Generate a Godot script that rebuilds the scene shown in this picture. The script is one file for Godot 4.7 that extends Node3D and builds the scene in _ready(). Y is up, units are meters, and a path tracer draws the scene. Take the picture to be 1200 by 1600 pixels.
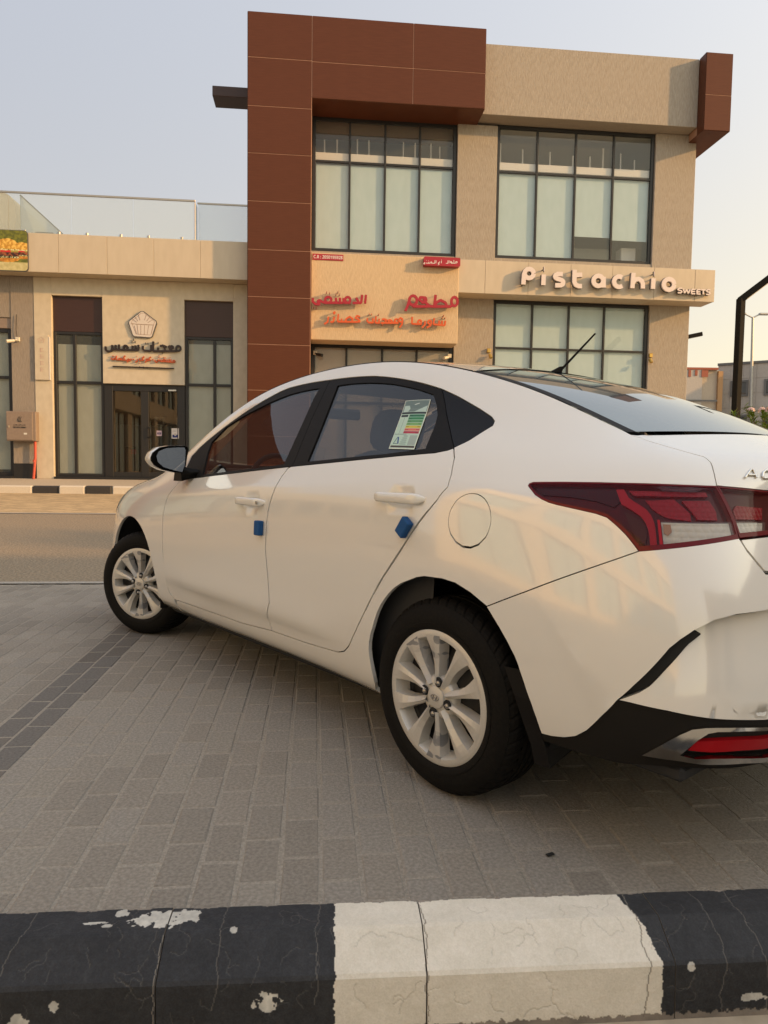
extends Node3D
# A white saloon parked on grey paving behind a painted kerb, shops across the road in low evening sun.
# Facade frame: s runs right along the shop fronts, y up, n towards the street; the car frame: x forward, y up, l to its left.

const YAW := 0.09879
const CAR_YAW := 0.69309
const CAR_AT := Vector3(0.815, 0.0, -2.706)
var FRAME := Transform3D(Basis(Vector3.UP, YAW), Vector3(0, 0, -20))
var M := {}
var rng := RandomNumberGenerator.new()
var used := {}
var car: Node3D

var NET := [
	3.2422, 0.7903, 0.0000, 3.3065, 0.7644, -0.0000, 3.3512, 0.7429, -0.0000, 3.3823, 0.7020, 0.0000, 3.3886, 0.6490, -0.0000, 3.3958, 0.6135, -0.0000, 3.4301, 0.4752, 0.0000, 3.4308, 0.3809, -0.0000, 3.4006, 0.2730, -0.0000, 3.3452, 0.2150, -0.0000, 3.2266, 0.1900, 0.0000,
	3.2384, 0.7882, 0.2016, 3.2950, 0.7660, 0.2116, 3.3415, 0.7406, 0.2146, 3.3735, 0.7000, 0.2191, 3.3800, 0.6472, 0.2145, 3.3877, 0.6134, 0.2277, 3.4116, 0.4752, 0.2397, 3.4125, 0.3809, 0.2377, 3.3805, 0.2730, 0.2414, 3.3247, 0.2150, 0.2295, 3.2042, 0.1900, 0.2195,
	3.1758, 0.7998, 0.3924, 3.2283, 0.7775, 0.4190, 3.2697, 0.7498, 0.4283, 3.2939, 0.7093, 0.4512, 3.3002, 0.6592, 0.4598, 3.3072, 0.6100, 0.4672, 3.3424, 0.4753, 0.4952, 3.3414, 0.3811, 0.4932, 3.3275, 0.2731, 0.4835, 3.2667, 0.2151, 0.4620, 3.1583, 0.1900, 0.4441,
	3.0795, 0.8086, 0.5728, 3.1221, 0.7962, 0.6148, 3.1518, 0.7725, 0.6598, 3.1797, 0.7331, 0.7011, 3.1957, 0.6786, 0.7130, 3.2043, 0.6203, 0.7297, 3.2223, 0.4727, 0.7482, 3.2232, 0.3814, 0.7491, 3.1947, 0.2716, 0.7238, 3.1439, 0.2133, 0.6912, 3.0553, 0.1900, 0.6475,
	2.9214, 0.8649, 0.6647, 2.9503, 0.8540, 0.7122, 2.9636, 0.8311, 0.7537, 2.9806, 0.7868, 0.7870, 2.9916, 0.7182, 0.8036, 2.9947, 0.6303, 0.8092, 3.0085, 0.4728, 0.8168, 3.0085, 0.3679, 0.8123, 3.0010, 0.2811, 0.8049, 2.9675, 0.2266, 0.7822, 2.9255, 0.1902, 0.7269,
	2.6884, 0.9203, 0.6934, 2.6838, 0.9087, 0.7347, 2.6807, 0.8858, 0.7652, 2.6779, 0.8488, 0.7938, 2.6760, 0.7961, 0.8116, 2.6748, 0.7079, 0.8397, 2.6732, 0.5597, 0.8531, 2.6730, 0.4307, 0.8478, 2.6751, 0.3172, 0.8434, 2.6806, 0.2347, 0.8299, 2.6881, 0.1880, 0.7706,
	2.3972, 0.9517, 0.7027, 2.3975, 0.9432, 0.7398, 2.3978, 0.9251, 0.7652, 2.3980, 0.9034, 0.7898, 2.3982, 0.8650, 0.8130, 2.3983, 0.8024, 0.8341, 2.3984, 0.6247, 0.8513, 2.3984, 0.4581, 0.8473, 2.3982, 0.3393, 0.8373, 2.3978, 0.2450, 0.8175, 2.3972, 0.2020, 0.7373,
	2.1317, 1.0799, 0.6978, 2.1317, 1.0553, 0.7239, 2.1317, 1.0175, 0.7392, 2.1317, 0.9500, 0.7761, 2.1317, 0.8892, 0.8105, 2.1317, 0.8445, 0.8290, 2.1317, 0.6579, 0.8476, 2.1317, 0.4470, 0.8517, 2.1317, 0.3349, 0.8260, 2.1317, 0.2426, 0.8139, 2.1317, 0.1998, 0.7282,
	1.8536, 1.2416, 0.6343, 1.8536, 1.1866, 0.6649, 1.8536, 1.0714, 0.7233, 1.8536, 0.9419, 0.7870, 1.8536, 0.8838, 0.8180, 1.8536, 0.8500, 0.8352, 1.8536, 0.6506, 0.8487, 1.8536, 0.4461, 0.8529, 1.8536, 0.3439, 0.8308, 1.8536, 0.2420, 0.8116, 1.8536, 0.2000, 0.7311,
	1.5497, 1.3564, 0.6017, 1.5497, 1.2949, 0.6394, 1.5497, 1.1334, 0.7106, 1.5497, 0.9677, 0.7899, 1.5497, 0.9148, 0.8177, 1.5497, 0.8764, 0.8371, 1.5497, 0.6473, 0.8496, 1.5497, 0.4464, 0.8522, 1.5497, 0.3431, 0.8304, 1.5497, 0.2419, 0.8109, 1.5497, 0.2000, 0.7250,
	1.2500, 1.4155, 0.5756, 1.2500, 1.3564, 0.6189, 1.2500, 1.1812, 0.7003, 1.2500, 0.9871, 0.7932, 1.2500, 0.9351, 0.8184, 1.2500, 0.8934, 0.8395, 1.2500, 0.6443, 0.8505, 1.2500, 0.4466, 0.8536, 1.2500, 0.3431, 0.8318, 1.2500, 0.2419, 0.8116, 1.2500, 0.2000, 0.7192,
	0.9505, 1.4402, 0.5583, 0.9505, 1.3793, 0.6024, 0.9505, 1.1967, 0.6939, 0.9505, 1.0055, 0.7943, 0.9505, 0.9492, 0.8190, 0.9505, 0.9036, 0.8417, 0.9505, 0.6423, 0.8512, 0.9505, 0.4468, 0.8527, 0.9505, 0.3432, 0.8327, 0.9505, 0.2419, 0.8126, 0.9505, 0.2000, 0.7184,
	0.6447, 1.4386, 0.5525, 0.6447, 1.3857, 0.5944, 0.6447, 1.2147, 0.6861, 0.6447, 1.0264, 0.7942, 0.6447, 0.9642, 0.8217, 0.6447, 0.9145, 0.8451, 0.6447, 0.6396, 0.8527, 0.6447, 0.4467, 0.8543, 0.6447, 0.3424, 0.8356, 0.6447, 0.2418, 0.8136, 0.6447, 0.2000, 0.7283,
	0.3769, 1.4068, 0.5495, 0.3769, 1.3564, 0.5943, 0.3769, 1.2176, 0.6749, 0.3769, 1.0476, 0.7912, 0.3769, 0.9811, 0.8226, 0.3769, 0.9256, 0.8497, 0.3769, 0.6455, 0.8584, 0.3769, 0.4451, 0.8596, 0.3769, 0.3508, 0.8431, 0.3769, 0.2393, 0.8209, 0.3769, 0.2002, 0.7500,
	0.1291, 1.3511, 0.5496, 0.1291, 1.3011, 0.5951, 0.1291, 1.1887, 0.6746, 0.1291, 1.0699, 0.7865, 0.1291, 0.9835, 0.8261, 0.1291, 0.9305, 0.8533, 0.1291, 0.6524, 0.8647, 0.1291, 0.4442, 0.8632, 0.1291, 0.3484, 0.8518, 0.1291, 0.2562, 0.8391, 0.1291, 0.1981, 0.7717,
	-0.1166, 1.2752, 0.5519, -0.1168, 1.2317, 0.5931, -0.1169, 1.1457, 0.6729, -0.1170, 1.0678, 0.7616, -0.1172, 0.9855, 0.8198, -0.1173, 0.9303, 0.8531, -0.1175, 0.6497, 0.8668, -0.1175, 0.4423, 0.8623, -0.1174, 0.3478, 0.8551, -0.1173, 0.2512, 0.8433, -0.1172, 0.2100, 0.7816,
	-0.3157, 1.1915, 0.5613, -0.3146, 1.1560, 0.6072, -0.3140, 1.0988, 0.6762, -0.3125, 1.0389, 0.7393, -0.3107, 0.9745, 0.7949, -0.3088, 0.9222, 0.8374, -0.3071, 0.6646, 0.8639, -0.3070, 0.4573, 0.8585, -0.3078, 0.3431, 0.8528, -0.3088, 0.2665, 0.8358, -0.3105, 0.2220, 0.7811,
	-0.4895, 1.1131, 0.5785, -0.4912, 1.0928, 0.6199, -0.4875, 1.0614, 0.6744, -0.4957, 1.0249, 0.7241, -0.5056, 0.9715, 0.7673, -0.5159, 0.9134, 0.8077, -0.5269, 0.6809, 0.8554, -0.5258, 0.4521, 0.8513, -0.5208, 0.3601, 0.8446, -0.5185, 0.2629, 0.8316, -0.5083, 0.2180, 0.7767,
	-0.4841, 1.1223, 0.5490, -0.5626, 1.0937, 0.5821, -0.6068, 1.0658, 0.6334, -0.6459, 1.0240, 0.6739, -0.6653, 0.9732, 0.7068, -0.6791, 0.9140, 0.7429, -0.7126, 0.6793, 0.8089, -0.7094, 0.4497, 0.8063, -0.6928, 0.3564, 0.8028, -0.6733, 0.2591, 0.7868, -0.6500, 0.2300, 0.7256,
	-0.4964, 1.1223, 0.4966, -0.6167, 1.0839, 0.5198, -0.6927, 1.0583, 0.5582, -0.7378, 1.0174, 0.5965, -0.7572, 0.9737, 0.6210, -0.7735, 0.9138, 0.6585, -0.8553, 0.6761, 0.7380, -0.8469, 0.4651, 0.7331, -0.8177, 0.3705, 0.7300, -0.7840, 0.2729, 0.7150, -0.7244, 0.2419, 0.6434,
	-0.5320, 1.1276, 0.4060, -0.6644, 1.0875, 0.4210, -0.7564, 1.0642, 0.4332, -0.8073, 1.0237, 0.4542, -0.8139, 0.9732, 0.4651, -0.8308, 0.9122, 0.4886, -0.9315, 0.6931, 0.5372, -0.9276, 0.4615, 0.5454, -0.9012, 0.3684, 0.5327, -0.8599, 0.2708, 0.5135, -0.7731, 0.2398, 0.4700,
	-0.5913, 1.1359, 0.2005, -0.7280, 1.0949, 0.2046, -0.8257, 1.0683, 0.2078, -0.8701, 1.0289, 0.2190, -0.8753, 0.9724, 0.2298, -0.8885, 0.9119, 0.2369, -0.9895, 0.6915, 0.2608, -0.9916, 0.4614, 0.2740, -0.9658, 0.3686, 0.2587, -0.9125, 0.2709, 0.2509, -0.8009, 0.2400, 0.2291,
	-0.6045, 1.1376, 0.0000, -0.7402, 1.0969, -0.0000, -0.8372, 1.0689, -0.0000, -0.8821, 1.0299, -0.0000, -0.8878, 0.9722, 0.0000, -0.9014, 0.9120, -0.0000, -1.0014, 0.6916, -0.0000, -1.0121, 0.4614, 0.0000, -0.9857, 0.3686, -0.0000, -0.9346, 0.2709, -0.0000, -0.8272, 0.2400, -0.0000,
]

var OUTLINES := {
	"front_door": [7.461, 3.259, 7.417, 3.413, 7.246, 4.327, 7.070, 5.179, 7.033, 5.503, 7.028, 5.790, 7.063, 6.273, 7.129, 6.868, 7.159, 7.231, 7.170, 7.690, 7.206, 8.097, 7.391, 8.420, 7.488, 8.452, 9.950, 8.381, 10.811, 8.215, 10.784, 7.687, 10.890, 7.061, 10.820, 6.431, 10.753, 5.980, 10.747, 5.841, 10.753, 5.451, 10.775, 5.238, 10.865, 4.718, 10.946, 3.578, 11.018, 3.186, 11.080, 3.120, 9.644, 3.166, 9.116, 3.158, 8.504, 3.125, 7.833, 3.151],
	"rear_door": [11.080, 3.120, 11.018, 3.186, 10.946, 3.578, 10.865, 4.718, 10.775, 5.238, 10.753, 5.451, 10.747, 5.841, 10.753, 5.980, 10.820, 6.431, 10.890, 7.061, 10.784, 7.687, 10.811, 8.215, 11.601, 8.193, 12.133, 8.141, 12.460, 8.096, 12.624, 7.974, 12.753, 7.717, 12.893, 7.297, 13.018, 6.970, 13.230, 6.526, 13.441, 6.184, 13.556, 6.035, 14.005, 5.520, 14.409, 4.995, 14.508, 4.822, 14.650, 4.388, 14.620, 3.808, 14.536, 3.203, 14.427, 2.866, 14.348, 2.947, 14.151, 3.038, 13.810, 3.080, 13.176, 3.112, 11.544, 3.116],
	"front_frame": [7.461, 3.259, 7.402, 2.561, 7.401, 1.689, 7.590, 1.313, 7.832, 1.126, 8.081, 1.022, 9.188, 0.795, 9.594, 0.682, 9.789, 0.608, 10.000, 0.578, 11.067, 0.755, 11.069, 1.161, 11.050, 1.945, 11.098, 2.987, 11.080, 3.120, 9.644, 3.166, 9.116, 3.158, 8.504, 3.125, 7.833, 3.151],
	"rear_frame": [11.067, 0.755, 12.075, 0.868, 12.655, 0.975, 13.583, 1.189, 13.926, 1.912, 14.175, 2.363, 14.427, 2.866, 14.348, 2.947, 14.151, 3.038, 13.810, 3.080, 13.176, 3.112, 11.080, 3.120, 11.098, 2.987, 11.050, 1.945, 11.069, 1.161],
	"quarter_trim": [13.583, 1.189, 13.966, 1.342, 14.431, 1.581, 14.689, 1.739, 14.786, 1.858, 14.804, 2.012, 14.671, 2.402, 14.607, 2.569, 14.551, 2.675, 14.427, 2.866, 14.175, 2.363, 13.926, 1.912],
	"front_glass": [8.270, 2.971, 8.067, 1.969, 8.028, 1.476, 8.355, 1.066, 8.794, 1.048, 9.261, 1.055, 10.142, 0.985, 10.519, 0.998, 10.893, 1.034, 10.863, 1.321, 10.845, 2.997, 10.097, 3.048, 9.659, 3.052, 8.744, 3.006],
	"rear_glass": [11.430, 2.992, 11.408, 2.465, 11.323, 1.070, 11.579, 1.074, 12.008, 1.112, 12.539, 1.180, 13.093, 1.300, 13.470, 1.404, 13.632, 1.683, 13.762, 1.951, 13.832, 2.254, 13.916, 2.891, 13.543, 2.956, 13.137, 2.994, 11.729, 2.994],
	"side_panel": [7.000, 0.030, 17.000, 0.030, 17.672, 0.354, 17.879, 0.698, 18.387, 1.321, 18.762, 1.823, 18.915, 2.009, 18.945, 2.392, 18.909, 2.884, 18.901, 3.316, 18.916, 3.715, 17.687, 3.671, 17.019, 3.690, 16.520, 3.758, 16.182, 3.835, 16.011, 3.886, 15.968, 3.961, 15.967, 4.065, 16.138, 4.407, 16.256, 4.534, 16.374, 4.613, 16.499, 4.659, 17.065, 4.800, 17.226, 4.866, 17.514, 5.135, 17.713, 5.344, 16.207, 5.927, 15.551, 6.162, 15.238, 6.023, 14.946, 5.936, 14.696, 5.913, 14.375, 5.925, 14.228, 5.956, 13.925, 6.076, 13.780, 6.166, 13.677, 6.258, 13.584, 6.363, 13.504, 6.479, 13.438, 6.610, 13.385, 6.757, 13.284, 7.118, 13.244, 7.349, 13.224, 7.603, 13.222, 7.875, 13.243, 8.570, 13.232, 8.850, 13.153, 9.299, 13.200, 9.700, 7.371, 9.700, 7.488, 8.452, 9.950, 8.381, 10.811, 8.215, 11.601, 8.193, 12.460, 8.096, 12.624, 7.974, 12.753, 7.717, 12.893, 7.297, 13.018, 6.970, 13.127, 6.731, 13.334, 6.346, 13.556, 6.035, 13.906, 5.640, 14.304, 5.139, 14.409, 4.995, 14.508, 4.822, 14.650, 4.388, 14.620, 3.808, 14.536, 3.203, 14.427, 2.866, 14.551, 2.675, 14.607, 2.569, 14.804, 2.012, 14.786, 1.858, 14.689, 1.739, 14.431, 1.581, 13.966, 1.342, 13.583, 1.189, 13.189, 1.094, 12.075, 0.868, 11.067, 0.755, 10.000, 0.578, 9.789, 0.608, 9.594, 0.682, 9.188, 0.795, 8.081, 1.022, 7.832, 1.126, 7.590, 1.313, 7.401, 1.689, 7.402, 2.561, 7.461, 3.259],
	"fender": [7.461, 3.259, 7.417, 3.413, 7.246, 4.327, 7.070, 5.179, 7.033, 5.503, 7.028, 5.790, 7.063, 6.273, 7.129, 6.868, 7.159, 7.231, 7.170, 7.690, 7.206, 8.097, 7.391, 8.420, 7.371, 9.700, 6.658, 9.620, 6.598, 9.138, 6.624, 8.546, 6.629, 8.075, 6.615, 7.658, 6.580, 7.299, 6.527, 6.999, 6.455, 6.742, 6.366, 6.511, 6.261, 6.298, 6.141, 6.096, 5.866, 5.725, 5.560, 5.394, 5.403, 5.253, 5.246, 5.138, 5.092, 5.059, 4.943, 5.024, 4.801, 5.038, 4.667, 5.100, 4.541, 5.204, 4.426, 5.347, 4.322, 5.523, 4.231, 5.732, 4.153, 5.979, 4.090, 6.278, 4.040, 6.636, 4.002, 7.051, 3.946, 8.036, 3.893, 8.713, 3.750, 8.000, 3.850, 5.400, 4.300, 3.600, 4.620, 0.600, 4.750, 0.120, 6.950, 0.120],
	"tail_lamp": [15.967, 4.065, 15.968, 3.961, 16.011, 3.886, 16.351, 3.793, 16.854, 3.707, 17.517, 3.670, 18.916, 3.715, 19.037, 4.248, 19.210, 4.877, 19.246, 5.143, 17.713, 5.344, 17.514, 5.135, 17.226, 4.866, 17.065, 4.800, 16.499, 4.659, 16.374, 4.613, 16.256, 4.534, 16.138, 4.407],
	"lid_lamp": [18.934, 3.724, 19.396, 3.821, 19.812, 3.937, 20.600, 3.957, 21.000, 4.057, 21.120, 4.287, 21.000, 4.850, 20.600, 5.050, 19.264, 5.130, 19.210, 4.877, 19.037, 4.248],
	"boot_lid": [22.000, 0.060, 17.350, 0.060, 17.064, 0.227, 17.346, 0.203, 17.672, 0.354, 17.879, 0.698, 18.387, 1.321, 18.762, 1.823, 18.915, 2.009, 18.945, 2.392, 18.909, 2.884, 18.901, 3.316, 18.916, 3.715, 19.396, 3.821, 19.812, 3.937, 20.600, 3.957, 21.000, 4.057, 21.120, 4.287, 21.000, 4.850, 20.600, 5.050, 19.264, 5.130, 19.292, 5.231, 19.341, 5.312, 19.564, 5.573, 20.300, 5.693, 22.000, 5.733],
	"bumper": [15.551, 6.162, 16.207, 5.927, 17.713, 5.344, 19.246, 5.143, 19.341, 5.312, 19.564, 5.573, 20.300, 5.693, 22.000, 5.733, 22.000, 5.787, 20.500, 5.817, 19.487, 5.937, 19.070, 5.955, 18.766, 6.009, 18.493, 6.121, 18.317, 6.223, 18.174, 6.328, 17.738, 6.822, 17.532, 7.089, 17.347, 7.454, 17.147, 7.934, 16.989, 8.187, 16.823, 8.322, 16.633, 8.400, 16.480, 8.416, 16.410, 7.991, 16.333, 7.615, 16.206, 7.150, 16.115, 6.886, 16.061, 6.771, 15.934, 6.579, 15.788, 6.403, 15.632, 6.241],
	"bumper_lip": [17.532, 7.089, 17.801, 6.918, 17.929, 6.816, 18.131, 6.582, 18.373, 6.331, 18.438, 6.275, 18.614, 6.167, 18.493, 6.121, 18.766, 6.009, 19.070, 5.955, 19.487, 5.937, 20.500, 5.817, 22.000, 5.787, 22.000, 7.296, 20.600, 7.296, 19.572, 7.316, 18.827, 7.236, 18.206, 7.138, 17.705, 7.095],
	"slash": [17.532, 7.089, 17.738, 6.822, 18.104, 6.400, 18.174, 6.328, 18.317, 6.223, 18.493, 6.121, 18.614, 6.167, 18.438, 6.275, 18.373, 6.331, 18.131, 6.582, 17.929, 6.816, 17.801, 6.918, 17.622, 7.029],
	"cladding": [16.480, 8.416, 16.633, 8.400, 16.823, 8.322, 16.989, 8.187, 17.147, 7.934, 17.347, 7.454, 17.532, 7.089, 18.053, 7.120, 18.827, 7.236, 19.572, 7.316, 20.600, 7.296, 22.000, 7.296, 22.000, 8.750, 19.359, 8.714, 18.754, 8.592, 18.380, 8.559, 18.017, 8.598, 17.666, 8.704, 17.490, 8.720, 16.446, 8.720],
	"chrome_o": [17.965, 8.239, 18.303, 7.737, 18.437, 7.567, 18.578, 7.436, 18.758, 7.393, 18.898, 7.385, 19.180, 7.393, 19.556, 7.436, 20.900, 7.436, 21.100, 7.970, 20.900, 8.504, 19.768, 8.504, 19.455, 8.424, 18.849, 8.365, 18.502, 8.270],
	"chrome_i": [18.499, 8.111, 18.700, 7.664, 18.807, 7.516, 18.928, 7.476, 19.319, 7.488, 19.571, 7.521, 20.800, 7.521, 20.950, 7.970, 20.800, 8.334, 19.728, 8.334, 19.292, 8.228, 19.008, 8.198, 18.724, 8.199],
	"reflector": [18.620, 8.036, 18.691, 7.781, 19.089, 7.765, 19.355, 7.783, 19.625, 7.824, 20.500, 7.824, 20.500, 8.149, 19.689, 8.149, 19.397, 8.108, 18.967, 8.102],
	"reverse_a": [17.993, 4.897, 19.148, 4.888, 19.179, 5.102, 18.050, 5.242],
	"reverse_b": [19.256, 4.883, 19.742, 4.894, 19.701, 5.079, 19.270, 5.099],
	"guide": [17.272, 3.939, 17.382, 3.913, 17.481, 4.276, 17.575, 4.418, 17.764, 4.640, 17.840, 4.774, 17.892, 4.908, 17.918, 5.017, 17.961, 5.294, 17.863, 5.311, 17.834, 5.123, 17.807, 5.020, 17.756, 4.905, 17.682, 4.794, 17.389, 4.505, 17.333, 4.252],
	"guide_top": [17.459, 3.950, 18.742, 3.955, 18.778, 4.151, 17.548, 4.167],
	"red_cells": [17.726, 4.329, 18.178, 4.255, 18.276, 4.424, 18.469, 4.687, 18.492, 4.848, 18.161, 4.815, 18.059, 4.788, 17.942, 4.710, 17.835, 4.585],
	"red_cells_b": [18.308, 4.320, 18.803, 4.302, 18.938, 4.646, 18.953, 4.828, 18.600, 4.821, 18.389, 4.475],
	"red_cells_c": [19.261, 4.612, 19.326, 4.467, 19.788, 4.547, 19.754, 4.825, 19.291, 4.803],
	"smoke": [16.021, 3.962, 16.677, 3.833, 17.223, 3.797, 17.394, 4.332, 17.289, 4.589, 17.023, 4.418, 16.788, 4.343, 16.549, 4.301, 16.222, 4.314],
	"dark_cell": [17.439, 4.678, 17.688, 4.883, 17.751, 4.964, 17.791, 5.051, 17.796, 5.152, 17.787, 5.248, 17.696, 5.220, 17.645, 5.159, 17.555, 5.004, 17.478, 4.804],
	"amber": [18.027, 4.935, 18.144, 4.936, 18.168, 5.053, 18.111, 5.111, 18.043, 5.077, 18.035, 5.009],
	"reverse_edge": [17.937, 4.870, 17.975, 4.868, 18.042, 5.254, 17.996, 5.261, 17.958, 5.020],
	"headlamp": [4.720, 0.750, 4.450, 2.200, 4.300, 3.300, 3.700, 4.000, 2.900, 4.150, 2.200, 3.900, 1.900, 3.400, 3.100, 1.700, 3.700, 0.900, 4.200, 0.500],
	"front_bumper": [4.750, 0.120, 4.620, 0.600, 4.300, 3.600, 3.850, 5.400, 3.750, 8.000, 3.893, 8.713, 3.600, 9.600, 0.000, 9.800, 0.000, 0.120, 4.453, 0.120],
	"grille": [0.000, 3.000, 1.400, 3.000, 2.000, 3.600, 1.500, 6.300, 0.000, 6.600],
	"fuel_flap": [14.755, 5.135, 14.762, 5.053, 14.782, 4.964, 14.859, 4.780, 14.913, 4.694, 14.976, 4.622, 15.046, 4.572, 15.119, 4.551, 15.194, 4.563, 15.267, 4.607, 15.335, 4.675, 15.395, 4.761, 15.445, 4.854, 15.483, 4.950, 15.506, 5.041, 15.514, 5.128, 15.506, 5.208, 15.484, 5.280, 15.447, 5.343, 15.337, 5.440, 15.195, 5.489, 15.047, 5.488, 14.914, 5.438, 14.814, 5.344, 14.782, 5.282, 14.762, 5.212],
	"rear_divider": [13.762, 1.951, 14.004, 2.370, 14.245, 2.836, 13.920, 2.901, 13.840, 2.411],
}

var STICKER := [12.986, 1.637, 13.466, 1.543, 13.700, 2.902, 13.158, 2.839]
var MIRROR_OUT := [1.047, 1.010, 1.071, 1.000, 1.098, 0.965, 1.107, 0.919, 1.110, 0.832, 1.105, 0.814, 1.090, 0.813, 1.011, 0.823, 0.973, 0.841, 0.974, 0.888, 0.987, 0.950, 1.009, 0.992, 1.032, 1.009]
var MIRROR_GLASS := [1.055, 0.985, 1.079, 0.972, 1.095, 0.930, 1.100, 0.872, 1.101, 0.832, 1.086, 0.826, 1.014, 0.833, 0.977, 0.849, 0.985, 0.892, 1.001, 0.950, 1.027, 0.980]
var BADGE := [[19.455, 3.306, 19.609, 2.897, 19.655, 2.899, 19.665, 3.313 ], [19.526, 3.173, 19.653, 3.178 ], [19.980, 2.998, 19.864, 2.956, 19.804, 3.057, 19.772, 3.259, 19.799, 3.358, 19.923, 3.348 ], [20.224, 3.054, 20.110, 3.014, 20.054, 3.113, 20.025, 3.311, 20.052, 3.408, 20.172, 3.397 ], [20.461, 3.072, 20.320, 3.066, 20.289, 3.264, 20.267, 3.454, 20.408, 3.459 ], [20.289, 3.264, 20.420, 3.269 ], [20.506, 3.499, 20.556, 3.117, 20.654, 3.503, 20.706, 3.122 ], [20.797, 3.166, 21.015, 3.170 ], [20.896, 3.168, 20.856, 3.546]]
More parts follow.
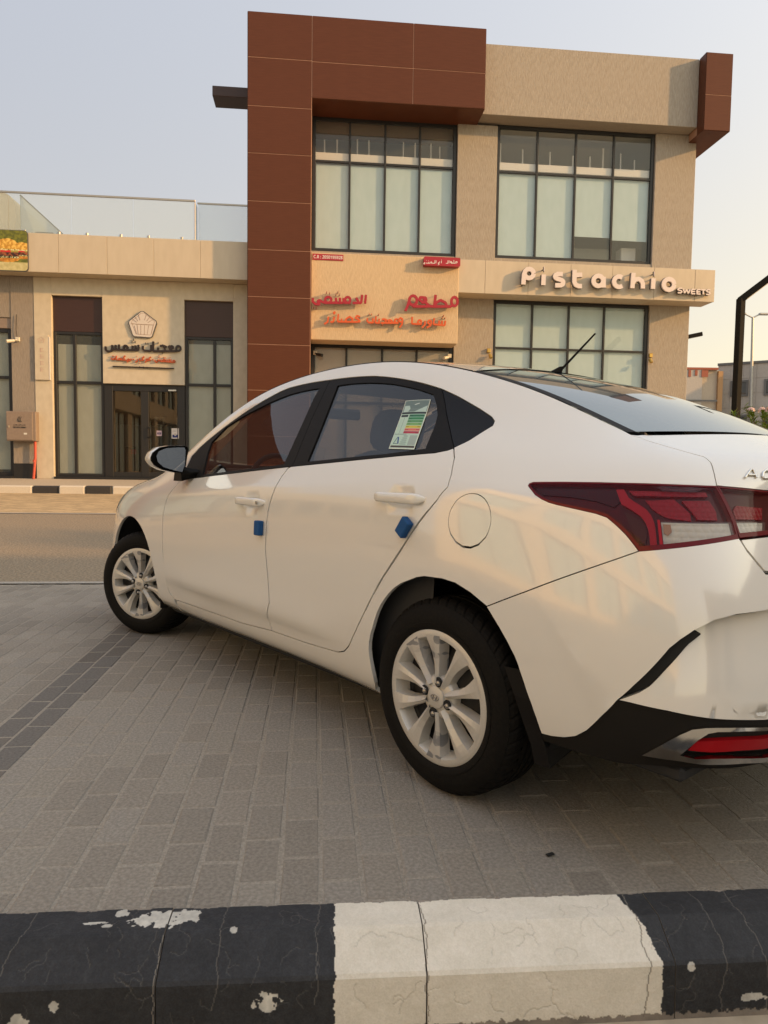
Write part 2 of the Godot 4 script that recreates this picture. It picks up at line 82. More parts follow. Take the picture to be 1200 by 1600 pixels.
var STROKES := {
	"restaurant_word": [[0.062, 1.82, 5.42, 1.81, 5.36, 1.779, 5.316, 1.737, 5.299, 1.694, 5.313, 1.662, 5.355, 1.649, 5.414, 1.659, 5.473, 1.69, 5.517, 1.732, 5.534, 1.775, 5.52, 1.808, 5.478, 1.82, 5.42], [0.062, 1.658, 5.303, 1.63, 5.281, 1.167, 5.265, 1.132, 5.264], [0.062, 1.53, 5.285, 1.486, 5.38, 1.36, 5.438, 1.254, 5.379, 1.203, 5.287], [0.062, 1.222, 5.571, 1.189, 5.273], [0.062, 1.132, 5.264, 1.061, 5.269, 0.953, 5.361, 0.894, 5.49, 0.809, 5.494, 0.782, 5.435, 0.882, 5.352, 0.97, 5.407, 0.951, 5.485, 0.894, 5.49], [0.062, 0.972, 5.259, 0.778, 5.252, 0.601, 5.253], [0.062, 0.722, 5.408, 0.709, 5.346, 0.671, 5.299, 0.618, 5.281, 0.565, 5.295, 0.525, 5.339, 0.51, 5.401, 0.523, 5.463, 0.561, 5.51, 0.614, 5.528, 0.667, 5.514, 0.707, 5.47, 0.722, 5.408], [0.062, 0.534, 5.477, 0.474, 5.262, 0.412, 5.122], [0.062, 0.778, 5.252, 0.972, 5.259, 1.061, 5.269]],
	"name_word": [[0.055, -0.641, 5.503, -0.663, 5.277], [0.055, -0.742, 5.5, -0.768, 5.294, -0.994, 5.279], [0.055, -0.901, 5.419, -0.845, 5.332, -0.858, 5.291], [0.055, -1.053, 5.359, -1.062, 5.321, -1.087, 5.293, -1.122, 5.281, -1.157, 5.29, -1.182, 5.317, -1.192, 5.354, -1.183, 5.392, -1.158, 5.42, -1.124, 5.431, -1.089, 5.423, -1.063, 5.396, -1.053, 5.359], [0.055, -1.046, 5.284, -1.219, 5.278], [0.055, -1.236, 5.277, -1.234, 5.4], [0.055, -1.323, 5.274, -1.331, 5.403], [0.055, -1.236, 5.277, -1.444, 5.27], [0.055, -1.42, 5.271, -1.435, 5.4], [0.055, -1.383, 5.555, -1.372, 5.555], [0.055, -1.434, 5.488, -1.424, 5.489], [0.055, -1.344, 5.485, -1.334, 5.485], [0.055, -1.552, 5.341, -1.563, 5.303, -1.593, 5.275, -1.634, 5.263, -1.676, 5.272, -1.706, 5.298, -1.717, 5.335, -1.707, 5.373, -1.677, 5.401, -1.635, 5.413, -1.594, 5.404, -1.563, 5.378, -1.552, 5.341], [0.055, -1.444, 5.27, -1.737, 5.26], [0.055, -1.683, 5.527, -1.672, 5.527], [0.055, -1.6, 5.516, -1.59, 5.517], [0.055, -1.737, 5.26, -1.814, 5.291, -1.869, 5.323, -1.917, 5.287, -1.868, 5.248, -1.868, 5.214, -1.971, 5.218, -2.041, 5.283, -2.034, 5.371], [0.055, -2.017, 5.134, -2.007, 5.135], [0.055, -1.948, 5.116, -1.938, 5.117]],
	"menu_line": [[0.04, 1.502, 4.906, 1.483, 4.784, 1.265, 4.798, 1.176, 4.799], [0.04, 1.416, 4.903, 1.404, 4.796], [0.04, 1.338, 4.908, 1.326, 4.8], [0.04, 1.451, 5.04, 1.462, 5.04], [0.04, 1.417, 4.98, 1.427, 4.98], [0.04, 1.488, 4.975, 1.499, 4.976], [0.04, 1.201, 4.962, 1.176, 4.802], [0.04, 1.122, 4.856, 1.116, 4.831, 1.099, 4.813, 1.076, 4.806, 1.053, 4.811, 1.036, 4.829, 1.029, 4.853, 1.035, 4.877, 1.052, 4.895, 1.074, 4.903, 1.098, 4.897, 1.115, 4.88, 1.122, 4.856], [0.04, 1.118, 4.842, 1.098, 4.765, 1, 4.706], [0.04, 0.954, 4.885, 0.949, 4.788, 0.872, 4.702], [0.04, 0.852, 4.854, 0.846, 4.829, 0.829, 4.811, 0.806, 4.804, 0.783, 4.81, 0.766, 4.827, 0.76, 4.851, 0.765, 4.875, 0.782, 4.893, 0.805, 4.901, 0.828, 4.895, 0.845, 4.878, 0.852, 4.854], [0.04, 0.863, 4.799, 0.722, 4.794, 0.601, 4.797], [0.04, 0.605, 4.977, 0.598, 4.797], [0.04, 0.345, 4.886, 0.339, 4.859, 0.321, 4.84, 0.297, 4.832, 0.272, 4.838, 0.254, 4.857, 0.247, 4.882, 0.253, 4.908, 0.271, 4.928, 0.295, 4.936, 0.32, 4.929, 0.338, 4.911, 0.345, 4.886], [0.04, 0.346, 4.865, 0.333, 4.775, 0.264, 4.683], [0.04, 0.233, 4.861, 0.227, 4.837, 0.209, 4.819, 0.184, 4.811, 0.16, 4.817, 0.141, 4.834, 0.134, 4.858, 0.141, 4.882, 0.158, 4.9, 0.183, 4.908, 0.208, 4.902, 0.226, 4.885, 0.233, 4.861], [0.04, 0.241, 4.806, -0.237, 4.791], [0.04, 0.096, 4.802, 0.043, 4.869, -0.021, 4.88, -0.034, 4.839, 0.03, 4.799], [0.04, -0.056, 4.865, -0.151, 4.897, -0.21, 4.881], [0.04, -0.133, 4.884, -0.083, 4.796], [0.04, -0.2, 4.744, -0.189, 4.744], [0.04, -0.281, 4.899, -0.279, 4.789, -0.384, 4.793], [0.04, -0.298, 5.009, -0.287, 5.009], [0.04, -0.366, 4.958, -0.384, 4.793], [0.04, -0.449, 4.907, -0.44, 4.791, -0.566, 4.794, -0.602, 4.847, -0.589, 4.903], [0.04, -0.546, 5.014, -0.536, 5.014], [0.04, -0.49, 5.009, -0.48, 5.009], [0.04, -0.791, 4.93, -0.868, 4.962, -0.91, 4.906, -0.825, 4.861, -0.79, 4.807, -0.901, 4.796], [0.04, -1.006, 4.8, -0.986, 4.876, -1.07, 4.928, -1.153, 4.87, -1.18, 4.794], [0.04, -0.901, 4.796, -1.381, 4.788], [0.04, -1.277, 4.791, -1.278, 4.866], [0.04, -1.362, 4.986, -1.381, 4.788], [0.04, -1.472, 4.911, -1.492, 4.777], [0.04, -1.446, 5.045, -1.494, 5.009, -1.452, 4.99], [0.04, -1.624, 4.906, -1.644, 4.772, -1.733, 4.715], [0.04, -1.492, 4.777, -1.575, 4.774]],
	"bakery_name": [[0.052, -5.583, 4.095, -5.591, 4.061, -5.613, 4.035, -5.643, 4.025, -5.672, 4.033, -5.694, 4.058, -5.701, 4.091, -5.693, 4.125, -5.671, 4.151, -5.642, 4.16, -5.612, 4.152, -5.591, 4.128, -5.583, 4.095], [0.052, -5.698, 4.02, -5.757, 4.014, -6.305, 3.998], [0.052, -5.825, 4.012, -5.874, 4.078, -5.834, 4.151, -5.785, 4.14, -5.786, 4.093, -5.855, 4.067, -5.903, 4.119, -5.858, 4.158], [0.052, -5.952, 4.124, -6.05, 4.16, -6.125, 4.142], [0.052, -6.03, 4.149, -6, 4.067, -5.973, 4.008], [0.052, -6.062, 3.954, -6.056, 3.954], [0.052, -6.176, 4.101, -6.176, 4.002], [0.052, -6.178, 4.22, -6.172, 4.22], [0.052, -6.3, 4.256, -6.305, 3.998], [0.052, -6.359, 4.159, -6.356, 4.032, -6.387, 4.004, -6.53, 4.008, -6.578, 4.05, -6.57, 4.129], [0.052, -6.502, 4.2, -6.496, 4.2], [0.052, -6.443, 4.198, -6.438, 4.198], [0.052, -6.69, 4.155, -6.695, 4.034, -6.711, 4.01], [0.052, -6.768, 4.139, -6.773, 4.012], [0.052, -6.846, 4.131, -6.851, 4.014], [0.052, -6.692, 4.011, -7.219, 4.011], [0.052, -6.816, 4.291, -6.81, 4.292], [0.052, -6.86, 4.231, -6.854, 4.231], [0.052, -6.774, 4.23, -6.768, 4.23], [0.052, -6.971, 4.07, -6.978, 4.04, -6.998, 4.018, -7.026, 4.009, -7.053, 4.016, -7.072, 4.037, -7.079, 4.067, -7.072, 4.096, -7.052, 4.119, -7.025, 4.127, -6.997, 4.12, -6.978, 4.099, -6.971, 4.07], [0.052, -7.195, 4.15, -7.2, 4.02], [0.052, -7.284, 4.137, -7.289, 4.017], [0.052, -7.369, 4.129, -7.378, 4.011, -7.413, 3.962, -7.491, 3.956, -7.54, 3.998, -7.543, 4.088], [0.052, -7.196, 4.012, -7.37, 4.015]],
	"bakery_line": [[0.025, -5.731, 3.744, -5.735, 3.73, -5.745, 3.72, -5.758, 3.716, -5.772, 3.719, -5.782, 3.729, -5.786, 3.743, -5.782, 3.757, -5.772, 3.767, -5.758, 3.771, -5.744, 3.768, -5.734, 3.758, -5.731, 3.744], [0.025, -5.788, 3.715, -5.994, 3.725], [0.025, -5.841, 3.721, -5.841, 3.793], [0.025, -5.884, 3.724, -5.888, 3.796], [0.025, -5.867, 3.844, -5.861, 3.844], [0.025, -5.939, 3.727, -5.943, 3.79], [0.025, -5.99, 3.765, -5.994, 3.751, -6.004, 3.74, -6.018, 3.736, -6.031, 3.74, -6.041, 3.75, -6.045, 3.763, -6.041, 3.777, -6.031, 3.788, -6.017, 3.792, -6.004, 3.789, -5.994, 3.779, -5.99, 3.765], [0.025, -5.994, 3.725, -6.112, 3.726], [0.025, -6.036, 3.839, -6.03, 3.839], [0.025, -5.996, 3.836, -5.99, 3.836], [0.025, -6.077, 3.727, -6.08, 3.782], [0.025, -6.127, 3.729, -6.131, 3.781], [0.025, -6.171, 3.732, -6.174, 3.78, -6.214, 3.703, -6.259, 3.722, -6.253, 3.766], [0.025, -6.153, 3.884, -6.147, 3.884], [0.025, -6.173, 3.839, -6.167, 3.839], [0.025, -6.13, 3.841, -6.124, 3.841], [0.025, -6.303, 3.772, -6.335, 3.771], [0.025, -6.365, 3.846, -6.424, 3.797, -6.378, 3.754, -6.464, 3.744], [0.025, -6.436, 3.76, -6.44, 3.746, -6.45, 3.736, -6.464, 3.732, -6.478, 3.735, -6.487, 3.745, -6.491, 3.759, -6.487, 3.773, -6.477, 3.783, -6.463, 3.788, -6.45, 3.784, -6.44, 3.774, -6.436, 3.76], [0.025, -6.476, 3.736, -6.523, 3.695], [0.025, -6.541, 3.853, -6.6, 3.8, -6.561, 3.749, -6.659, 3.738], [0.025, -6.659, 3.738, -6.662, 3.794], [0.025, -6.674, 3.671, -6.668, 3.671], [0.025, -6.713, 3.777, -6.725, 3.721, -6.776, 3.692], [0.025, -6.739, 3.847, -6.733, 3.847], [0.025, -6.811, 3.766, -6.842, 3.765], [0.025, -6.884, 3.784, -6.893, 3.732, -7.125, 3.741], [0.025, -6.924, 3.747, -6.927, 3.733, -6.937, 3.723, -6.951, 3.719, -6.965, 3.722, -6.974, 3.732, -6.978, 3.745, -6.974, 3.759, -6.964, 3.77, -6.95, 3.774, -6.937, 3.771, -6.927, 3.761, -6.924, 3.747], [0.025, -6.963, 3.722, -6.998, 3.686], [0.025, -7.035, 3.859, -7.086, 3.806, -7.044, 3.752], [0.025, -7.125, 3.741, -7.125, 3.793], [0.025, -7.16, 3.744, -7.16, 3.792], [0.025, -7.195, 3.743, -7.195, 3.795], [0.025, -7.268, 3.852, -7.277, 3.745], [0.025, -7.277, 3.745, -7.125, 3.741], [0.025, -7.319, 3.799, -7.323, 3.748, -7.385, 3.754, -7.404, 3.793], [0.025, -7.367, 3.841, -7.362, 3.841], [0.025, -7.34, 3.838, -7.335, 3.838]],
	"underline": [[0.027, -7.364, 3.567, -5.763, 3.552], [0.054, -6.663, 3.566, -6.658, 3.566], [0.054, -6.566, 3.557, -6.56, 3.557], [0.054, -6.472, 3.555, -6.466, 3.555]],
	"pentagon": [[0.027, -6.579, 5.051, -6.206, 4.772, -6.342, 4.361, -6.818, 4.382, -6.937, 4.752]],
	"pentagon_lines": [[0.01, -6.871, 4.705, -6.278, 4.689], [0.01, -6.784, 4.653, -6.728, 4.438], [0.01, -6.71, 4.675, -6.685, 4.424], [0.01, -6.617, 4.672, -6.619, 4.418], [0.01, -6.52, 4.671, -6.53, 4.417], [0.01, -6.415, 4.673, -6.456, 4.419], [0.01, -6.298, 4.669, -6.358, 4.442], [0.01, -6.669, 4.694, -6.66, 4.727, -6.64, 4.754, -6.612, 4.773, -6.579, 4.78, -6.547, 4.775, -6.519, 4.758, -6.499, 4.732, -6.491, 4.7], [0.01, -6.579, 4.827, -6.576, 4.984], [0.01, -6.637, 4.805, -6.675, 4.955], [0.01, -6.69, 4.778, -6.772, 4.909], [0.01, -6.725, 4.744, -6.841, 4.838], [0.01, -6.519, 4.809, -6.471, 4.958], [0.01, -6.468, 4.781, -6.37, 4.913], [0.01, -6.434, 4.747, -6.293, 4.836], [0.01, -6.861, 4.765, -6.606, 4.993, -6.529, 4.996, -6.258, 4.784, -6.358, 4.42, -6.747, 4.438, -6.861, 4.749]],
	"letter_p": [[0.118, 3.611, 5.938, 3.627, 6.228], [0.118, 3.891, 6.238, 3.875, 6.176, 3.83, 6.13, 3.767, 6.111, 3.703, 6.125, 3.655, 6.168, 3.636, 6.228, 3.651, 6.289, 3.697, 6.336, 3.76, 6.355, 3.824, 6.341, 3.872, 6.298, 3.891, 6.238]],
	"letter_i": [[0.118, 4.17, 6.222, 4.164, 5.941], [0.118, 4.173, 6.371, 4.187, 6.372]],
	"letter_s": [[0.118, 4.697, 6.252, 4.554, 6.25, 4.489, 6.216, 4.49, 6.162, 4.549, 6.123, 4.654, 6.1, 4.712, 6.062, 4.715, 5.989, 4.659, 5.955, 4.497, 5.949]],
	"letter_t": [[0.118, 5.027, 6.382, 5.028, 6.065, 5.069, 5.984, 5.156, 5.951, 5.242, 5.954], [0.118, 5.031, 6.242, 5.242, 6.259]],
	"letter_a": [[0.118, 5.842, 6.118, 5.826, 6.049, 5.777, 5.997, 5.708, 5.976, 5.637, 5.992, 5.584, 6.04, 5.563, 6.108, 5.58, 6.177, 5.629, 6.229, 5.698, 6.25, 5.769, 6.234, 5.821, 6.186, 5.842, 6.118], [0.118, 5.848, 6.224, 5.858, 5.941]],
	"letter_c": [[0.118, 6.374, 6.225, 6.316, 6.251, 6.253, 6.25, 6.197, 6.221, 6.159, 6.17, 6.147, 6.107, 6.164, 6.046, 6.205, 5.998, 6.263, 5.973, 6.326, 5.976, 6.382, 6.007]],
	"letter_h": [[0.118, 6.69, 6.366, 6.672, 5.953], [0.118, 6.677, 6.082, 6.741, 6.185, 6.852, 6.208, 6.937, 6.156, 6.97, 6.07, 6.974, 5.955]],
	"letter_i_": [[0.118, 7.266, 6.242, 7.263, 5.957], [0.118, 7.283, 6.371, 7.297, 6.372]],
	"letter_o": [[0.118, 7.87, 6.099, 7.853, 6.025, 7.8, 5.969, 7.724, 5.946, 7.647, 5.963, 7.59, 6.015, 7.566, 6.088, 7.583, 6.162, 7.637, 6.218, 7.712, 6.241, 7.789, 6.224, 7.847, 6.172, 7.87, 6.099]],
	"sweets": [[0.035, 8.125, 6.016, 8.037, 6.013, 7.999, 5.984, 8.039, 5.958, 8.104, 5.946, 8.125, 5.915, 8.091, 5.89, 8.007, 5.892], [0.035, 8.161, 6.004, 8.205, 5.89, 8.26, 5.98, 8.314, 5.885, 8.359, 5.997], [0.035, 8.507, 5.998, 8.418, 6, 8.401, 5.939, 8.413, 5.879, 8.512, 5.883], [0.035, 8.411, 5.939, 8.5, 5.942], [0.035, 8.666, 6, 8.577, 5.996, 8.559, 5.94, 8.572, 5.88, 8.671, 5.879], [0.035, 8.57, 5.936, 8.659, 5.939], [0.035, 8.686, 5.996, 8.815, 5.996], [0.035, 8.751, 5.993, 8.751, 5.877], [0.035, 8.954, 6.006, 8.879, 6.007, 8.841, 5.978, 8.867, 5.951, 8.932, 5.94, 8.949, 5.903, 8.91, 5.879, 8.84, 5.881]],
	"red_box_text": [[0.017, 1.778, 6.435, 1.775, 6.424, 1.768, 6.417, 1.757, 6.414, 1.747, 6.416, 1.739, 6.423, 1.736, 6.433, 1.738, 6.443, 1.746, 6.451, 1.756, 6.454, 1.767, 6.452, 1.775, 6.445, 1.778, 6.435], [0.017, 1.736, 6.406, 1.609, 6.401], [0.017, 1.694, 6.404, 1.685, 6.486], [0.017, 1.652, 6.402, 1.63, 6.436], [0.017, 1.626, 6.435, 1.624, 6.427, 1.618, 6.42, 1.609, 6.418, 1.6, 6.42, 1.593, 6.426, 1.591, 6.434, 1.593, 6.443, 1.599, 6.449, 1.608, 6.452, 1.617, 6.45, 1.624, 6.444, 1.626, 6.435], [0.017, 1.562, 6.474, 1.556, 6.399], [0.017, 1.53, 6.472, 1.525, 6.397, 1.475, 6.395], [0.017, 1.446, 6.435, 1.44, 6.38], [0.017, 1.404, 6.44, 1.384, 6.371], [0.017, 1.354, 6.458, 1.348, 6.39], [0.017, 1.313, 6.43, 1.264, 6.387, 1.3, 6.368, 1.265, 6.359], [0.017, 1.21, 6.459, 1.204, 6.384], [0.017, 1.178, 6.458, 1.173, 6.383, 1.106, 6.38], [0.017, 1.099, 6.4, 1.096, 6.392, 1.09, 6.385, 1.081, 6.383, 1.073, 6.385, 1.066, 6.391, 1.064, 6.399, 1.066, 6.408, 1.072, 6.414, 1.081, 6.417, 1.09, 6.415, 1.096, 6.409, 1.099, 6.4], [0.017, 1.053, 6.378, 0.931, 6.38], [0.017, 1.018, 6.377, 1.018, 6.417], [0.017, 0.99, 6.376, 0.986, 6.416], [0.017, 0.965, 6.409, 0.963, 6.4, 0.957, 6.394, 0.948, 6.391, 0.939, 6.393, 0.933, 6.399, 0.93, 6.407, 0.932, 6.416, 0.939, 6.422, 0.947, 6.425, 0.956, 6.423, 0.963, 6.417, 0.965, 6.409], [0.017, 0.913, 6.393, 0.878, 6.371, 0.907, 6.352, 0.871, 6.357], [0.017, 0.998, 6.444, 1.008, 6.444], [0.017, 0.942, 6.448, 0.952, 6.449], [0.017, 1.349, 6.479, 1.359, 6.479], [0.017, 1.26, 6.339, 1.27, 6.339]],
}


# ---------------------------------------------------------------- mesh buffer
class Buf:
	var v := PackedVector3Array()
	var n := PackedVector3Array()
	var t := PackedVector2Array()
	var c := PackedColorArray()
	var f := PackedInt32Array()
	func vert(p: Vector3, nn: Vector3, uv := Vector2.ZERO) -> int:
		v.append(p); n.append(nn); t.append(uv)
		return v.size() - 1
	# corners counter-clockwise seen from outside
	func tri(a: Vector3, b: Vector3, d: Vector3) -> void:
		var nn := (b - a).cross(d - a).normalized()
		var i := vert(a, nn); vert(b, nn); vert(d, nn)
		f.append_array([i, i + 2, i + 1])
	func quad(a: Vector3, b: Vector3, d: Vector3, e: Vector3, u0 := Vector2.ZERO, u1 := Vector2(1, 0), u2 := Vector2(1, 1), u3 := Vector2(0, 1)) -> void:
		var nn := (d - a).cross(e - b).normalized()
		var i := vert(a, nn, u0); vert(b, nn, u1); vert(d, nn, u2); vert(e, nn, u3)
		f.append_array([i, i + 2, i + 1, i, i + 3, i + 2])
	# triangle over existing vertices, wound to agree with their normals
	func face(i: int, j: int, k: int) -> void:
		if (v[j] - v[i]).cross(v[k] - v[i]).dot(n[i] + n[j] + n[k]) > 0.0:
			f.append_array([i, k, j])
		else:
			f.append_array([i, j, k])
	func box(lo: Vector3, hi: Vector3, ch := 0.0, x := Transform3D.IDENTITY) -> void:
		var a := Vector3(minf(lo.x, hi.x), minf(lo.y, hi.y), minf(lo.z, hi.z))
		var b := Vector3(maxf(lo.x, hi.x), maxf(lo.y, hi.y), maxf(lo.z, hi.z))
		var m := (a + b) * 0.5
		var h := (b - a) * 0.5
		ch = minf(ch, minf(h.x, minf(h.y, h.z)) * 0.9)
		var e := [Vector3(1, 0, 0), Vector3(0, 1, 0), Vector3(0, 0, 1)]
		for k in 3:
			var ax: Vector3 = e[k]
			var p: Vector3 = e[(k + 1) % 3]
			var q: Vector3 = e[(k + 2) % 3]
			for s in [-1.0, 1.0]:
				var o: Vector3 = m + ax * (ax.dot(h) * s)
				var pp: Vector3 = p * (p.dot(h) - ch)
				var qq: Vector3 = q * (q.dot(h) - ch)
				if s > 0:
					quad(x * (o - pp - qq), x * (o + pp - qq), x * (o + pp + qq), x * (o - pp + qq))
				else:
					quad(x * (o - pp - qq), x * (o - pp + qq), x * (o + pp + qq), x * (o + pp - qq))
				if ch > 0.0:
					for s2 in [-1.0, 1.0]:
						# edge along q between face ax and face p
						var e1: Vector3 = m + ax * (ax.dot(h) * s) + p * ((p.dot(h) - ch) * s2)
						var e2: Vector3 = m + ax * ((ax.dot(h) - ch) * s) + p * (p.dot(h) * s2)
						var ql: Vector3 = q * (q.dot(h) - ch)
						if s * s2 > 0:
							quad(x * (e1 - ql), x * (e2 - ql), x * (e2 + ql), x * (e1 + ql))
						else:
							quad(x * (e2 - ql), x * (e1 - ql), x * (e1 + ql), x * (e2 + ql))
		if ch > 0.0:
			for sx in [-1.0, 1.0]:
				for sy in [-1.0, 1.0]:
					for sz in [-1.0, 1.0]:
						var s3 := Vector3(sx, sy, sz)
						var p1 := m + s3 * Vector3(h.x, h.y - ch, h.z - ch)
						var p2 := m + s3 * Vector3(h.x - ch, h.y, h.z - ch)
						var p3 := m + s3 * Vector3(h.x - ch, h.y - ch, h.z)
						if sx * sy * sz > 0:
							tri(x * p1, x * p2, x * p3)
						else:
							tri(x * p1, x * p3, x * p2)
	# surface of revolution round the z axis: profile of (r, z), outside to the left of travel
	func lathe(pr: Array, seg: int, x := Transform3D.IDENTITY, a0 := 0.0, a1 := TAU) -> void:
		var k := pr.size()
		var acc := []
		for j in k:
			var p: Vector2 = pr[j]
			var d0: Vector2 = (p - pr[maxi(j - 1, 0)]).normalized()
			var d1: Vector2 = (pr[mini(j + 1, k - 1)] - p).normalized()
			acc.append([d0 if j > 0 else d1, d1 if j < k - 1 else d0])
		for j in k - 1:
			var sharp0: bool = acc[j][0].dot(acc[j][1]) < 0.75
			var sharp1: bool = acc[j + 1][0].dot(acc[j + 1][1]) < 0.75
			var dm: Vector2 = (pr[j + 1] - pr[j]).normalized()
			var t0: Vector2 = dm if sharp0 else (acc[j][0] + acc[j][1]).normalized()
			var t1: Vector2 = dm if sharp1 else (acc[j + 1][0] + acc[j + 1][1]).normalized()
			var base := v.size()
			for i in seg + 1:
				var a := lerpf(a0, a1, float(i) / seg)
				var cs := Vector2(cos(a), sin(a))
				for w in 2:
					var p: Vector2 = pr[j + w]
					var tt := t0 if w == 0 else t1
					var nn := Vector2(-tt.y, tt.x)
					vert(x * Vector3(p.x * cs.x, p.x * cs.y, p.y), (x.basis * Vector3(nn.x * cs.x, nn.x * cs.y, nn.y)).normalized(), Vector2(float(i) / seg, float(j + w) / k))
			for i in seg:
				face(base + i * 2, base + i * 2 + 1, base + i * 2 + 2)
				face(base + i * 2 + 1, base + i * 2 + 3, base + i * 2 + 2)
	func tube(pts: Array, r: float, seg := 8, r1 := -1.0) -> void:
		var k := pts.size()
		var base := v.size()
		var up := Vector3.UP
		for j in k:
			var d: Vector3 = (pts[mini(j + 1, k - 1)] - pts[maxi(j - 1, 0)]).normalized()
			if absf(d.dot(up)) > 0.95:
				up = Vector3.RIGHT if absf(d.x) < 0.9 else Vector3.BACK
			var s := d.cross(up).normalized()
			var u := s.cross(d)
			var rr := r if r1 < 0 else lerpf(r, r1, float(j) / (k - 1))
			for i in seg:
				var a := TAU * i / seg
				var nn := s * cos(a) + u * sin(a)
				vert(pts[j] + nn * rr, nn)
		for j in k - 1:
			for i in seg:
				var i2 := (i + 1) % seg
				face(base + j * seg + i, base + j * seg + i2, base + (j + 1) * seg + i)
				face(base + j * seg + i2, base + (j + 1) * seg + i2, base + (j + 1) * seg + i)
		for e in [0, k - 1]:
			var d: Vector3 = (pts[e] - pts[1 if e == 0 else k - 2]).normalized()
			var cc := vert(pts[e], d)
			for i in seg:
				var a := vert(v[base + e * seg + i], d)
				var b := vert(v[base + e * seg + (i + 1) % seg], d)
				face(cc, a, b)
	# box with fully rounded sides
	func pillow(c: Vector3, h: Vector3, e: float, x := Transform3D.IDENTITY) -> void:
		var base := v.size()
		for j in 13:
			var la := PI * (float(j) / 12.0 - 0.5)
			for i in 25:
				var lo := TAU * i / 24.0
				var d := Vector3(cos(la) * cos(lo), sin(la), cos(la) * sin(lo))
				var k := pow(pow(absf(d.x), e) + pow(absf(d.y), e) + pow(absf(d.z), e), -1.0 / e)
				var p := d * k
				var nn := Vector3(signf(p.x) * pow(absf(p.x), e - 1.0) / h.x, signf(p.y) * pow(absf(p.y), e - 1.0) / h.y, signf(p.z) * pow(absf(p.z), e - 1.0) / h.z).normalized()
				vert(x * (c + p * h), (x.basis * nn).normalized())
		for j in 12:
			for i in 24:
				var k := base + j * 25 + i
				face(k, k + 1, k + 25)
				face(k + 1, k + 26, k + 25)
	func mesh() -> ArrayMesh:
		var arr := []
		arr.resize(Mesh.ARRAY_MAX)
		arr[Mesh.ARRAY_VERTEX] = v
		arr[Mesh.ARRAY_NORMAL] = n
		arr[Mesh.ARRAY_TEX_UV] = t
		if c.size() == v.size():
			arr[Mesh.ARRAY_COLOR] = c
		arr[Mesh.ARRAY_INDEX] = f
		var m := ArrayMesh.new()
		if f.size() > 0:
			m.add_surface_from_arrays(Mesh.PRIMITIVE_TRIANGLES, arr)
		return m

# ---------------------------------------------------------------- naming helpers
func numbered(called: String) -> String:
	if not used.has(called):
		used[called] = 0
		return called
	used[called] += 1
	return "%s_%03d" % [called, used[called]]

func obj(called: String, b, mat: Material, parent: Node, x := Transform3D.IDENTITY) -> MeshInstance3D:
	var o := MeshInstance3D.new()
	o.name = numbered(called) if parent == self else called
	o.mesh = b.mesh() if b is Buf else b
	o.material_override = mat
	o.transform = x
	parent.add_child(o, true)
	return o

func tag(o: Node, label: String, category: String, group := "") -> Node:
	o.set_meta("label", label)
	o.set_meta("category", category)
	if group != "":
		o.set_meta("group", group)
	return o

func thing(called: String, label: String, category: String, x: Transform3D, group := "") -> Node3D:
	var o := Node3D.new()
	o.name = numbered(called)
	o.transform = x
	add_child(o, true)
	tag(o, label, category, group)
	return o

func part(called: String, parent: Node) -> Node3D:
	var o := Node3D.new()
	o.name = called
	parent.add_child(o, true)
	return o

func struct(o: Node) -> Node:
	o.set_meta("kind", "structure")
	return o

func fp(s: float, y: float, n: float) -> Transform3D:
	return FRAME * Transform3D(Basis.IDENTITY, Vector3(s, y, n))

func one_box(called: String, mat: Material, parent: Node, lo: Vector3, hi: Vector3, ch := 0.0) -> MeshInstance3D:
	var b := Buf.new()
	b.box(lo, hi, ch)
	return obj(called, b, mat, parent)

# ---------------------------------------------------------------- materials
func lin(r: float, g: float, b: float, a := 1.0) -> Color:
	var c := Color(r, g, b).linear_to_srgb()
	c.a = a
	return c

func mat(r: float, g: float, b: float, rough := 0.8, metal := 0.0) -> StandardMaterial3D:
	var m := StandardMaterial3D.new()
	m.albedo_color = lin(r, g, b)
	m.roughness = rough
	m.metallic = metal
	return m

func noise(freq: float, octaves: int, sd: int, size := 512, low := Color(0, 0, 0), high := Color(1, 1, 1), kind := FastNoiseLite.TYPE_SIMPLEX_SMOOTH, mid = null) -> NoiseTexture2D:
	var f := FastNoiseLite.new()
	f.seed = sd
	f.noise_type = kind
	f.frequency = freq
	f.fractal_octaves = octaves
	var t := NoiseTexture2D.new()
	t.width = size
	t.height = size
	t.seamless = true
	t.noise = f
	var g := Gradient.new()
	g.set_color(0, low)
	g.set_color(1, high)
	if mid != null:
		g.add_point(0.5, mid)
	t.color_ramp = g
	return t

func tri_map(m: StandardMaterial3D, scale: Vector3, world := true) -> StandardMaterial3D:
	m.uv1_triplanar = true
	m.uv1_world_triplanar = world
	m.uv1_scale = scale
	return m

# a weathered surface: colour varies between two tones, fine relief of depth centimetres
func rough_mat(lo: Color, hi: Color, scale: Vector3, depth: float, freq := 0.02, oct := 5, sd := 1, rough := 0.85, world := true) -> StandardMaterial3D:
	var m := StandardMaterial3D.new()
	m.albedo_texture = noise(freq, oct, sd, 512, lo.linear_to_srgb(), hi.linear_to_srgb())
	m.roughness = rough
	if depth > 0.0:
		m.heightmap_enabled = true
		m.heightmap_scale = depth
		m.heightmap_texture = noise(freq * 2.0, oct, sd + 7, 512)
	return tri_map(m, scale, world)

func glossy(r: float, g: float, b: float, rough := 0.4) -> StandardMaterial3D:
	var m := mat(r, g, b, rough)
	m.metallic_specular = 0.25
	m.clearcoat_enabled = true
	m.clearcoat = 1.0
	m.clearcoat_roughness = 0.03
	return m

func pane_mat(r: float, g: float, b: float, a: float, rough := 0.0) -> StandardMaterial3D:
	var m := StandardMaterial3D.new()
	m.albedo_color = lin(r, g, b, a)
	m.transparency = BaseMaterial3D.TRANSPARENCY_ALPHA
	m.roughness = rough
	return m

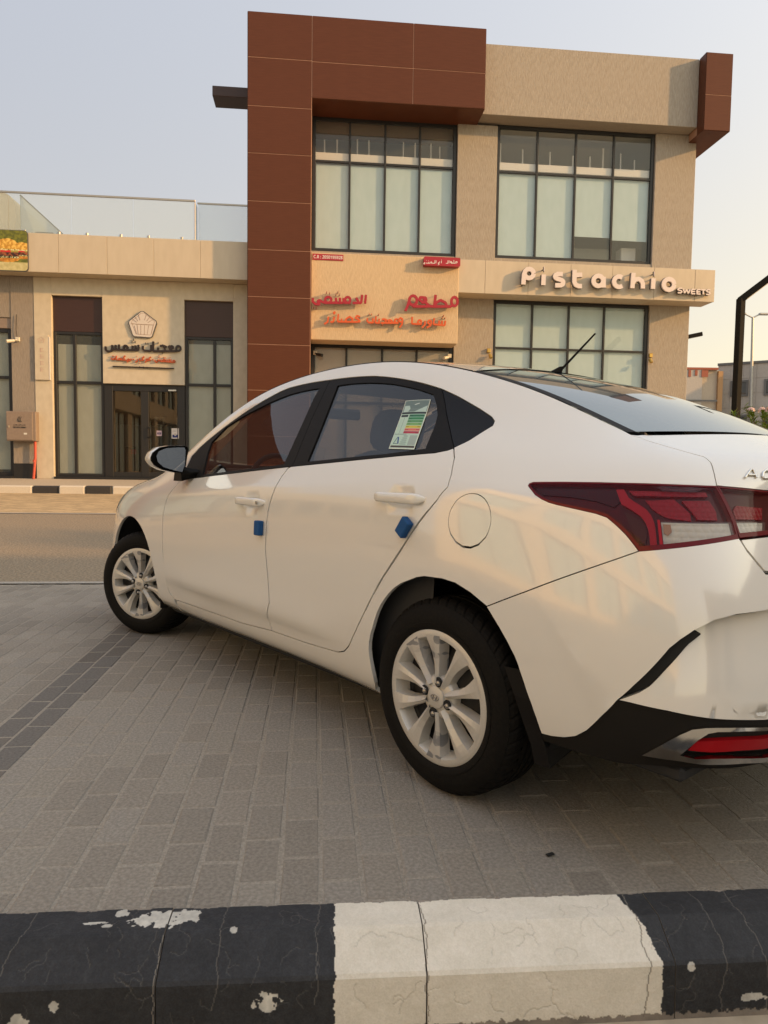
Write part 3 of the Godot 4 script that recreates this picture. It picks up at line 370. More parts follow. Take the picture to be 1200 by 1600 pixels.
func lens_mat(r: float, g: float, b: float) -> StandardMaterial3D:
	var m := mat(r, g, b, 0.35)
	m.metallic_specular = 0.2
	m.clearcoat_enabled = true
	m.clearcoat = 0.35
	m.clearcoat_roughness = 0.02
	return m

func make_materials() -> void:
	M.paint = glossy(0.82, 0.79, 0.73, 0.14)
	M.paint.metallic = 0.09
	M.paint.metallic_specular = 0.5
	M.black_gloss = mat(0.008, 0.007, 0.007, 0.12)
	M.black_gloss.metallic_specular = 0.3
	M.black_trim = mat(0.010, 0.009, 0.0085, 0.5)
	M.black_trim.metallic_specular = 0.25
	M.black_soft = mat(0.010, 0.010, 0.010, 0.75)
	M.cladding = rough_mat(Color(0.013, 0.012, 0.011), Color(0.02, 0.018, 0.016), Vector3(6, 6, 6), 0.02, 0.1, 3, 5, 0.55, false)
	M.cladding.metallic_specular = 0.2
	M.window = pane_mat(0.007, 0.009, 0.011, 0.55)
	M.backlight_glass = pane_mat(0.30, 0.34, 0.345, 0.88)
	M.backlight_glass.metallic = 0.6
	M.backlight_glass.metallic_specular = 0.75
	M.window.metallic_specular = 0.75
	M.chrome = mat(0.72, 0.70, 0.66, 0.12, 1.0)
	M.mirror = mat(0.80, 0.84, 0.88, 0.02, 1.0)
	M.lamp_red = lens_mat(0.060, 0.0015, 0.003)
	M.lamp_rim = lens_mat(0.13, 0.004, 0.008)
	M.lamp_bright = lens_mat(0.34, 0.007, 0.015)
	M.reflector = lens_mat(0.40, 0.010, 0.016)
	M.lamp_cell = lens_mat(0.26, 0.005, 0.012)
	M.lamp_smoke = lens_mat(0.030, 0.002, 0.003)
	M.lamp_dark = lens_mat(0.055, 0.012, 0.008)
	M.lamp_lens = pane_mat(0.10, 0.002, 0.005, 0.16)
	M.lamp_lens.metallic_specular = 0.26
	M.lamp_lens_clear = pane_mat(0.3, 0.28, 0.25, 0.10)
	M.lamp_amber = lens_mat(0.30, 0.13, 0.05)
	M.lamp_clear = lens_mat(0.52, 0.48, 0.41)
	M.lamp_clear.heightmap_enabled = true
	M.lamp_clear.heightmap_scale = 0.25
	M.lamp_clear.heightmap_texture = cell_tex()
	tri_map(M.lamp_clear, Vector3(9, 9, 9), false)
	M.lamp_cell.heightmap_enabled = true
	M.lamp_cell.heightmap_scale = 0.22
	M.lamp_cell.heightmap_texture = cell_tex()
	tri_map(M.lamp_cell, Vector3(11, 11, 11), false)
	M.headlamp = glossy(0.18, 0.18, 0.18, 0.1)
	M.rubber = rough_mat(Color(0.006, 0.0055, 0.005), Color(0.014, 0.0125, 0.0105), Vector3(5, 5, 5), 0.05, 0.03, 4, 9, 0.68, false)
	M.rubber.metallic_specular = 0.25
	M.wheel_silver = rough_mat(Color(0.58, 0.55, 0.50), Color(0.64, 0.61, 0.55), Vector3(4, 4, 4), 0.0, 0.05, 3, 11, 0.38, false)
	M.wheel_silver.metallic = 0.25
	M.wheel_worn = M.wheel_silver.duplicate()
	var worn := noise(0.012, 3, 12, 256, Color(0.01, 0.01, 0.01), Color(1, 1, 1))
	worn.color_ramp.set_color(0, Color(0.235, 0.24, 0.25).linear_to_srgb())
	worn.color_ramp.set_color(1, Color(0.58, 0.55, 0.50).linear_to_srgb())
	worn.color_ramp.set_offset(0, 0.44)
	worn.color_ramp.set_offset(1, 0.47)
	M.wheel_worn.albedo_texture = worn
	M.wheel_worn.roughness = 0.5
	M.wheel_worn.uv1_scale = Vector3(3.1, 3.1, 3.1)
	M.steel_black = mat(0.012, 0.012, 0.013, 0.6, 0.2)
	M.nut = mat(0.35, 0.34, 0.33, 0.3, 1.0)
	M.seat = rough_mat(Color(0.035, 0.036, 0.042), Color(0.05, 0.05, 0.056), Vector3(8, 8, 8), 0.05, 0.1, 3, 13, 0.9, false)
	M.dash = mat(0.02, 0.02, 0.022, 0.7)
	M.headliner = mat(0.42, 0.40, 0.37, 0.9)
	M.foam = rough_mat(Color(0.006, 0.065, 0.21), Color(0.010, 0.085, 0.26), Vector3(10, 10, 10), 0.06, 0.2, 3, 14, 0.85, false)
	# setting
	M.brick = rough_mat(Color(0.21, 0.187, 0.157), Color(0.375, 0.34, 0.292), Vector3(1.7, 1.7, 1.7), 0.22, 0.085, 5, 21, 0.9)
	M.brick.vertex_color_use_as_albedo = true
	M.bricks = []
	for k in 7:
		var t := 0.87 + 0.035 * k
		var m: StandardMaterial3D = M.brick.duplicate()
		m.vertex_color_use_as_albedo = false
		m.albedo_color = lin(minf(t, 1.0), minf(t * 0.985, 1.0), minf(t * 0.965, 1.0))
		M.bricks.append(m)
	M.brick_dark = M.brick.duplicate()
	M.brick_dark.vertex_color_use_as_albedo = false
	M.brick_dark.albedo_color = lin(0.56, 0.57, 0.60)
	M.joint = rough_mat(Color(0.25, 0.22, 0.18), Color(0.44, 0.395, 0.33), Vector3(3, 3, 3), 0.3, 0.05, 5, 23, 0.95)
	M.asphalt = rough_mat(Color(0.15, 0.115, 0.078), Color(0.46, 0.37, 0.255), Vector3(0.8, 0.8, 0.8), 0.8, 0.075, 5, 25, 0.92)
	M.sand = rough_mat(Color(0.26, 0.215, 0.16), Color(0.38, 0.325, 0.25), Vector3(0.4, 0.4, 0.4), 0.4, 0.03, 5, 27, 0.95)
	M.walk = rough_mat(Color(0.40, 0.335, 0.245), Color(0.52, 0.44, 0.33), Vector3(0.7, 0.7, 0.7), 0.1, 0.04, 5, 28, 0.9)
	M.concrete = rough_mat(Color(0.30, 0.275, 0.235), Color(0.46, 0.42, 0.37), Vector3(1.1, 1.1, 1.1), 0.2, 0.04, 5, 29, 0.9)
	M.kerb_black = rough_mat(Color(0.016, 0.016, 0.018), Color(0.06, 0.055, 0.05), Vector3(1.5, 1.5, 1.5), 0.1, 0.05, 5, 30, 0.7)
	M.kerb_white = rough_mat(Color(0.50, 0.46, 0.38), Color(0.68, 0.63, 0.54), Vector3(1.5, 1.5, 1.5), 0.1, 0.05, 5, 31, 0.75)
	M.stucco = rough_mat(Color(0.29, 0.25, 0.20), Color(0.44, 0.40, 0.345), Vector3(1.9, 0.17, 1.9), 0.9, 0.045, 4, 33, 0.9)
	M.stucco_board = rough_mat(Color(0.50, 0.375, 0.235), Color(0.66, 0.515, 0.335), Vector3(1.9, 0.17, 1.9), 0.8, 0.045, 4, 34, 0.9)
	M.stucco_grey = rough_mat(Color(0.24, 0.205, 0.17), Color(0.34, 0.30, 0.255), Vector3(1.9, 0.17, 1.9), 0.9, 0.045, 4, 35, 0.9)
	M.cream_panel = rough_mat(Color(0.49, 0.42, 0.315), Color(0.55, 0.475, 0.365), Vector3(0.35, 0.10, 0.35), 0.0, 0.02, 4, 37, 0.5)
	M.cream_wall = rough_mat(Color(0.49, 0.43, 0.325), Color(0.58, 0.515, 0.40), Vector3(0.45, 0.3, 0.45), 0.05, 0.02, 5, 39, 0.8)
	M.brown_panel = rough_mat(Color(0.086, 0.029, 0.0145), Color(0.112, 0.040, 0.020), Vector3(0.12, 2.6, 0.12), 0.0, 0.03, 4, 41, 0.42)
	M.brown_panel.metallic_specular = 0.3
	M.brown_joint = mat(0.40, 0.235, 0.165, 0.8)
	M.brown_dark = rough_mat(Color(0.036, 0.014, 0.010), Color(0.05, 0.02, 0.014), Vector3(0.12, 2.6, 0.12), 0.0, 0.03, 4, 43, 0.45)
	M.frame_black = mat(0.014, 0.014, 0.015, 0.45)
	M.pane = pane_mat(0.38, 0.43, 0.41, 0.13)
	M.door_pane = pane_mat(0.022, 0.016, 0.011, 0.55)
	M.rail_glass = pane_mat(0.55, 0.64, 0.62, 0.22)
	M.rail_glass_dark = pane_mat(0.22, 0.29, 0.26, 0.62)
	M.blind = rough_mat(Color(0.41, 0.55, 0.575), Color(0.46, 0.60, 0.63), Vector3(0.4, 0.15, 0.4), 0.0, 0.02, 3, 45, 0.9)
	M.blind_low = mat(0.33, 0.29, 0.25, 0.85)
	M.blind_tan = rough_mat(Color(0.27, 0.285, 0.235), Color(0.32, 0.335, 0.28), Vector3(0.4, 0.15, 0.4), 0.0, 0.02, 3, 46, 0.9)
	M.room = mat(0.62, 0.63, 0.60, 0.9)
	M.room_dark = mat(0.12, 0.075, 0.045, 0.8)
	M.counter = mat(0.20, 0.20, 0.16, 0.5)
	M.white_box = mat(0.62, 0.62, 0.58, 0.6)
	M.steel = mat(0.42, 0.39, 0.34, 0.35, 0.8)
	M.cabinet = rough_mat(Color(0.22, 0.17, 0.135), Color(0.27, 0.21, 0.165), Vector3(0.5, 0.5, 0.5), 0.0, 0.05, 4, 47, 0.5)
	M.pipe_red = mat(0.52, 0.085, 0.05, 0.5)
	M.sign_red = mat(0.34, 0.008, 0.022, 0.4)
	M.sign_orange = mat(0.60, 0.095, 0.016, 0.45)
	M.sign_brown = mat(0.020, 0.012, 0.012, 0.45)
	M.sign_rust = mat(0.44, 0.085, 0.025, 0.5)
	M.sign_white = mat(0.68, 0.60, 0.57, 0.5)
	M.sign_grey = mat(0.085, 0.085, 0.085, 0.5)
	M.sign_face = mat(0.60, 0.555, 0.51, 0.55)
	M.sign_line = mat(0.30, 0.20, 0.15, 0.6)
	M.engraved = mat(0.50, 0.36, 0.30, 0.7)
	M.brass = mat(0.55, 0.36, 0.10, 0.35, 0.8)
	M.cctv = mat(0.60, 0.56, 0.45, 0.4)
	M.pole = mat(0.024, 0.022, 0.018, 0.7)
	M.pole.metallic_specular = 0.12
	M.galvanised = mat(0.42, 0.42, 0.40, 0.5, 0.6)
	M.far_grey = rough_mat(Color(0.40, 0.375, 0.345), Color(0.47, 0.44, 0.405), Vector3(0.2, 0.2, 0.2), 0.0, 0.05, 4, 49, 0.8)
	M.far_tan = rough_mat(Color(0.44, 0.38, 0.30), Color(0.50, 0.43, 0.345), Vector3(0.2, 0.2, 0.2), 0.0, 0.05, 4, 51, 0.8)
	M.far_orange = mat(0.42, 0.25, 0.12, 0.8)
	M.far_red = mat(0.32, 0.10, 0.06, 0.8)
	M.far_frame = mat(0.14, 0.14, 0.14, 0.6)
	M.far_pane = pane_mat(0.05, 0.06, 0.07, 0.7)
	M.yellow_wall = rough_mat(Color(0.62, 0.48, 0.27), Color(0.70, 0.55, 0.32), Vector3(0.3, 0.3, 0.3), 0.0, 0.04, 4, 53, 0.85)
	M.pale_plaster = rough_mat(Color(0.72, 0.60, 0.42), Color(0.78, 0.66, 0.48), Vector3(0.3, 0.3, 0.3), 0.0, 0.04, 4, 57, 0.85)
	M.leaf = mat(0.15, 0.20, 0.022, 0.55)
	M.leaf.backlight_enabled = true
	M.leaf.backlight = Color(0.55, 0.62, 0.12)
	M.leaf.vertex_color_use_as_albedo = true
	M.petal = mat(0.66, 0.46, 0.40, 0.7)
	M.bark = mat(0.14, 0.10, 0.07, 0.9)

func cell_tex() -> ImageTexture:
	if M.has("cells"):
		return M.cells
	var im := Image.create(128, 128, false, Image.FORMAT_RGB8)
	for y in 128:
		for x in 128:
			var a := fposmod(x, 16.0) / 16.0 - 0.5
			var b := fposmod(y, 16.0) / 16.0 - 0.5
			var h := clampf(1.0 - 3.2 * (a * a + b * b), 0.0, 1.0)
			im.set_pixel(x, y, Color(h, h, h))
	M.cells = ImageTexture.create_from_image(im)
	return M.cells
# ---------------------------------------------------------------- car surface: a bicubic net, u round the car from nose to tail, v from roof line to sill
const NS := 23
const NR := 11
var net := PackedVector3Array()
var cups := [Vector3(0.175, 0.922, 0.0), Vector3(1.165, 0.862, 0.0)]

func make_net() -> void:
	var w := NR + 2
	net.resize((NS + 2) * w)
	for i in NS:
		for j in NR:
			var k := (i * NR + j) * 3
			net[(i + 1) * w + j + 1] = Vector3(NET[k], NET[k + 1], NET[k + 2])
	var fl := Vector3(1, 1, -1)
	for j in NR:
		net[j + 1] = net[2 * w + j + 1] * fl
		net[(NS + 1) * w + j + 1] = net[(NS - 1) * w + j + 1] * fl
	for i in NS + 2:
		net[i * w] = 2.0 * net[i * w + 1] - net[i * w + 2]
		net[i * w + w - 1] = 2.0 * net[i * w + w - 2] - net[i * w + w - 3]

func bas(t: float) -> Vector4:
	var s := 1.0 - t
	return Vector4(s * s * s, 3 * t * t * t - 6 * t * t + 4, -3 * t * t * t + 3 * t * t + 3 * t + 1, t * t * t) / 6.0

func dbas(t: float) -> Vector4:
	var s := 1.0 - t
	return Vector4(-s * s, 3 * t * t - 4 * t, -3 * t * t + 2 * t + 1, t * t) / 2.0

# [point, outward normal] in the car frame (x forward, y up, l left)
func skin(u: float, vv: float) -> Array:
	var i := clampi(int(floor(u)), 0, NS - 2)
	var j := clampi(int(floor(vv)), 0, NR - 2)
	var a := bas(u - i)
	var b := bas(vv - j)
	var da := dbas(u - i)
	var db := dbas(vv - j)
	var p := Vector3.ZERO
	var du := Vector3.ZERO
	var dv := Vector3.ZERO
	for k in 4:
		var o := (i + k) * (NR + 2) + j
		var r := net[o] * b.x + net[o + 1] * b.y + net[o + 2] * b.z + net[o + 3] * b.w
		var rd := net[o] * db.x + net[o + 1] * db.y + net[o + 2] * db.z + net[o + 3] * db.w
		p += r * a[k]
		du += r * da[k]
		dv += rd * a[k]
	return [p, du.cross(dv).normalized()]

func cl(p: Vector3) -> Vector3:   # car frame to the car node's axes
	return Vector3(-p.z, p.y, -p.x)

func flat2(a: Array) -> PackedVector2Array:
	var o := PackedVector2Array()
	for k in a.size() / 2:
		o.append(Vector2(a[2 * k] * 0.28, a[2 * k + 1] * 0.11))
	return o

func outline(key: String) -> PackedVector2Array:
	return flat2(OUTLINES[key])

func resample(poly: PackedVector2Array, step: float) -> PackedVector2Array:
	var o := PackedVector2Array()
	for k in poly.size():
		var a := poly[k]
		var b := poly[(k + 1) % poly.size()]
		var m := maxi(1, int(ceil(a.distance_to(b) / step)))
		for q in m:
			o.append(a.lerp(b, float(q) / m))
	return o

# skin cut to an outline (metric u, v), inset by gap, moved by off along the normal, with returns of depth ret at its edges
func panel(b: Buf, outer: PackedVector2Array, holes: Array, gap: float, step: float, off: Callable, ret: float, mirror: bool, left := true) -> void:
	var rings := []
	var g: Array = Geometry2D.offset_polygon(outer, -gap, Geometry2D.JOIN_MITER) if gap > 0.0 else [outer]
	for q in g:
		if q.size() > 2:
			rings.append(resample(q, step * 0.8))
	for hh in holes:
		var g2: Array = Geometry2D.offset_polygon(hh, gap, Geometry2D.JOIN_MITER) if gap > 0.0 else [hh]
		for q in g2:
			rings.append(resample(q, step * 0.6))
	var pts := PackedVector2Array()
	var lo := Vector2(1e9, 1e9)
	var hi := -lo
	for r in rings:
		pts.append_array(r)
		for q in r:
			lo = lo.min(q)
			hi = hi.max(q)
	var edge := pts.size()
	var cell := {}
	for k in edge:
		var key := Vector2i((pts[k] / step).floor())
		if not cell.has(key):
			cell[key] = []
		cell[key].append(pts[k])
	var nx := int((hi.x - lo.x) / step) + 1
	var ny := int((hi.y - lo.y) / step) + 1
	for iy in ny:
		for ix in nx:
			var q := lo + Vector2((ix + 0.5 + 0.25 * (iy % 2)) * step, (iy + 0.5) * step)
			if not inside(q, rings):
				continue
			var ok := true
			var key := Vector2i((q / step).floor())
			for dx in [-1, 0, 1]:
				for dy in [-1, 0, 1]:
					for e in cell.get(key + Vector2i(dx, dy), []):
						if q.distance_squared_to(e) < 0.36 * step * step:
							ok = false
			if ok:
				pts.append(q)
	var tri := Geometry2D.triangulate_delaunay(pts)
	var pos := PackedVector3Array()
	var nor := PackedVector3Array()
	for q in pts:
		var s := skin(q.x / 0.28, q.y / 0.11)
		pos.append(s[0] + s[1] * float(off.call(s[0], q)))
		nor.append(s[1])
	# normals of a moved skin follow the moved faces
	var moved := PackedVector3Array()
	moved.resize(pts.size())
	var keep := PackedInt32Array()
	for k in tri.size() / 3:
		var i0 := tri[3 * k]
		var i1 := tri[3 * k + 1]
		var i2 := tri[3 * k + 2]
		if inside((pts[i0] + pts[i1] + pts[i2]) / 3.0, rings):
			keep.append_array([i0, i1, i2])
			var nn := (pos[i1] - pos[i0]).cross(pos[i2] - pos[i0])
			if nn.dot(nor[i0]) < 0:
				nn = -nn
			for i in [i0, i1, i2]:
				moved[i] += nn
	for side in ([1.0, -1.0] if mirror else ([1.0] if left else [-1.0])):
		var fl := Vector3(1, 1, side)
		var base := b.v.size()
		for k in pts.size():
			var nn := nor[k]
			var s0: float = off.call(pos[k], pts[k])
			if absf(s0) > 0.00002 and moved[k].length() > 0:
				nn = moved[k].normalized()
			b.vert(cl(pos[k] * fl), cl(nn * fl), Vector2(pts[k].x, pts[k].y))
		for k in keep.size() / 3:
			b.face(base + keep[3 * k], base + keep[3 * k + 1], base + keep[3 * k + 2])
		if ret > 0.0:
			var at := 0
			for r in rings:
				for k in r.size():
					var k2: int = (k + 1) % r.size()
					var a: int = at + k
					var d: int = at + k2
					var pa := pos[a]
					var pd := pos[d]
					var qa := pa - nor[a] * ret
					var qd := pd - nor[d] * ret
					var nn := (pd - pa).cross(nor[a]).normalized()
					var m2: Vector2 = (r[k] + r[k2]) * 0.5
					var dir: Vector2 = (r[k2] - r[k]).normalized()
					if inside(m2 + Vector2(dir.y, -dir.x) * 0.002, rings):
						nn = nn if _side(m2, Vector2(dir.y, -dir.x), nn) else -nn
					else:
						nn = nn if _side(m2, Vector2(-dir.y, dir.x), nn) else -nn
					var i := b.vert(cl(pa * fl), cl(nn * fl)); b.vert(cl(pd * fl), cl(nn * fl)); b.vert(cl(qd * fl), cl(nn * fl)); b.vert(cl(qa * fl), cl(nn * fl))
					b.face(i, i + 1, i + 2)
					b.face(i, i + 2, i + 3)
				at += r.size()

# true when nn points away from the inside direction d of the outline at m
func _side(m: Vector2, d: Vector2, nn: Vector3) -> bool:
	var p: Vector3 = skin(m.x / 0.28, m.y / 0.11)[0]
	var q: Vector3 = skin((m.x + d.x * 0.01) / 0.28, (m.y + d.y * 0.01) / 0.11)[0]
	return (q - p).dot(nn) < 0.0

func inside(q: Vector2, rings: Array) -> bool:
	var c := 0
	for r in rings:
		if Geometry2D.is_point_in_polygon(q, r):
			c += 1
	return c % 2 == 1

func zero(_p: Vector3, _q: Vector2) -> float:
	return 0.0

func by(d: float) -> Callable:
	return func(_p, _q): return d

# door skins: a dished cup behind each handle, a soft crease low on the door
func door_off(p: Vector3, _q: Vector2) -> float:
	var o := 0.0
	for c in cups:
		var dx: float = (p.x - c.x) / 0.078
		var dy: float = (p.y - c.y + 0.004) / 0.05
		var r := dx * dx + dy * dy
		if r < 1.0:
			o -= 0.016 * pow(1.0 - r, 0.8)
	var cy := 0.405 + 0.012 * (p.x - 1.2)
	var e := (p.y - cy) / 0.035
	var fade := clampf((p.x - 0.42) / 0.3, 0.0, 1.0) * clampf((2.25 - p.x) / 0.4, 0.0, 1.0)
	o += 0.011 * fade * (exp(-e * e * 1.6) if e < 0.0 else exp(-e * e * 0.2))
	return o

func lip_off(p: Vector3, _q: Vector2) -> float:
	return -0.034 * smoothstep(0.43, 0.645, p.y)

func car_part(called: String, key: String, m: Material, off: Callable, ret := 0.012, gap := 0.0021, step := 0.03, holes := [], mirror := false, parent: Node = null, left := true) -> MeshInstance3D:
	var b := Buf.new()
	var hs := []
	for k in holes:
		hs.append(outline(k))
	panel(b, outline(key), hs, gap, step, off, ret, mirror, left)
	return obj(called, b, m, parent if parent else car)

# lamp: a moulded rim, a red housing set back behind a clear-coloured lens
func lamp(called: String, key: String, clear_key: String, left: bool) -> MeshInstance3D:
	var o := outline(key)
	var inner: Array = Geometry2D.offset_polygon(o, -0.007, Geometry2D.JOIN_ROUND)
	var b := Buf.new()
	panel(b, o, [inner[0]], 0.0, 0.012, zero, 0.022, false, left)
	var rim := obj(called, b, M.lamp_rim, car)
	b = Buf.new()
	panel(b, o, [], 0.002, 0.02, by(-0.016), 0.0, false, left)
	obj("housing", b, M.lamp_red, rim)
	b = Buf.new()
	panel(b, inner[0], [outline(clear_key)], 0.0, 0.02, by(-0.0012), 0.0, false, left)
	obj("lens", b, M.lamp_lens, rim)
	return rim

# roof, screens and bonnet: ruled between the roof line and its mirror image over a centre line
var centre := [Vector2(3.245, 0.80), Vector2(3.24, 0.80), Vector2(3.20, 0.825), Vector2(3.12, 0.862), Vector2(2.97, 0.905), Vector2(2.74, 0.955), Vector2(2.55, 0.985), Vector2(2.40, 1.02), Vector2(2.10, 1.19), Vector2(1.78, 1.352), Vector2(1.42, 1.446), Vector2(1.02, 1.466), Vector2(0.66, 1.458), Vector2(0.36, 1.430), Vector2(0.13, 1.390), Vector2(-0.12, 1.326), Vector2(-0.37, 1.238), Vector2(-0.60, 1.138)]

func centre_at(u: float) -> Vector2:
	var i := clampi(int(floor(u)), 0, 16)
	var t := u - i
	return centre[i].cubic_interpolate(centre[i + 1], centre[maxi(i - 1, 0)], centre[mini(i + 2, 17)], t)

func top_point(u: float, s: float) -> Vector3:
	var e: Vector3 = skin(u, 0.0)[0]
	var c := centre_at(u)
	var k := 1.0 - pow(absf(s), 2.3)
	return Vector3(lerpf(e.x, c.x, k), lerpf(e.y, c.y, k), e.z * s)

func top_patch(b: Buf, u0: float, u1: float, nu: int, s1: float, ns: int, lift := 0.0) -> void:
	var base := b.v.size()
	for i in nu + 1:
		for j in ns + 1:
			var u := lerpf(u0, u1, float(i) / nu)
			var s := lerpf(-s1, s1, float(j) / ns)
			var e := 0.01
			var du := top_point(u + e, s) - top_point(u - e, s)
			var ds := top_point(u, minf(s + e, 1.0)) - top_point(u, maxf(s - e, -1.0))
			var nn := du.cross(ds).normalized()
			if nn.y < 0:
				nn = -nn
			b.vert(cl(top_point(u, s) + nn * lift), cl(nn), Vector2(float(i) / nu, float(j) / ns))
	for i in nu:
		for j in ns:
			var k := base + i * (ns + 1) + j
			b.face(k, k + 1, k + ns + 1)
			b.face(k + 1, k + ns + 2, k + ns + 1)

# ---------------------------------------------------------------- wheels, built round +z (outwards)
func make_wheel(parent: Node3D, at: Vector3, steer: float, right: bool, name_: String) -> void:
	var w := part(name_, parent)
	var out := Vector3.RIGHT if right else Vector3.LEFT
	var bz := out.rotated(Vector3.UP, steer)
	var by_ := Vector3.UP
	var bx := by_.cross(bz)
	w.transform = Transform3D(Basis(bx, by_, bz), at)
	var b := Buf.new()
	# tyre: outer bead, sidewall, shoulder, grooved tread
	var pr := [Vector2(0.196, -0.030), Vector2(0.203, -0.004), Vector2(0.212, 0.006), Vector2(0.228, 0.013), Vector2(0.234, 0.0135), Vector2(0.2345, 0.0115), Vector2(0.250, 0.013), Vector2(0.268, 0.0095), Vector2(0.280, 0.003), Vector2(0.2895, -0.004), Vector2(0.290, -0.006), Vector2(0.298, -0.014), Vector2(0.3045, -0.024), Vector2(0.3075, -0.036)]
	b.lathe(pr.slice(0, 10), 96)
	# shoulder: sipes cut across it
	var sh := pr.slice(9)
	sh.append(Vector2(0.3082, -0.052))
	var seg := 240
	for k in seg:
		for j in sh.size() - 1:
			var q := []
			for e in [[k, j], [k + 1, j], [k + 1, j + 1], [k, j + 1]]:
				var g := 1.0 if posmod(e[0], 5) == 0 else 0.0
				var p: Vector2 = sh[e[1]]
				var a: float = TAU * (e[0] + 0.9 * e[1]) / seg
				var r: float = p.x - 0.0042 * g * smoothstep(0.0, 2.0, float(e[1]))
				q.append(Vector3(cos(a) * r, sin(a) * r, p.y))
			b.quad(q[3], q[2], q[1], q[0])
	var tread := []
	var z := -0.052
	for k in 4:
		tread.append_array([Vector2(0.3083 + 0.0008 * minf(k, 3 - k), z), Vector2(0.3087 + 0.0008 * minf(k, 3 - k), z - 0.019), Vector2(0.301, z - 0.0205), Vector2(0.301, z - 0.0265)])
		z -= 0.028
	tread.append(Vector2(0.3075, z + 0.004))
	tread.append(Vector2(0.298, z - 0.02))
	tread.append(Vector2(0.26, z - 0.035))
	tread.append(Vector2(0.20, z - 0.02))
	b.lathe(tread, 96)
	obj("tyre", b, M.rubber, w)
	# dark steel wheel behind the cover
	var d := Buf.new()
	d.lathe([Vector2(0.0, -0.034), Vector2(0.09, -0.034), Vector2(0.13, -0.040), Vector2(0.165, -0.050), Vector2(0.190, -0.035), Vector2(0.198, 0.0)], 48)
	var disc := obj("steel_wheel", d, M.steel_black, w)
	var hl := Buf.new()
	for k in 10:
		var a := TAU * k / 10.0 + 0.31
		hl.lathe([Vector2(0.0, -0.036), Vector2(0.017, -0.036)], 12, Transform3D(Basis.IDENTITY, Vector3(cos(a) * 0.152, sin(a) * 0.152, 0.0)))
	obj("vent_hole", hl, M.black_soft, w)
	# cover ring
	var c := Buf.new()
	c.lathe([Vector2(0.174, -0.042), Vector2(0.180, -0.020), Vector2(0.1875, 0.0055), Vector2(0.1895, 0.0078), Vector2(0.205, 0.0092), Vector2(0.2115, 0.005), Vector2(0.2135, -0.004), Vector2(0.2135, -0.012)], 96)
	# hub
	c.lathe([Vector2(0.0, 0.0095), Vector2(0.031, 0.0085), Vector2(0.0345, 0.0065), Vector2(0.036, 0.0015), Vector2(0.058, -0.001), Vector2(0.066, -0.006), Vector2(0.070, -0.016), Vector2(0.072, -0.032)], 64)
	obj("wheel_cover", c, M.wheel_silver, w)
	for k in 10:
		var a := deg_to_rad(90.0 + 2.0 + 36.0 * k + (2.6 if k % 2 == 0 else -2.6))
		var sp := Buf.new()
		var st := []
		var rr := [0.045, 0.075, 0.105, 0.135, 0.160, 0.178, 0.1945]
		var ww := [0.0105, 0.0115, 0.0125, 0.0165, 0.0220, 0.0270, 0.0315]
		var zz := [0.0030, 0.0030, 0.0035, 0.0055, 0.0078, 0.0090, 0.0094]
		var skew := -0.006 if k % 2 == 0 else 0.006
		for q in rr.size():
			var r: float = rr[q]
			var hw: float = ww[q]
			var zc: float = zz[q]
			var bend := skew * sin(PI * (r - 0.045) / 0.1455)
			var rid := 0.0085 * (1.0 - float(q) / 6.0)
			var row := []
			var sg := 1.0 if k % 2 == 0 else -1.0
			for e in [Vector2(-1.2, -0.040), Vector2(-1.0, -0.0065 * (1.0 - q / 6.0) if sg < 0 else -0.0005), Vector2(-0.22 * sg, rid), Vector2(1.0, -0.0065 * (1.0 - q / 6.0) if sg > 0 else -0.0005), Vector2(1.2, -0.040)]:
				var yy: float = e.x * hw + bend
				row.append(Vector3(cos(a) * r - sin(a) * yy, sin(a) * r + cos(a) * yy, zc + e.y))
			st.append(row)
		for q in st.size() - 1:
			for e in 4:
				sp.quad(st[q][e], st[q + 1][e], st[q + 1][e + 1], st[q][e + 1])
		obj("spoke", sp, M.wheel_worn if (k in [0, 1, 5]) else M.wheel_silver, w)
	for k in 4:
		var a := deg_to_rad(90.0 * k + 78.0)
		var x := Transform3D(Basis.IDENTITY, Vector3(cos(a) * 0.052, sin(a) * 0.052, 0.0))
		var h := Buf.new()
		h.lathe([Vector2(0.0, 0.0076), Vector2(0.0155, 0.0075), Vector2(0.0165, 0.004)], 20, x)
		obj("nut_recess_shade", h, M.black_soft, w)  # flat black disc, the shade of the nut hole put into its colour
		var q := Buf.new()
		q.lathe([Vector2(0.0, 0.016), Vector2(0.004, 0.0155), Vector2(0.008, 0.012), Vector2(0.0085, 0.006)], 12, Transform3D(Basis.IDENTITY, x.origin + Vector3(0.003, -0.002, 0)))
		obj("wheel_nut", q, M.nut, w)
	# emblem: an oval ring with a slanted letter
	var em := Buf.new()
	var ring := []
	for k in 25:
		var a := TAU * k / 24.0
		ring.append(Vector3(cos(a) * 0.0165, sin(a) * 0.0095, 0.0105))
	em.tube(ring, 0.0012, 6)
	em.tube([Vector3(-0.0095, -0.0062, 0.0105), Vector3(-0.0045, 0.0066, 0.0105)], 0.0015, 6)
	em.tube([Vector3(0.0045, -0.0066, 0.0105), Vector3(0.0095, 0.0062, 0.0105)], 0.0015, 6)
	em.tube([Vector3(-0.0075, 0.0008, 0.0105), Vector3(-0.001, 0.0015, 0.0105), Vector3(0.001, -0.0015, 0.0105), Vector3(0.0075, -0.0008, 0.0105)], 0.0013, 6)
	obj("emblem", em, M.nut, w)

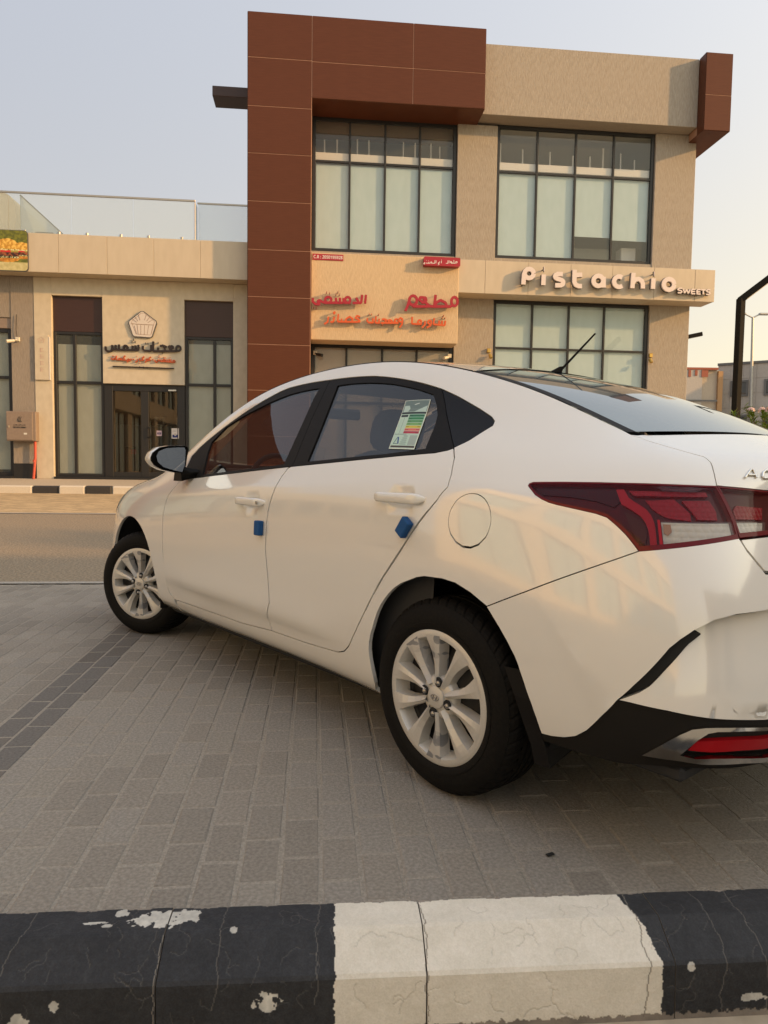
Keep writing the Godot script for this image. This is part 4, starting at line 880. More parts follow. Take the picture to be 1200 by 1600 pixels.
# lofted rings in the car frame, closed round, capped
func loft(b: Buf, rings: Array, cap0 := true, cap1 := true) -> void:
	var k: int = rings[0].size()
	var nr := rings.size()
	var mid := []
	for r in rings:
		var c := Vector3.ZERO
		for p in r:
			c += p
		mid.append(c / k)
	var base := b.v.size()
	for j in nr:
		for i in k:
			var p: Vector3 = rings[j][i]
			var tu: Vector3 = rings[j][(i + 1) % k] - rings[j][(i + k - 1) % k]
			var tv: Vector3 = rings[mini(j + 1, nr - 1)][i] - rings[maxi(j - 1, 0)][i]
			var nn := tu.cross(tv).normalized()
			if nn.dot(p - mid[j]) < 0:
				nn = -nn
			b.vert(cl(p), cl(nn))
	for j in nr - 1:
		for i in k:
			var a := base + j * k + i
			var d := base + j * k + (i + 1) % k
			b.face(a, d, a + k)
			b.face(d, d + k, a + k)
	for e in [0, nr - 1]:
		if (e == 0 and not cap0) or (e > 0 and not cap1):
			continue
		var nn: Vector3 = (mid[e] - mid[1 if e == 0 else nr - 2]).normalized()
		var c := b.vert(cl(mid[e]), cl(nn))
		var s := b.v.size()
		for i in k:
			b.vert(cl(rings[e][i]), cl(nn))
		for i in k:
			b.face(c, s + i, s + (i + 1) % k)

func make_handle(b: Buf, x0: float, x1: float, y: float, l: float, rise: float) -> void:
	var rings := []
	for k in 15:
		var t := float(k) / 14.0
		var x := lerpf(x0, x1, t)
		var edge := minf(t, 1.0 - t)
		var sh := pow(clampf(edge / 0.12, 0.04, 1.0), 0.45)
		var hh := 0.0155 * sh * (1.0 + 0.18 * t)
		var dd := 0.010 * sh
		var lo := l + 0.004 + 0.024 * pow(clampf(edge / 0.16, 0.0, 1.0), 0.6)
		var r := []
		for q in 14:
			var a := TAU * q / 14.0
			var ca := cos(a)
			var sa := sin(a)
			r.append(Vector3(x, y + rise * t + hh * signf(sa) * pow(absf(sa), 0.7), lo + dd * signf(ca) * pow(absf(ca), 0.8)))
		rings.append(r)
	loft(b, rings)

func make_car() -> void:
	make_net()
	car = thing("parked_car", "white four-door saloon parked on grey brick paving behind the kerb", "car", Transform3D(Basis(Vector3.UP, CAR_YAW), CAR_AT))
	var z := zero
	# painted skins of both sides
	for left in [true, false]:
		car_part("side_panel", "side_panel", M.paint, z, 0.014, 0.0013, 0.032, ["fuel_flap"] if left else [], false, null, left)
		car_part("front_wing", "fender", M.paint, z, 0.014, 0.003, 0.032, [], false, null, left)
		var fd := car_part("front_door", "front_door", M.paint, door_off, 0.014, 0.0034, 0.02, [], false, null, left)
		var rd := car_part("rear_door", "rear_door", M.paint, door_off, 0.014, 0.0034, 0.02, [], false, null, left)
		car_part("window_frame", "front_frame", M.black_trim, by(-0.002), 0.02, 0.0012, 0.03, ["front_glass"], false, fd, left)
		var rf := car_part("window_frame", "rear_frame", M.black_trim, by(-0.002), 0.02, 0.0012, 0.03, ["rear_glass"], false, rd, left)
		car_part("quarter_trim", "quarter_trim", M.black_gloss, by(-0.001), 0.012, 0.0016, 0.03, [], false, null, left)
		car_part("side_window", "front_glass", M.window, by(-0.007), 0.0, 0.0, 0.03, [], false, fd, left)
		car_part("side_window", "rear_glass", M.window, by(-0.007), 0.0, 0.0, 0.03, [], false, rd, left)
		car_part("headlamp", "headlamp", M.headlamp, by(0.002), 0.01, 0.0, 0.03, [], false, null, left)
		var handle := Buf.new()
		make_handle(handle, 0.308, 0.055, 0.9205, 0.838, 0.0)
		var handle2 := Buf.new()
		make_handle(handle2, 1.298, 1.045, 0.861, 0.831, 0.0)
		if not left:
			for hb in [handle, handle2]:
				for k in hb.v.size():
					hb.v[k].x = -hb.v[k].x
					hb.n[k].x = -hb.n[k].x
				for k in hb.f.size() / 3:
					var s: int = hb.f[3 * k + 1]
					hb.f[3 * k + 1] = hb.f[3 * k + 2]
					hb.f[3 * k + 2] = s
		obj("door_handle", handle, M.paint, rd)
		obj("door_handle", handle2, M.paint, fd)
		if left:
			var lock := Buf.new()
			lock.lathe([Vector2(0.0, 0.0022), Vector2(0.0075, 0.002), Vector2(0.008, 0.0)], 16, Transform3D(Basis(Vector3.UP, -PI / 2), cl(Vector3(1.072, 0.8615, 0.867))))
			obj("keyhole", lock, M.steel, fd)
	car_part("fuel_flap", "fuel_flap", M.paint, z, 0.012, 0.0016, 0.02)
	# boot lid, bumpers and their trim, both halves in one
	car_part("boot_lid", "boot_lid", M.paint, z, 0.02, 0.0042, 0.03, [], true)
	for left in [true, false]:
		var tl := lamp("tail_lamp", "tail_lamp", "reverse_a", left)
		for e in [["light_guide", "guide", M.lamp_bright, -0.006], ["light_guide", "guide_top", M.lamp_cell, -0.008], ["lamp_shade", "smoke", M.lamp_smoke, -0.012], ["lamp_bezel", "dark_cell", M.lamp_dark, -0.010], ["brake_cell", "red_cells", M.lamp_cell, -0.011], ["brake_cell", "red_cells_b", M.lamp_cell, -0.009], ["reverse_lamp", "reverse_a", M.lamp_clear, -0.010], ["indicator_bulb", "amber", M.lamp_amber, -0.006]]:
			car_part(e[0], e[1], e[2], by(e[3]), 0.012, 0.0, 0.014, [], false, tl, left)
		car_part("reverse_lens", "reverse_a", M.lamp_lens_clear, by(-0.0012), 0.0, 0.0, 0.02, [], false, tl, left)
		car_part("light_guide", "reverse_edge", M.lamp_bright, by(-0.001), 0.008, 0.0, 0.01, [], false, tl, left)
		var il := lamp("inner_tail_lamp", "lid_lamp", "reverse_b", left)
		car_part("reverse_lamp", "reverse_b", M.lamp_clear, by(-0.010), 0.006, 0.0, 0.015, [], false, il, left)
		car_part("reverse_lens", "reverse_b", M.lamp_lens_clear, by(-0.0012), 0.0, 0.0, 0.02, [], false, il, left)
		car_part("brake_cell", "red_cells_c", M.lamp_cell, by(-0.010), 0.008, 0.0, 0.015, [], false, il, left)
	car_part("rear_bumper", "bumper", M.paint, z, 0.02, 0.0004, 0.03, [], true)
	car_part("bumper_lip", "bumper_lip", M.paint, lip_off, 0.03, 0.001, 0.02, [], true)
	car_part("lower_cladding", "cladding", M.cladding, by(-0.004), 0.02, 0.0012, 0.03, ["chrome_i"], true)
	for left in [true, false]:
		car_part("air_slash", "slash", M.black_soft, by(-0.026), 0.0, 0.0, 0.015, [], false, null, left)
		var cr := car_part("chrome_trim", "chrome_o", M.chrome, by(0.007), 0.014, 0.0, 0.014, ["chrome_i"], false, null, left)
		car_part("reflector_recess", "chrome_i", M.black_soft, by(-0.016), 0.0, 0.0, 0.02, [], false, cr, left)
		car_part("reflector", "reflector", M.reflector, by(-0.004), 0.012, 0.0, 0.015, [], false, null, left)
	car_part("front_bumper", "front_bumper", M.paint, z, 0.015, 0.002, 0.04, ["headlamp", "grille"], true)
	car_part("grille", "grille", M.black_gloss, by(-0.02), 0.0, 0.0, 0.04, [], true)
	# roof, screens, bonnet
	var b := Buf.new()
	top_patch(b, 9.75, 13.93, 34, 0.985, 28)
	obj("roof", b, M.paint, car)
	b = Buf.new()
	top_patch(b, 13.96, 16.93, 26, 0.955, 28, -0.003)
	obj("rear_window", b, M.backlight_glass, car)
	b = Buf.new()
	for sgn in [-1.0, 1.0]:
		var base := b.v.size()
		for i in 31:
			var u := lerpf(13.94, 16.97, i / 30.0)
			for s in [0.945, 0.99]:
				b.vert(cl(top_point(u, s * sgn) + Vector3(0, -0.0015, 0)), Vector3(0.15 * -sgn, 0.95, 0).normalized())
		for i in 30:
			b.face(base + i * 2, base + i * 2 + 1, base + i * 2 + 2)
			b.face(base + i * 2 + 1, base + i * 2 + 3, base + i * 2 + 2)
	obj("screen_seal", b, M.black_trim, car)
	b = Buf.new()
	var hl := []
	var ditch := []
	for i in 60:
		var u := lerpf(9.0, 13.9, i / 59.0)
		ditch.append(cl(top_point(u, 0.992) + Vector3(0, -0.004, 0)))
	b.tube(ditch, 0.006, 6)
	var ditch2 := []
	for p in ditch:
		ditch2.append(p * Vector3(-1, 1, 1))
	b.tube(ditch2, 0.006, 6)
	obj("roof_moulding", b, M.black_trim, car)
	b = Buf.new()
	top_patch(b, 7.0, 9.72, 20, 0.97, 20, -0.002)
	obj("windscreen", b, M.window, car)
	b = Buf.new()
	top_patch(b, 0.3, 6.9, 44, 0.99, 24)
	obj("bonnet", b, M.paint, car)
	# aerial
	b = Buf.new()
	var ab := Vector3(0.215, 1.399, 0.0)
	var tip := Vector3(0.035, 1.535, 0.0)
	b.tube([cl(Vector3(0.18, 1.418, 0)), cl(tip)], 0.0052, 8, 0.0034)
	var rings := []
	for k in 7:
		var t := k / 6.0
		var r := []
		for q in 12:
			var a := TAU * q / 12.0
			r.append(Vector3(ab.x + 0.02 - 0.05 * t + cos(a) * lerpf(0.062, 0.012, pow(t, 0.6)), ab.y - 0.004 + 0.03 * t, sin(a) * lerpf(0.022, 0.007, t)))
		rings.append(r)
	loft(b, rings)
	obj("aerial", b, M.black_trim, car)
	# badge letters
	b = Buf.new()
	for st in BADGE:
		var pts := []
		for k in st.size() / 2:
			var s := skin(st[2 * k], st[2 * k + 1])
			pts.append(cl(s[0] + s[1] * 0.003))
		b.tube(pts, 0.0032, 6)
	obj("badge_letters", b, M.chrome, car)
	# mud flaps, sills, wells, floor
	for left in [1.0, -1.0]:
		b = Buf.new()
		var fl := Vector3(1, 1, left)
		var o := [Vector3(-0.335, 0.475, 0.852), Vector3(-0.372, 0.40, 0.85), Vector3(-0.395, 0.33, 0.838), Vector3(-0.418, 0.275, 0.832), Vector3(-0.428, 0.222, 0.826)]
		for k in 4:
			var a: Vector3 = o[k]
			var c: Vector3 = o[k + 1]
			var a2 := a + Vector3(0.012 + 0.01 * k, 0, -0.20)
			var c2 := c + Vector3(0.022 + 0.01 * k, 0, -0.20)
			var th := Vector3(0.045, 0.0, 0.008)
			for pair in [[a, c, c2, a2], [a + th, a2 + th, c2 + th, c + th], [a + th, c + th, c, a]]:
				if left > 0:
					b.quad(cl(pair[0] * fl), cl(pair[1] * fl), cl(pair[2] * fl), cl(pair[3] * fl))
				else:
					b.quad(cl(pair[3] * fl), cl(pair[2] * fl), cl(pair[1] * fl), cl(pair[0] * fl))
		var e: Vector3 = o[4]
		b.quad(cl(e * fl), cl((e + Vector3(0.045, 0, 0.008)) * fl), cl((e + Vector3(0.095, 0, -0.19)) * fl), cl((e + Vector3(0.05, 0, -0.20)) * fl))
		obj("mud_flap", b, M.black_trim, car)
		b = Buf.new()
		b.box(cl(Vector3(2.222, 0.215, 0.815 * left)), cl(Vector3(2.235, 0.44, 0.64 * left)), 0.004)
		obj("front_mud_flap", b, M.black_trim, car)
		for wx in [0.0, 2.61]:
			b = Buf.new()
			var prs := [Vector2(0.402, 0.0), Vector2(0.402, 0.26), Vector2(0.02, 0.262)]
			var bz := Vector3.RIGHT * (1.0 if left > 0 else -1.0)
			var x := Transform3D(Basis(Vector3.UP.cross(bz), Vector3.UP, bz), cl(Vector3(wx - (0.015 if wx == 0.0 else 0.0), 0.315, 0.812 * left)))
			b.lathe(prs, 40, x, -0.13, PI + 0.13)
			obj("wheel_arch_liner", b, M.black_soft, car)
	b = Buf.new()
	b.box(cl(Vector3(-0.36, 0.27, 0.55)), cl(Vector3(3.1, 0.31, -0.55)), 0.02)
	b.box(cl(Vector3(0.36, 0.195, 0.76)), cl(Vector3(2.22, 0.26, -0.76)), 0.02)
	obj("underbody", b, M.black_soft, car)
	make_wheel(car, cl(Vector3(0, 0.3055, 0.834)), 0.0, false, "rear_wheel")
	make_wheel(car, cl(Vector3(0, 0.3055, -0.834)), 0.0, true, "rear_wheel")
	make_wheel(car, cl(Vector3(2.565, 0.3055, 0.800)), deg_to_rad(27), false, "front_wheel")
	make_wheel(car, cl(Vector3(2.635, 0.3055, -0.800)), deg_to_rad(27), true, "front_wheel")
	make_mirrors()
	make_interior()
	# energy label inside the rear side window
	b = Buf.new()
	var q := []
	for k in 4:
		q.append(Vector2(STICKER[2 * k], STICKER[2 * k + 1]))
	for i in 9:
		for j in 6:
			var s := i / 8.0
			var t := j / 5.0
			var w: Vector2 = q[0].lerp(q[1], t).lerp(q[3].lerp(q[2], t), s)
			var p := skin(w.x, w.y)
			b.vert(cl(p[0] - p[1] * 0.0045), cl(p[1]), Vector2(t, s))
	for i in 8:
		for j in 5:
			var k := i * 6 + j
			b.face(k, k + 1, k + 6)
			b.face(k + 1, k + 7, k + 6)
	var sm := StandardMaterial3D.new()
	sm.albedo_texture = label_image()
	sm.roughness = 0.35
	obj("energy_label", b, sm, car)

func make_mirrors() -> void:
	for left in [1.0, -1.0]:
		var rings := []
		var k: int = MIRROR_OUT.size() / 2
		var c := Vector2.ZERO
		for i in k:
			c += Vector2(MIRROR_OUT[2 * i], MIRROR_OUT[2 * i + 1]) / k
		var prof := [Vector2(0.0, 0.955), Vector2(0.004, 0.99), Vector2(0.03, 1.02), Vector2(0.07, 0.985), Vector2(0.105, 0.87), Vector2(0.13, 0.68), Vector2(0.142, 0.42)]
		for e in prof:
			var r := []
			for i in k * 2:
				var i0 := i / 2
				var p := Vector2(MIRROR_OUT[2 * i0], MIRROR_OUT[2 * i0 + 1])
				if i % 2 == 1:
					var i1 := (i0 + 1) % k
					p = (p + Vector2(MIRROR_OUT[2 * i1], MIRROR_OUT[2 * i1 + 1])) * 0.5
				p = c + (p - c) * e.y
				r.append(Vector3(1.86 + e.x + 0.10 * (0.97 - p.y) * 0.25, p.x, p.y * left))
			rings.append(r)
		var b := Buf.new()
		loft(b, rings, false, true)
		var h := obj("door_mirror", b, M.paint, car)
		b = Buf.new()
		var bz := [Vector2(0.02, 0.93), Vector2(-0.001, 0.945), Vector2(-0.003, 0.975), Vector2(0.004, 1.0)]
		var rr := []
		for e in bz:
			var r := []
			for i in k:
				var p: Vector2 = c + (Vector2(MIRROR_OUT[2 * i], MIRROR_OUT[2 * i + 1]) - c) * e.y
				r.append(Vector3(1.857 + e.x + 0.025 * (0.97 - p.y), p.x, p.y * left))
			rr.append(r)
		loft(b, rr, true, false)
		obj("mirror_bezel", b, M.black_trim, h)
		b = Buf.new()
		var kg: int = MIRROR_GLASS.size() / 2
		var cg := Vector2.ZERO
		for i in kg:
			cg += Vector2(MIRROR_GLASS[2 * i], MIRROR_GLASS[2 * i + 1]) / kg
		var tilt := Vector3(-1.0, 0.06, -0.10 * left).normalized()
		var cc := b.vert(cl(Vector3(1.851, cg.x, cg.y * left)), cl(tilt))
		for i in kg:
			var p := Vector2(MIRROR_GLASS[2 * i], MIRROR_GLASS[2 * i + 1])
			var dx: float = (tilt.y * (p.x - cg.x) + tilt.z * (p.y - cg.y) * left) * 1.0
			b.vert(cl(Vector3(1.851 + dx, p.x, p.y * left)), cl(tilt))
		for i in kg:
			b.face(cc, cc + 1 + i, cc + 1 + (i + 1) % kg)
		obj("mirror_glass", b, M.mirror, h)
		# foot and sail
		b = Buf.new()
		rings = []
		for e in [[1.915, 0.845, 1.012, 0.93], [1.895, 0.80, 0.995, 0.945], [1.87, 0.765, 0.99, 0.955]]:
			var r := []
			for q in [Vector2(-0.045, 0), Vector2(-0.03, 1), Vector2(0.03, 1), Vector2(0.055, 0)]:
				r.append(Vector3(e[0] + q.x, lerpf(e[3], e[2], q.y), e[1] * left))
			rings.append(r)
		loft(b, rings)
		obj("mirror_foot", b, M.black_trim, h)

func make_interior() -> void:
	var it := part("interior", car)
	var b := Buf.new()
	b.box(cl(Vector3(2.15, 0.27, 0.74)), cl(Vector3(-0.75, 0.31, -0.74)), 0.01)
	obj("floor", b, M.dash, it)
	for left in [true, false]:
		b = Buf.new()
		panel(b, flat2([7.3, 3.15, 14.4, 2.95, 14.2, 9.0, 7.3, 9.0]), [], 0.0, 0.08, by(-0.06), 0.0, false, left)
		obj("door_trim", b, M.dash, it)
		b = Buf.new()
		panel(b, flat2([7.4, 0.1, 16.6, 0.1, 16.6, 2.0, 14.9, 2.0, 14.0, 0.8, 12.5, 0.75, 9.6, 0.75, 7.6, 0.7]), [], 0.0, 0.05, by(-0.03), 0.0, false, left)
		obj("pillar_trim", b, M.headliner, it)
	b = Buf.new()
	top_patch(b, 9.8, 13.85, 12, 0.95, 10, -0.035)
	obj("headliner", b, M.headliner, it)
	# seats: cushion and reclined back with rounded sections
	for s in [[1.18, 0.37, 0.255], [1.18, -0.37, 0.255], [0.32, 0.0, 0.64]]:
		var x: float = s[0]
		var l: float = s[1]
		var hw: float = s[2]
		var seat := Buf.new()
		seat.pillow(cl(Vector3(x + 0.04, 0.44, l)), Vector3(hw, 0.10, 0.27), 4.0)
		obj("seat_cushion", seat, M.seat, it)
		var back := Buf.new()
		var tilt := Transform3D(Basis(Vector3.RIGHT, 0.36), cl(Vector3(x - 0.19, 0.50, l)))
		back.pillow(Vector3(0, 0.30 if hw < 0.4 else 0.28, 0), Vector3(hw, 0.32 if hw < 0.4 else 0.29, 0.085), 3.6, tilt)
		obj("seat_back", back, M.seat, it)
		for dl in ([0.0] if hw < 0.4 else [-0.40, 0.0, 0.40]):
			var hd := Buf.new()
			var x2 := Transform3D(Basis(Vector3.RIGHT, 0.30), cl(Vector3(x - 0.41, 1.085 if hw < 0.4 else 1.03, l + dl)))
			hd.pillow(Vector3(0, 0.085 if hw < 0.4 else 0.065, 0), Vector3(0.13, 0.095 if hw < 0.4 else 0.07, 0.055), 3.2, x2)
			for e in [-0.06, 0.06]:
				hd.tube([x2 * Vector3(e, 0.01, 0), x2 * Vector3(e, -0.10, 0)], 0.006, 6)
			obj("headrest", hd, M.seat, it)
	b = Buf.new()
	b.box(cl(Vector3(2.30, 0.60, 0.72)), cl(Vector3(1.86, 0.93, -0.72)), 0.08)
	b.box(cl(Vector3(2.0, 0.90, 0.60)), cl(Vector3(1.84, 0.985, 0.16)), 0.03)
	obj("dashboard", b, M.dash, it)
	b = Buf.new()
	var ring := []
	for k in 33:
		var a := TAU * k / 32.0
		ring.append(cl(Vector3(1.66 + 0.185 * sin(a) * 0.42, 0.90 + 0.185 * sin(a) * 0.907, 0.37 + 0.185 * cos(a))))
	b.tube(ring, 0.014, 8)
	b.tube([cl(Vector3(1.66, 0.90, 0.20)), cl(Vector3(1.68, 0.89, 0.37)), cl(Vector3(1.66, 0.90, 0.54))], 0.022, 8)
	b.tube([cl(Vector3(1.68, 0.89, 0.37)), cl(Vector3(1.95, 0.78, 0.37))], 0.035, 10)
	obj("steering_wheel", b, M.dash, it)
	b = Buf.new()
	b.box(cl(Vector3(-0.05, 0.94, 0.62)), cl(Vector3(-0.52, 0.99, -0.62)), 0.02)
	obj("parcel_shelf", b, M.dash, it)
	b = Buf.new()
	b.box(cl(Vector3(1.66, 1.275, 0.12)), cl(Vector3(1.63, 1.335, -0.12)), 0.012)
	obj("rear_view_mirror", b, M.dash, it)

func label_image() -> ImageTexture:
	var im := Image.create(120, 240, false, Image.FORMAT_RGB8)
	im.fill(Color(0.72, 0.82, 0.76))
	im.fill_rect(Rect2i(0, 0, 120, 58), Color(0.42, 0.50, 0.49))
	for k in 6:
		im.fill_rect(Rect2i(6, 8 + k * 6, 106, 2), Color(0.36, 0.43, 0.42))
	# pale wedges and a small mark in the header
	for y in 30:
		im.fill_rect(Rect2i(6, 28 + y, int(30 - absf(y - 15) * 0.5), 1), Color(0.70, 0.79, 0.76))
		im.fill_rect(Rect2i(114 - int(y * 1.9), 28 + y, int(y * 1.9), 1), Color(0.70, 0.79, 0.76))
	for k in 20:
		im.fill_rect(Rect2i(50 + k, 22 - k / 3, 3, 3), Color(0.85, 0.9, 0.88))
	im.fill_rect(Rect2i(0, 60, 120, 9), Color(0.06, 0.09, 0.10))
	im.fill_rect(Rect2i(4, 73, 32, 10), Color(0.06, 0.09, 0.10))
	var cols := [Color(0.10, 0.42, 0.27), Color(0.16, 0.50, 0.30), Color(0.34, 0.58, 0.36), Color(0.46, 0.66, 0.38), Color(0.80, 0.74, 0.20), Color(0.85, 0.42, 0.36), Color(0.70, 0.14, 0.24)]
	for k in 7:
		im.fill_rect(Rect2i(42, 72 + k * 13, 72, 11), cols[k])
		im.fill_rect(Rect2i(45, 76 + k * 13, 14, 2), cols[k].darkened(0.5))
		im.fill_rect(Rect2i(98, 76 + k * 13, 12, 2), cols[k].darkened(0.5))
	im.fill_rect(Rect2i(22, 84, 1, 80), Color(0.3, 0.4, 0.38))
	im.fill_rect(Rect2i(0, 164, 60, 2), Color(0.3, 0.4, 0.38))
	# triangular mark
	for y in 34:
		im.fill_rect(Rect2i(22 - y / 3, 178 + y, 3, 1), Color(0.15, 0.35, 0.40))
		im.fill_rect(Rect2i(24 + y / 4, 178 + y, 6, 1), Color(0.08, 0.22, 0.50))
	im.fill_rect(Rect2i(12, 210, 20, 3), Color(0.2, 0.3, 0.35))
	for k in 5:
		im.fill_rect(Rect2i(50 - k * 2, 172 + k * 10, 18 + k * 3, 3), Color(0.35, 0.45, 0.44))
	im.fill_rect(Rect2i(80, 170, 34, 48), Color(0.62, 0.68, 0.65))
	im.fill_rect(Rect2i(4, 222, 112, 10), Color(0.24, 0.18, 0.12))
	im.fill_rect(Rect2i(0, 0, 120, 2), Color(0.85, 0.88, 0.82))
	im.fill_rect(Rect2i(0, 235, 120, 5), Color(0.85, 0.88, 0.82))
	im.fill_rect(Rect2i(0, 0, 2, 240), Color(0.85, 0.88, 0.82))
	im.fill_rect(Rect2i(117, 0, 3, 240), Color(0.85, 0.88, 0.82))
	return ImageTexture.create_from_image(im)
# ---------------------------------------------------------------- camera, sky, sun
func _ready() -> void:
	rng.seed = 7
	var cam := Camera3D.new()
	cam.name = "camera"
	cam.position = Vector3(0, 1.0262, 0)
	cam.rotation = Vector3(deg_to_rad(-3.79), 0, 0)
	cam.basis = cam.basis * Basis(Vector3.BACK, deg_to_rad(0.776))
	cam.fov = 2.0 * rad_to_deg(atan(800.0 / 1109.0))
	cam.near = 0.05
	cam.far = 3000.0
	add_child(cam)
	cam.current = true
	var az := deg_to_rad(68.0)
	var el := deg_to_rad(17.5)
	var to_sun := FRAME.basis * Vector3(sin(az) * cos(el), sin(el), cos(az) * cos(el))
	var sky := PanoramaSkyMaterial.new()
	sky.panorama = hazy_sky(to_sun)
	var env := Environment.new()
	env.background_mode = Environment.BG_SKY
	env.sky = Sky.new()
	env.sky.sky_material = sky
	env.background_energy_multiplier = 1.0
	env.tonemap_mode = Environment.TONE_MAPPER_LINEAR
	env.tonemap_exposure = 1.2
	env.sdfgi_enabled = true
	env.ssao_enabled = true
	env.ssil_enabled = true
	var we := WorldEnvironment.new()
	we.name = "world_environment"
	we.environment = env
	add_child(we)
	var sun := DirectionalLight3D.new()
	sun.name = "evening_sun"
	sun.light_energy = 1.25
	sun.light_color = Color(1.0, 0.77, 0.50)
	sun.light_angular_distance = 1.6
	sun.shadow_enabled = true
	sun.look_at_from_position(to_sun * 50.0, Vector3.ZERO, Vector3.UP)
	add_child(sun)
	make_materials()
	make_ground()
	make_kerb()
	make_paving()
	make_tower_building()
	make_corner_shop()
	make_signs()
	make_street()
	make_far_buildings()
	make_off_camera_street()
	_left_block()
	_unseen_tree()
	make_car()
	make_door_guards()

# clear but dusty evening air: paler and warmer towards the horizon, brightening smoothly towards the sun
func hazy_sky(to_sun: Vector3) -> ImageTexture:
	var w := 256
	var h := 128
	var im := Image.create(w, h, false, Image.FORMAT_RGBF)
	for y in h:
		var up := PI * (0.5 - (y + 0.5) / h)
		for x in w:
			var a := TAU * (x + 0.5) / w
			var d := Vector3(sin(a) * cos(up), sin(up), -cos(a) * cos(up))
			var g := acos(clampf(d.dot(to_sun), -1.0, 1.0))
			var f := 0.378 + 1.75 * exp(-g / 0.70)
			var e := maxf(d.y, 0.0)
			var lowness := exp(-e / 0.24)
			var near := exp(-g / 1.1)
			var c := Color(0.85, 0.965, 1.22).lerp(Color(1.03, 0.98, 0.87), clampf(lowness * 0.45 + near * 0.95, 0, 1))
			c = c.lerp(Color(1.13, 0.98, 0.63), clampf(exp(-e / 0.25) * (0.06 + 4.2 * near), 0, 1))
			f *= 1.0 + 0.46 * lowness
			im.set_pixel(x, y, Color(c.r * f, c.g * f, c.b * f))
	return ImageTexture.create_from_image(im)

# ---------------------------------------------------------------- ground
func road_y(t: float) -> float:   # t metres from the camera along the street normal
	return clampf((t - 6.1) * 0.0175, 0.0, 0.215)

func sheet(called: String, m: Material, rows: Array, s0: float, s1: float, lift: float, cells := 24) -> MeshInstance3D:
	var b := Buf.new()
	for k in rows.size() - 1:
		for i in cells:
			var a := lerpf(s0, s1, float(i) / cells)
			var c := lerpf(s0, s1, float(i + 1) / cells)
			var t0: float = rows[k]
			var t1: float = rows[k + 1]
			var y0 := road_y(t0) + lift
			var y1 := road_y(t1) + lift
			b.quad(FRAME * Vector3(a, y0, 19.903 - t0), FRAME * Vector3(c, y0, 19.903 - t0), FRAME * Vector3(c, y1, 19.903 - t1), FRAME * Vector3(a, y1, 19.903 - t1))
	var o := obj(called, b, m, self)
	struct(o)
	return o

func make_ground() -> void:
	sheet("ground", M.sand, [-600.0, -60.0, -8.0, 6.1, 12.0, 18.4, 30.0, 120.0, 900.0], -900.0, 900.0, -0.09, 12)
	sheet("road", M.asphalt, [6.15, 9.0, 12.6], -70.0, 70.0, 0.0)
	sheet("parking_bay", paver_far(), [12.72, 15.0, 18.4], -70.0, 70.0, 0.004)
	# flush concrete edgings along both sides of the road
	for t in [6.08, 12.6]:
		var e := sheet("road_edging", M.concrete, [t, t + (0.09 if t < 7.0 else 0.14)], -40.0, 40.0, 0.008, 40)
		e.name = numbered("road_edging")
	sheet("near_lane", M.walk, [-14.0, 1.26], -40.0, 40.0, 0.0)
	# sidewalk in front of the shops, rising to their doors
	var b := Buf.new()
	b.quad(Vector3(-40, 0.395, 1.52), Vector3(12, 0.395, 1.52), Vector3(12, 0.535, 0.0), Vector3(-40, 0.535, 0.0))
	struct(obj("sidewalk", b, M.walk, self, FRAME))
	# drain slot in the bay
	b = Buf.new()
	b.box(Vector3(-12.4, road_y(13.1) - 0.02, 6.75), Vector3(-10.2, road_y(13.1) + 0.010, 6.95), 0.004)
	tag(obj("drain_cover", b, M.pole, self, FRAME), "dark drain grate strip across the parking bay beyond the road", "drain")
	# far kerb: painted stones
	var k := Node3D.new()
	k.name = "far_kerb"
	k.transform = FRAME
	add_child(k)
	struct(k)
	var s := -26.0
	var n := 0
	while s < 12.0:
		var w := rng.randf_range(0.62, 0.80)
		var kb := Buf.new()
		var dn := rng.randf_range(-0.03, 0.03)
		kb.box(Vector3(s, 0.10, 1.52 + dn * 0.3), Vector3(s + w - 0.008, 0.405 + dn * 0.3, 1.70 + dn), 0.03)
		obj("kerb_stone", kb, M.kerb_black if n % 2 == 0 else M.kerb_white, k)
		s += w
		n += 1

func paver_far() -> StandardMaterial3D:
	var im := Image.create(256, 256, false, Image.FORMAT_RGB8)
	var r := RandomNumberGenerator.new()
	r.seed = 5
	for cy in 16:
		for cx in 16:
			var t := r.randf_range(0.88, 1.05)
			for y in 16:
				for x in 16:
					var edge := 0.86 if (y == 0 or (x + (cy % 2) * 8) % 16 == 0) else 1.0
					var q := t * edge * r.randf_range(0.95, 1.05)
					im.set_pixel(cx * 16 + x, cy * 16 + y, Color(0.73 * q, 0.635 * q, 0.485 * q))
	var m := StandardMaterial3D.new()
	m.albedo_texture = ImageTexture.create_from_image(im)
	m.roughness = 0.92
	return tri_map(m, Vector3(0.31, 0.31, 0.55))

# ---------------------------------------------------------------- near kerb, painted stones with worn paint
const KERB_TURN := 0.0768
var kerb_frame := Transform3D(Basis(Vector3.UP, KERB_TURN), Vector3(0, 0, -1.3765))

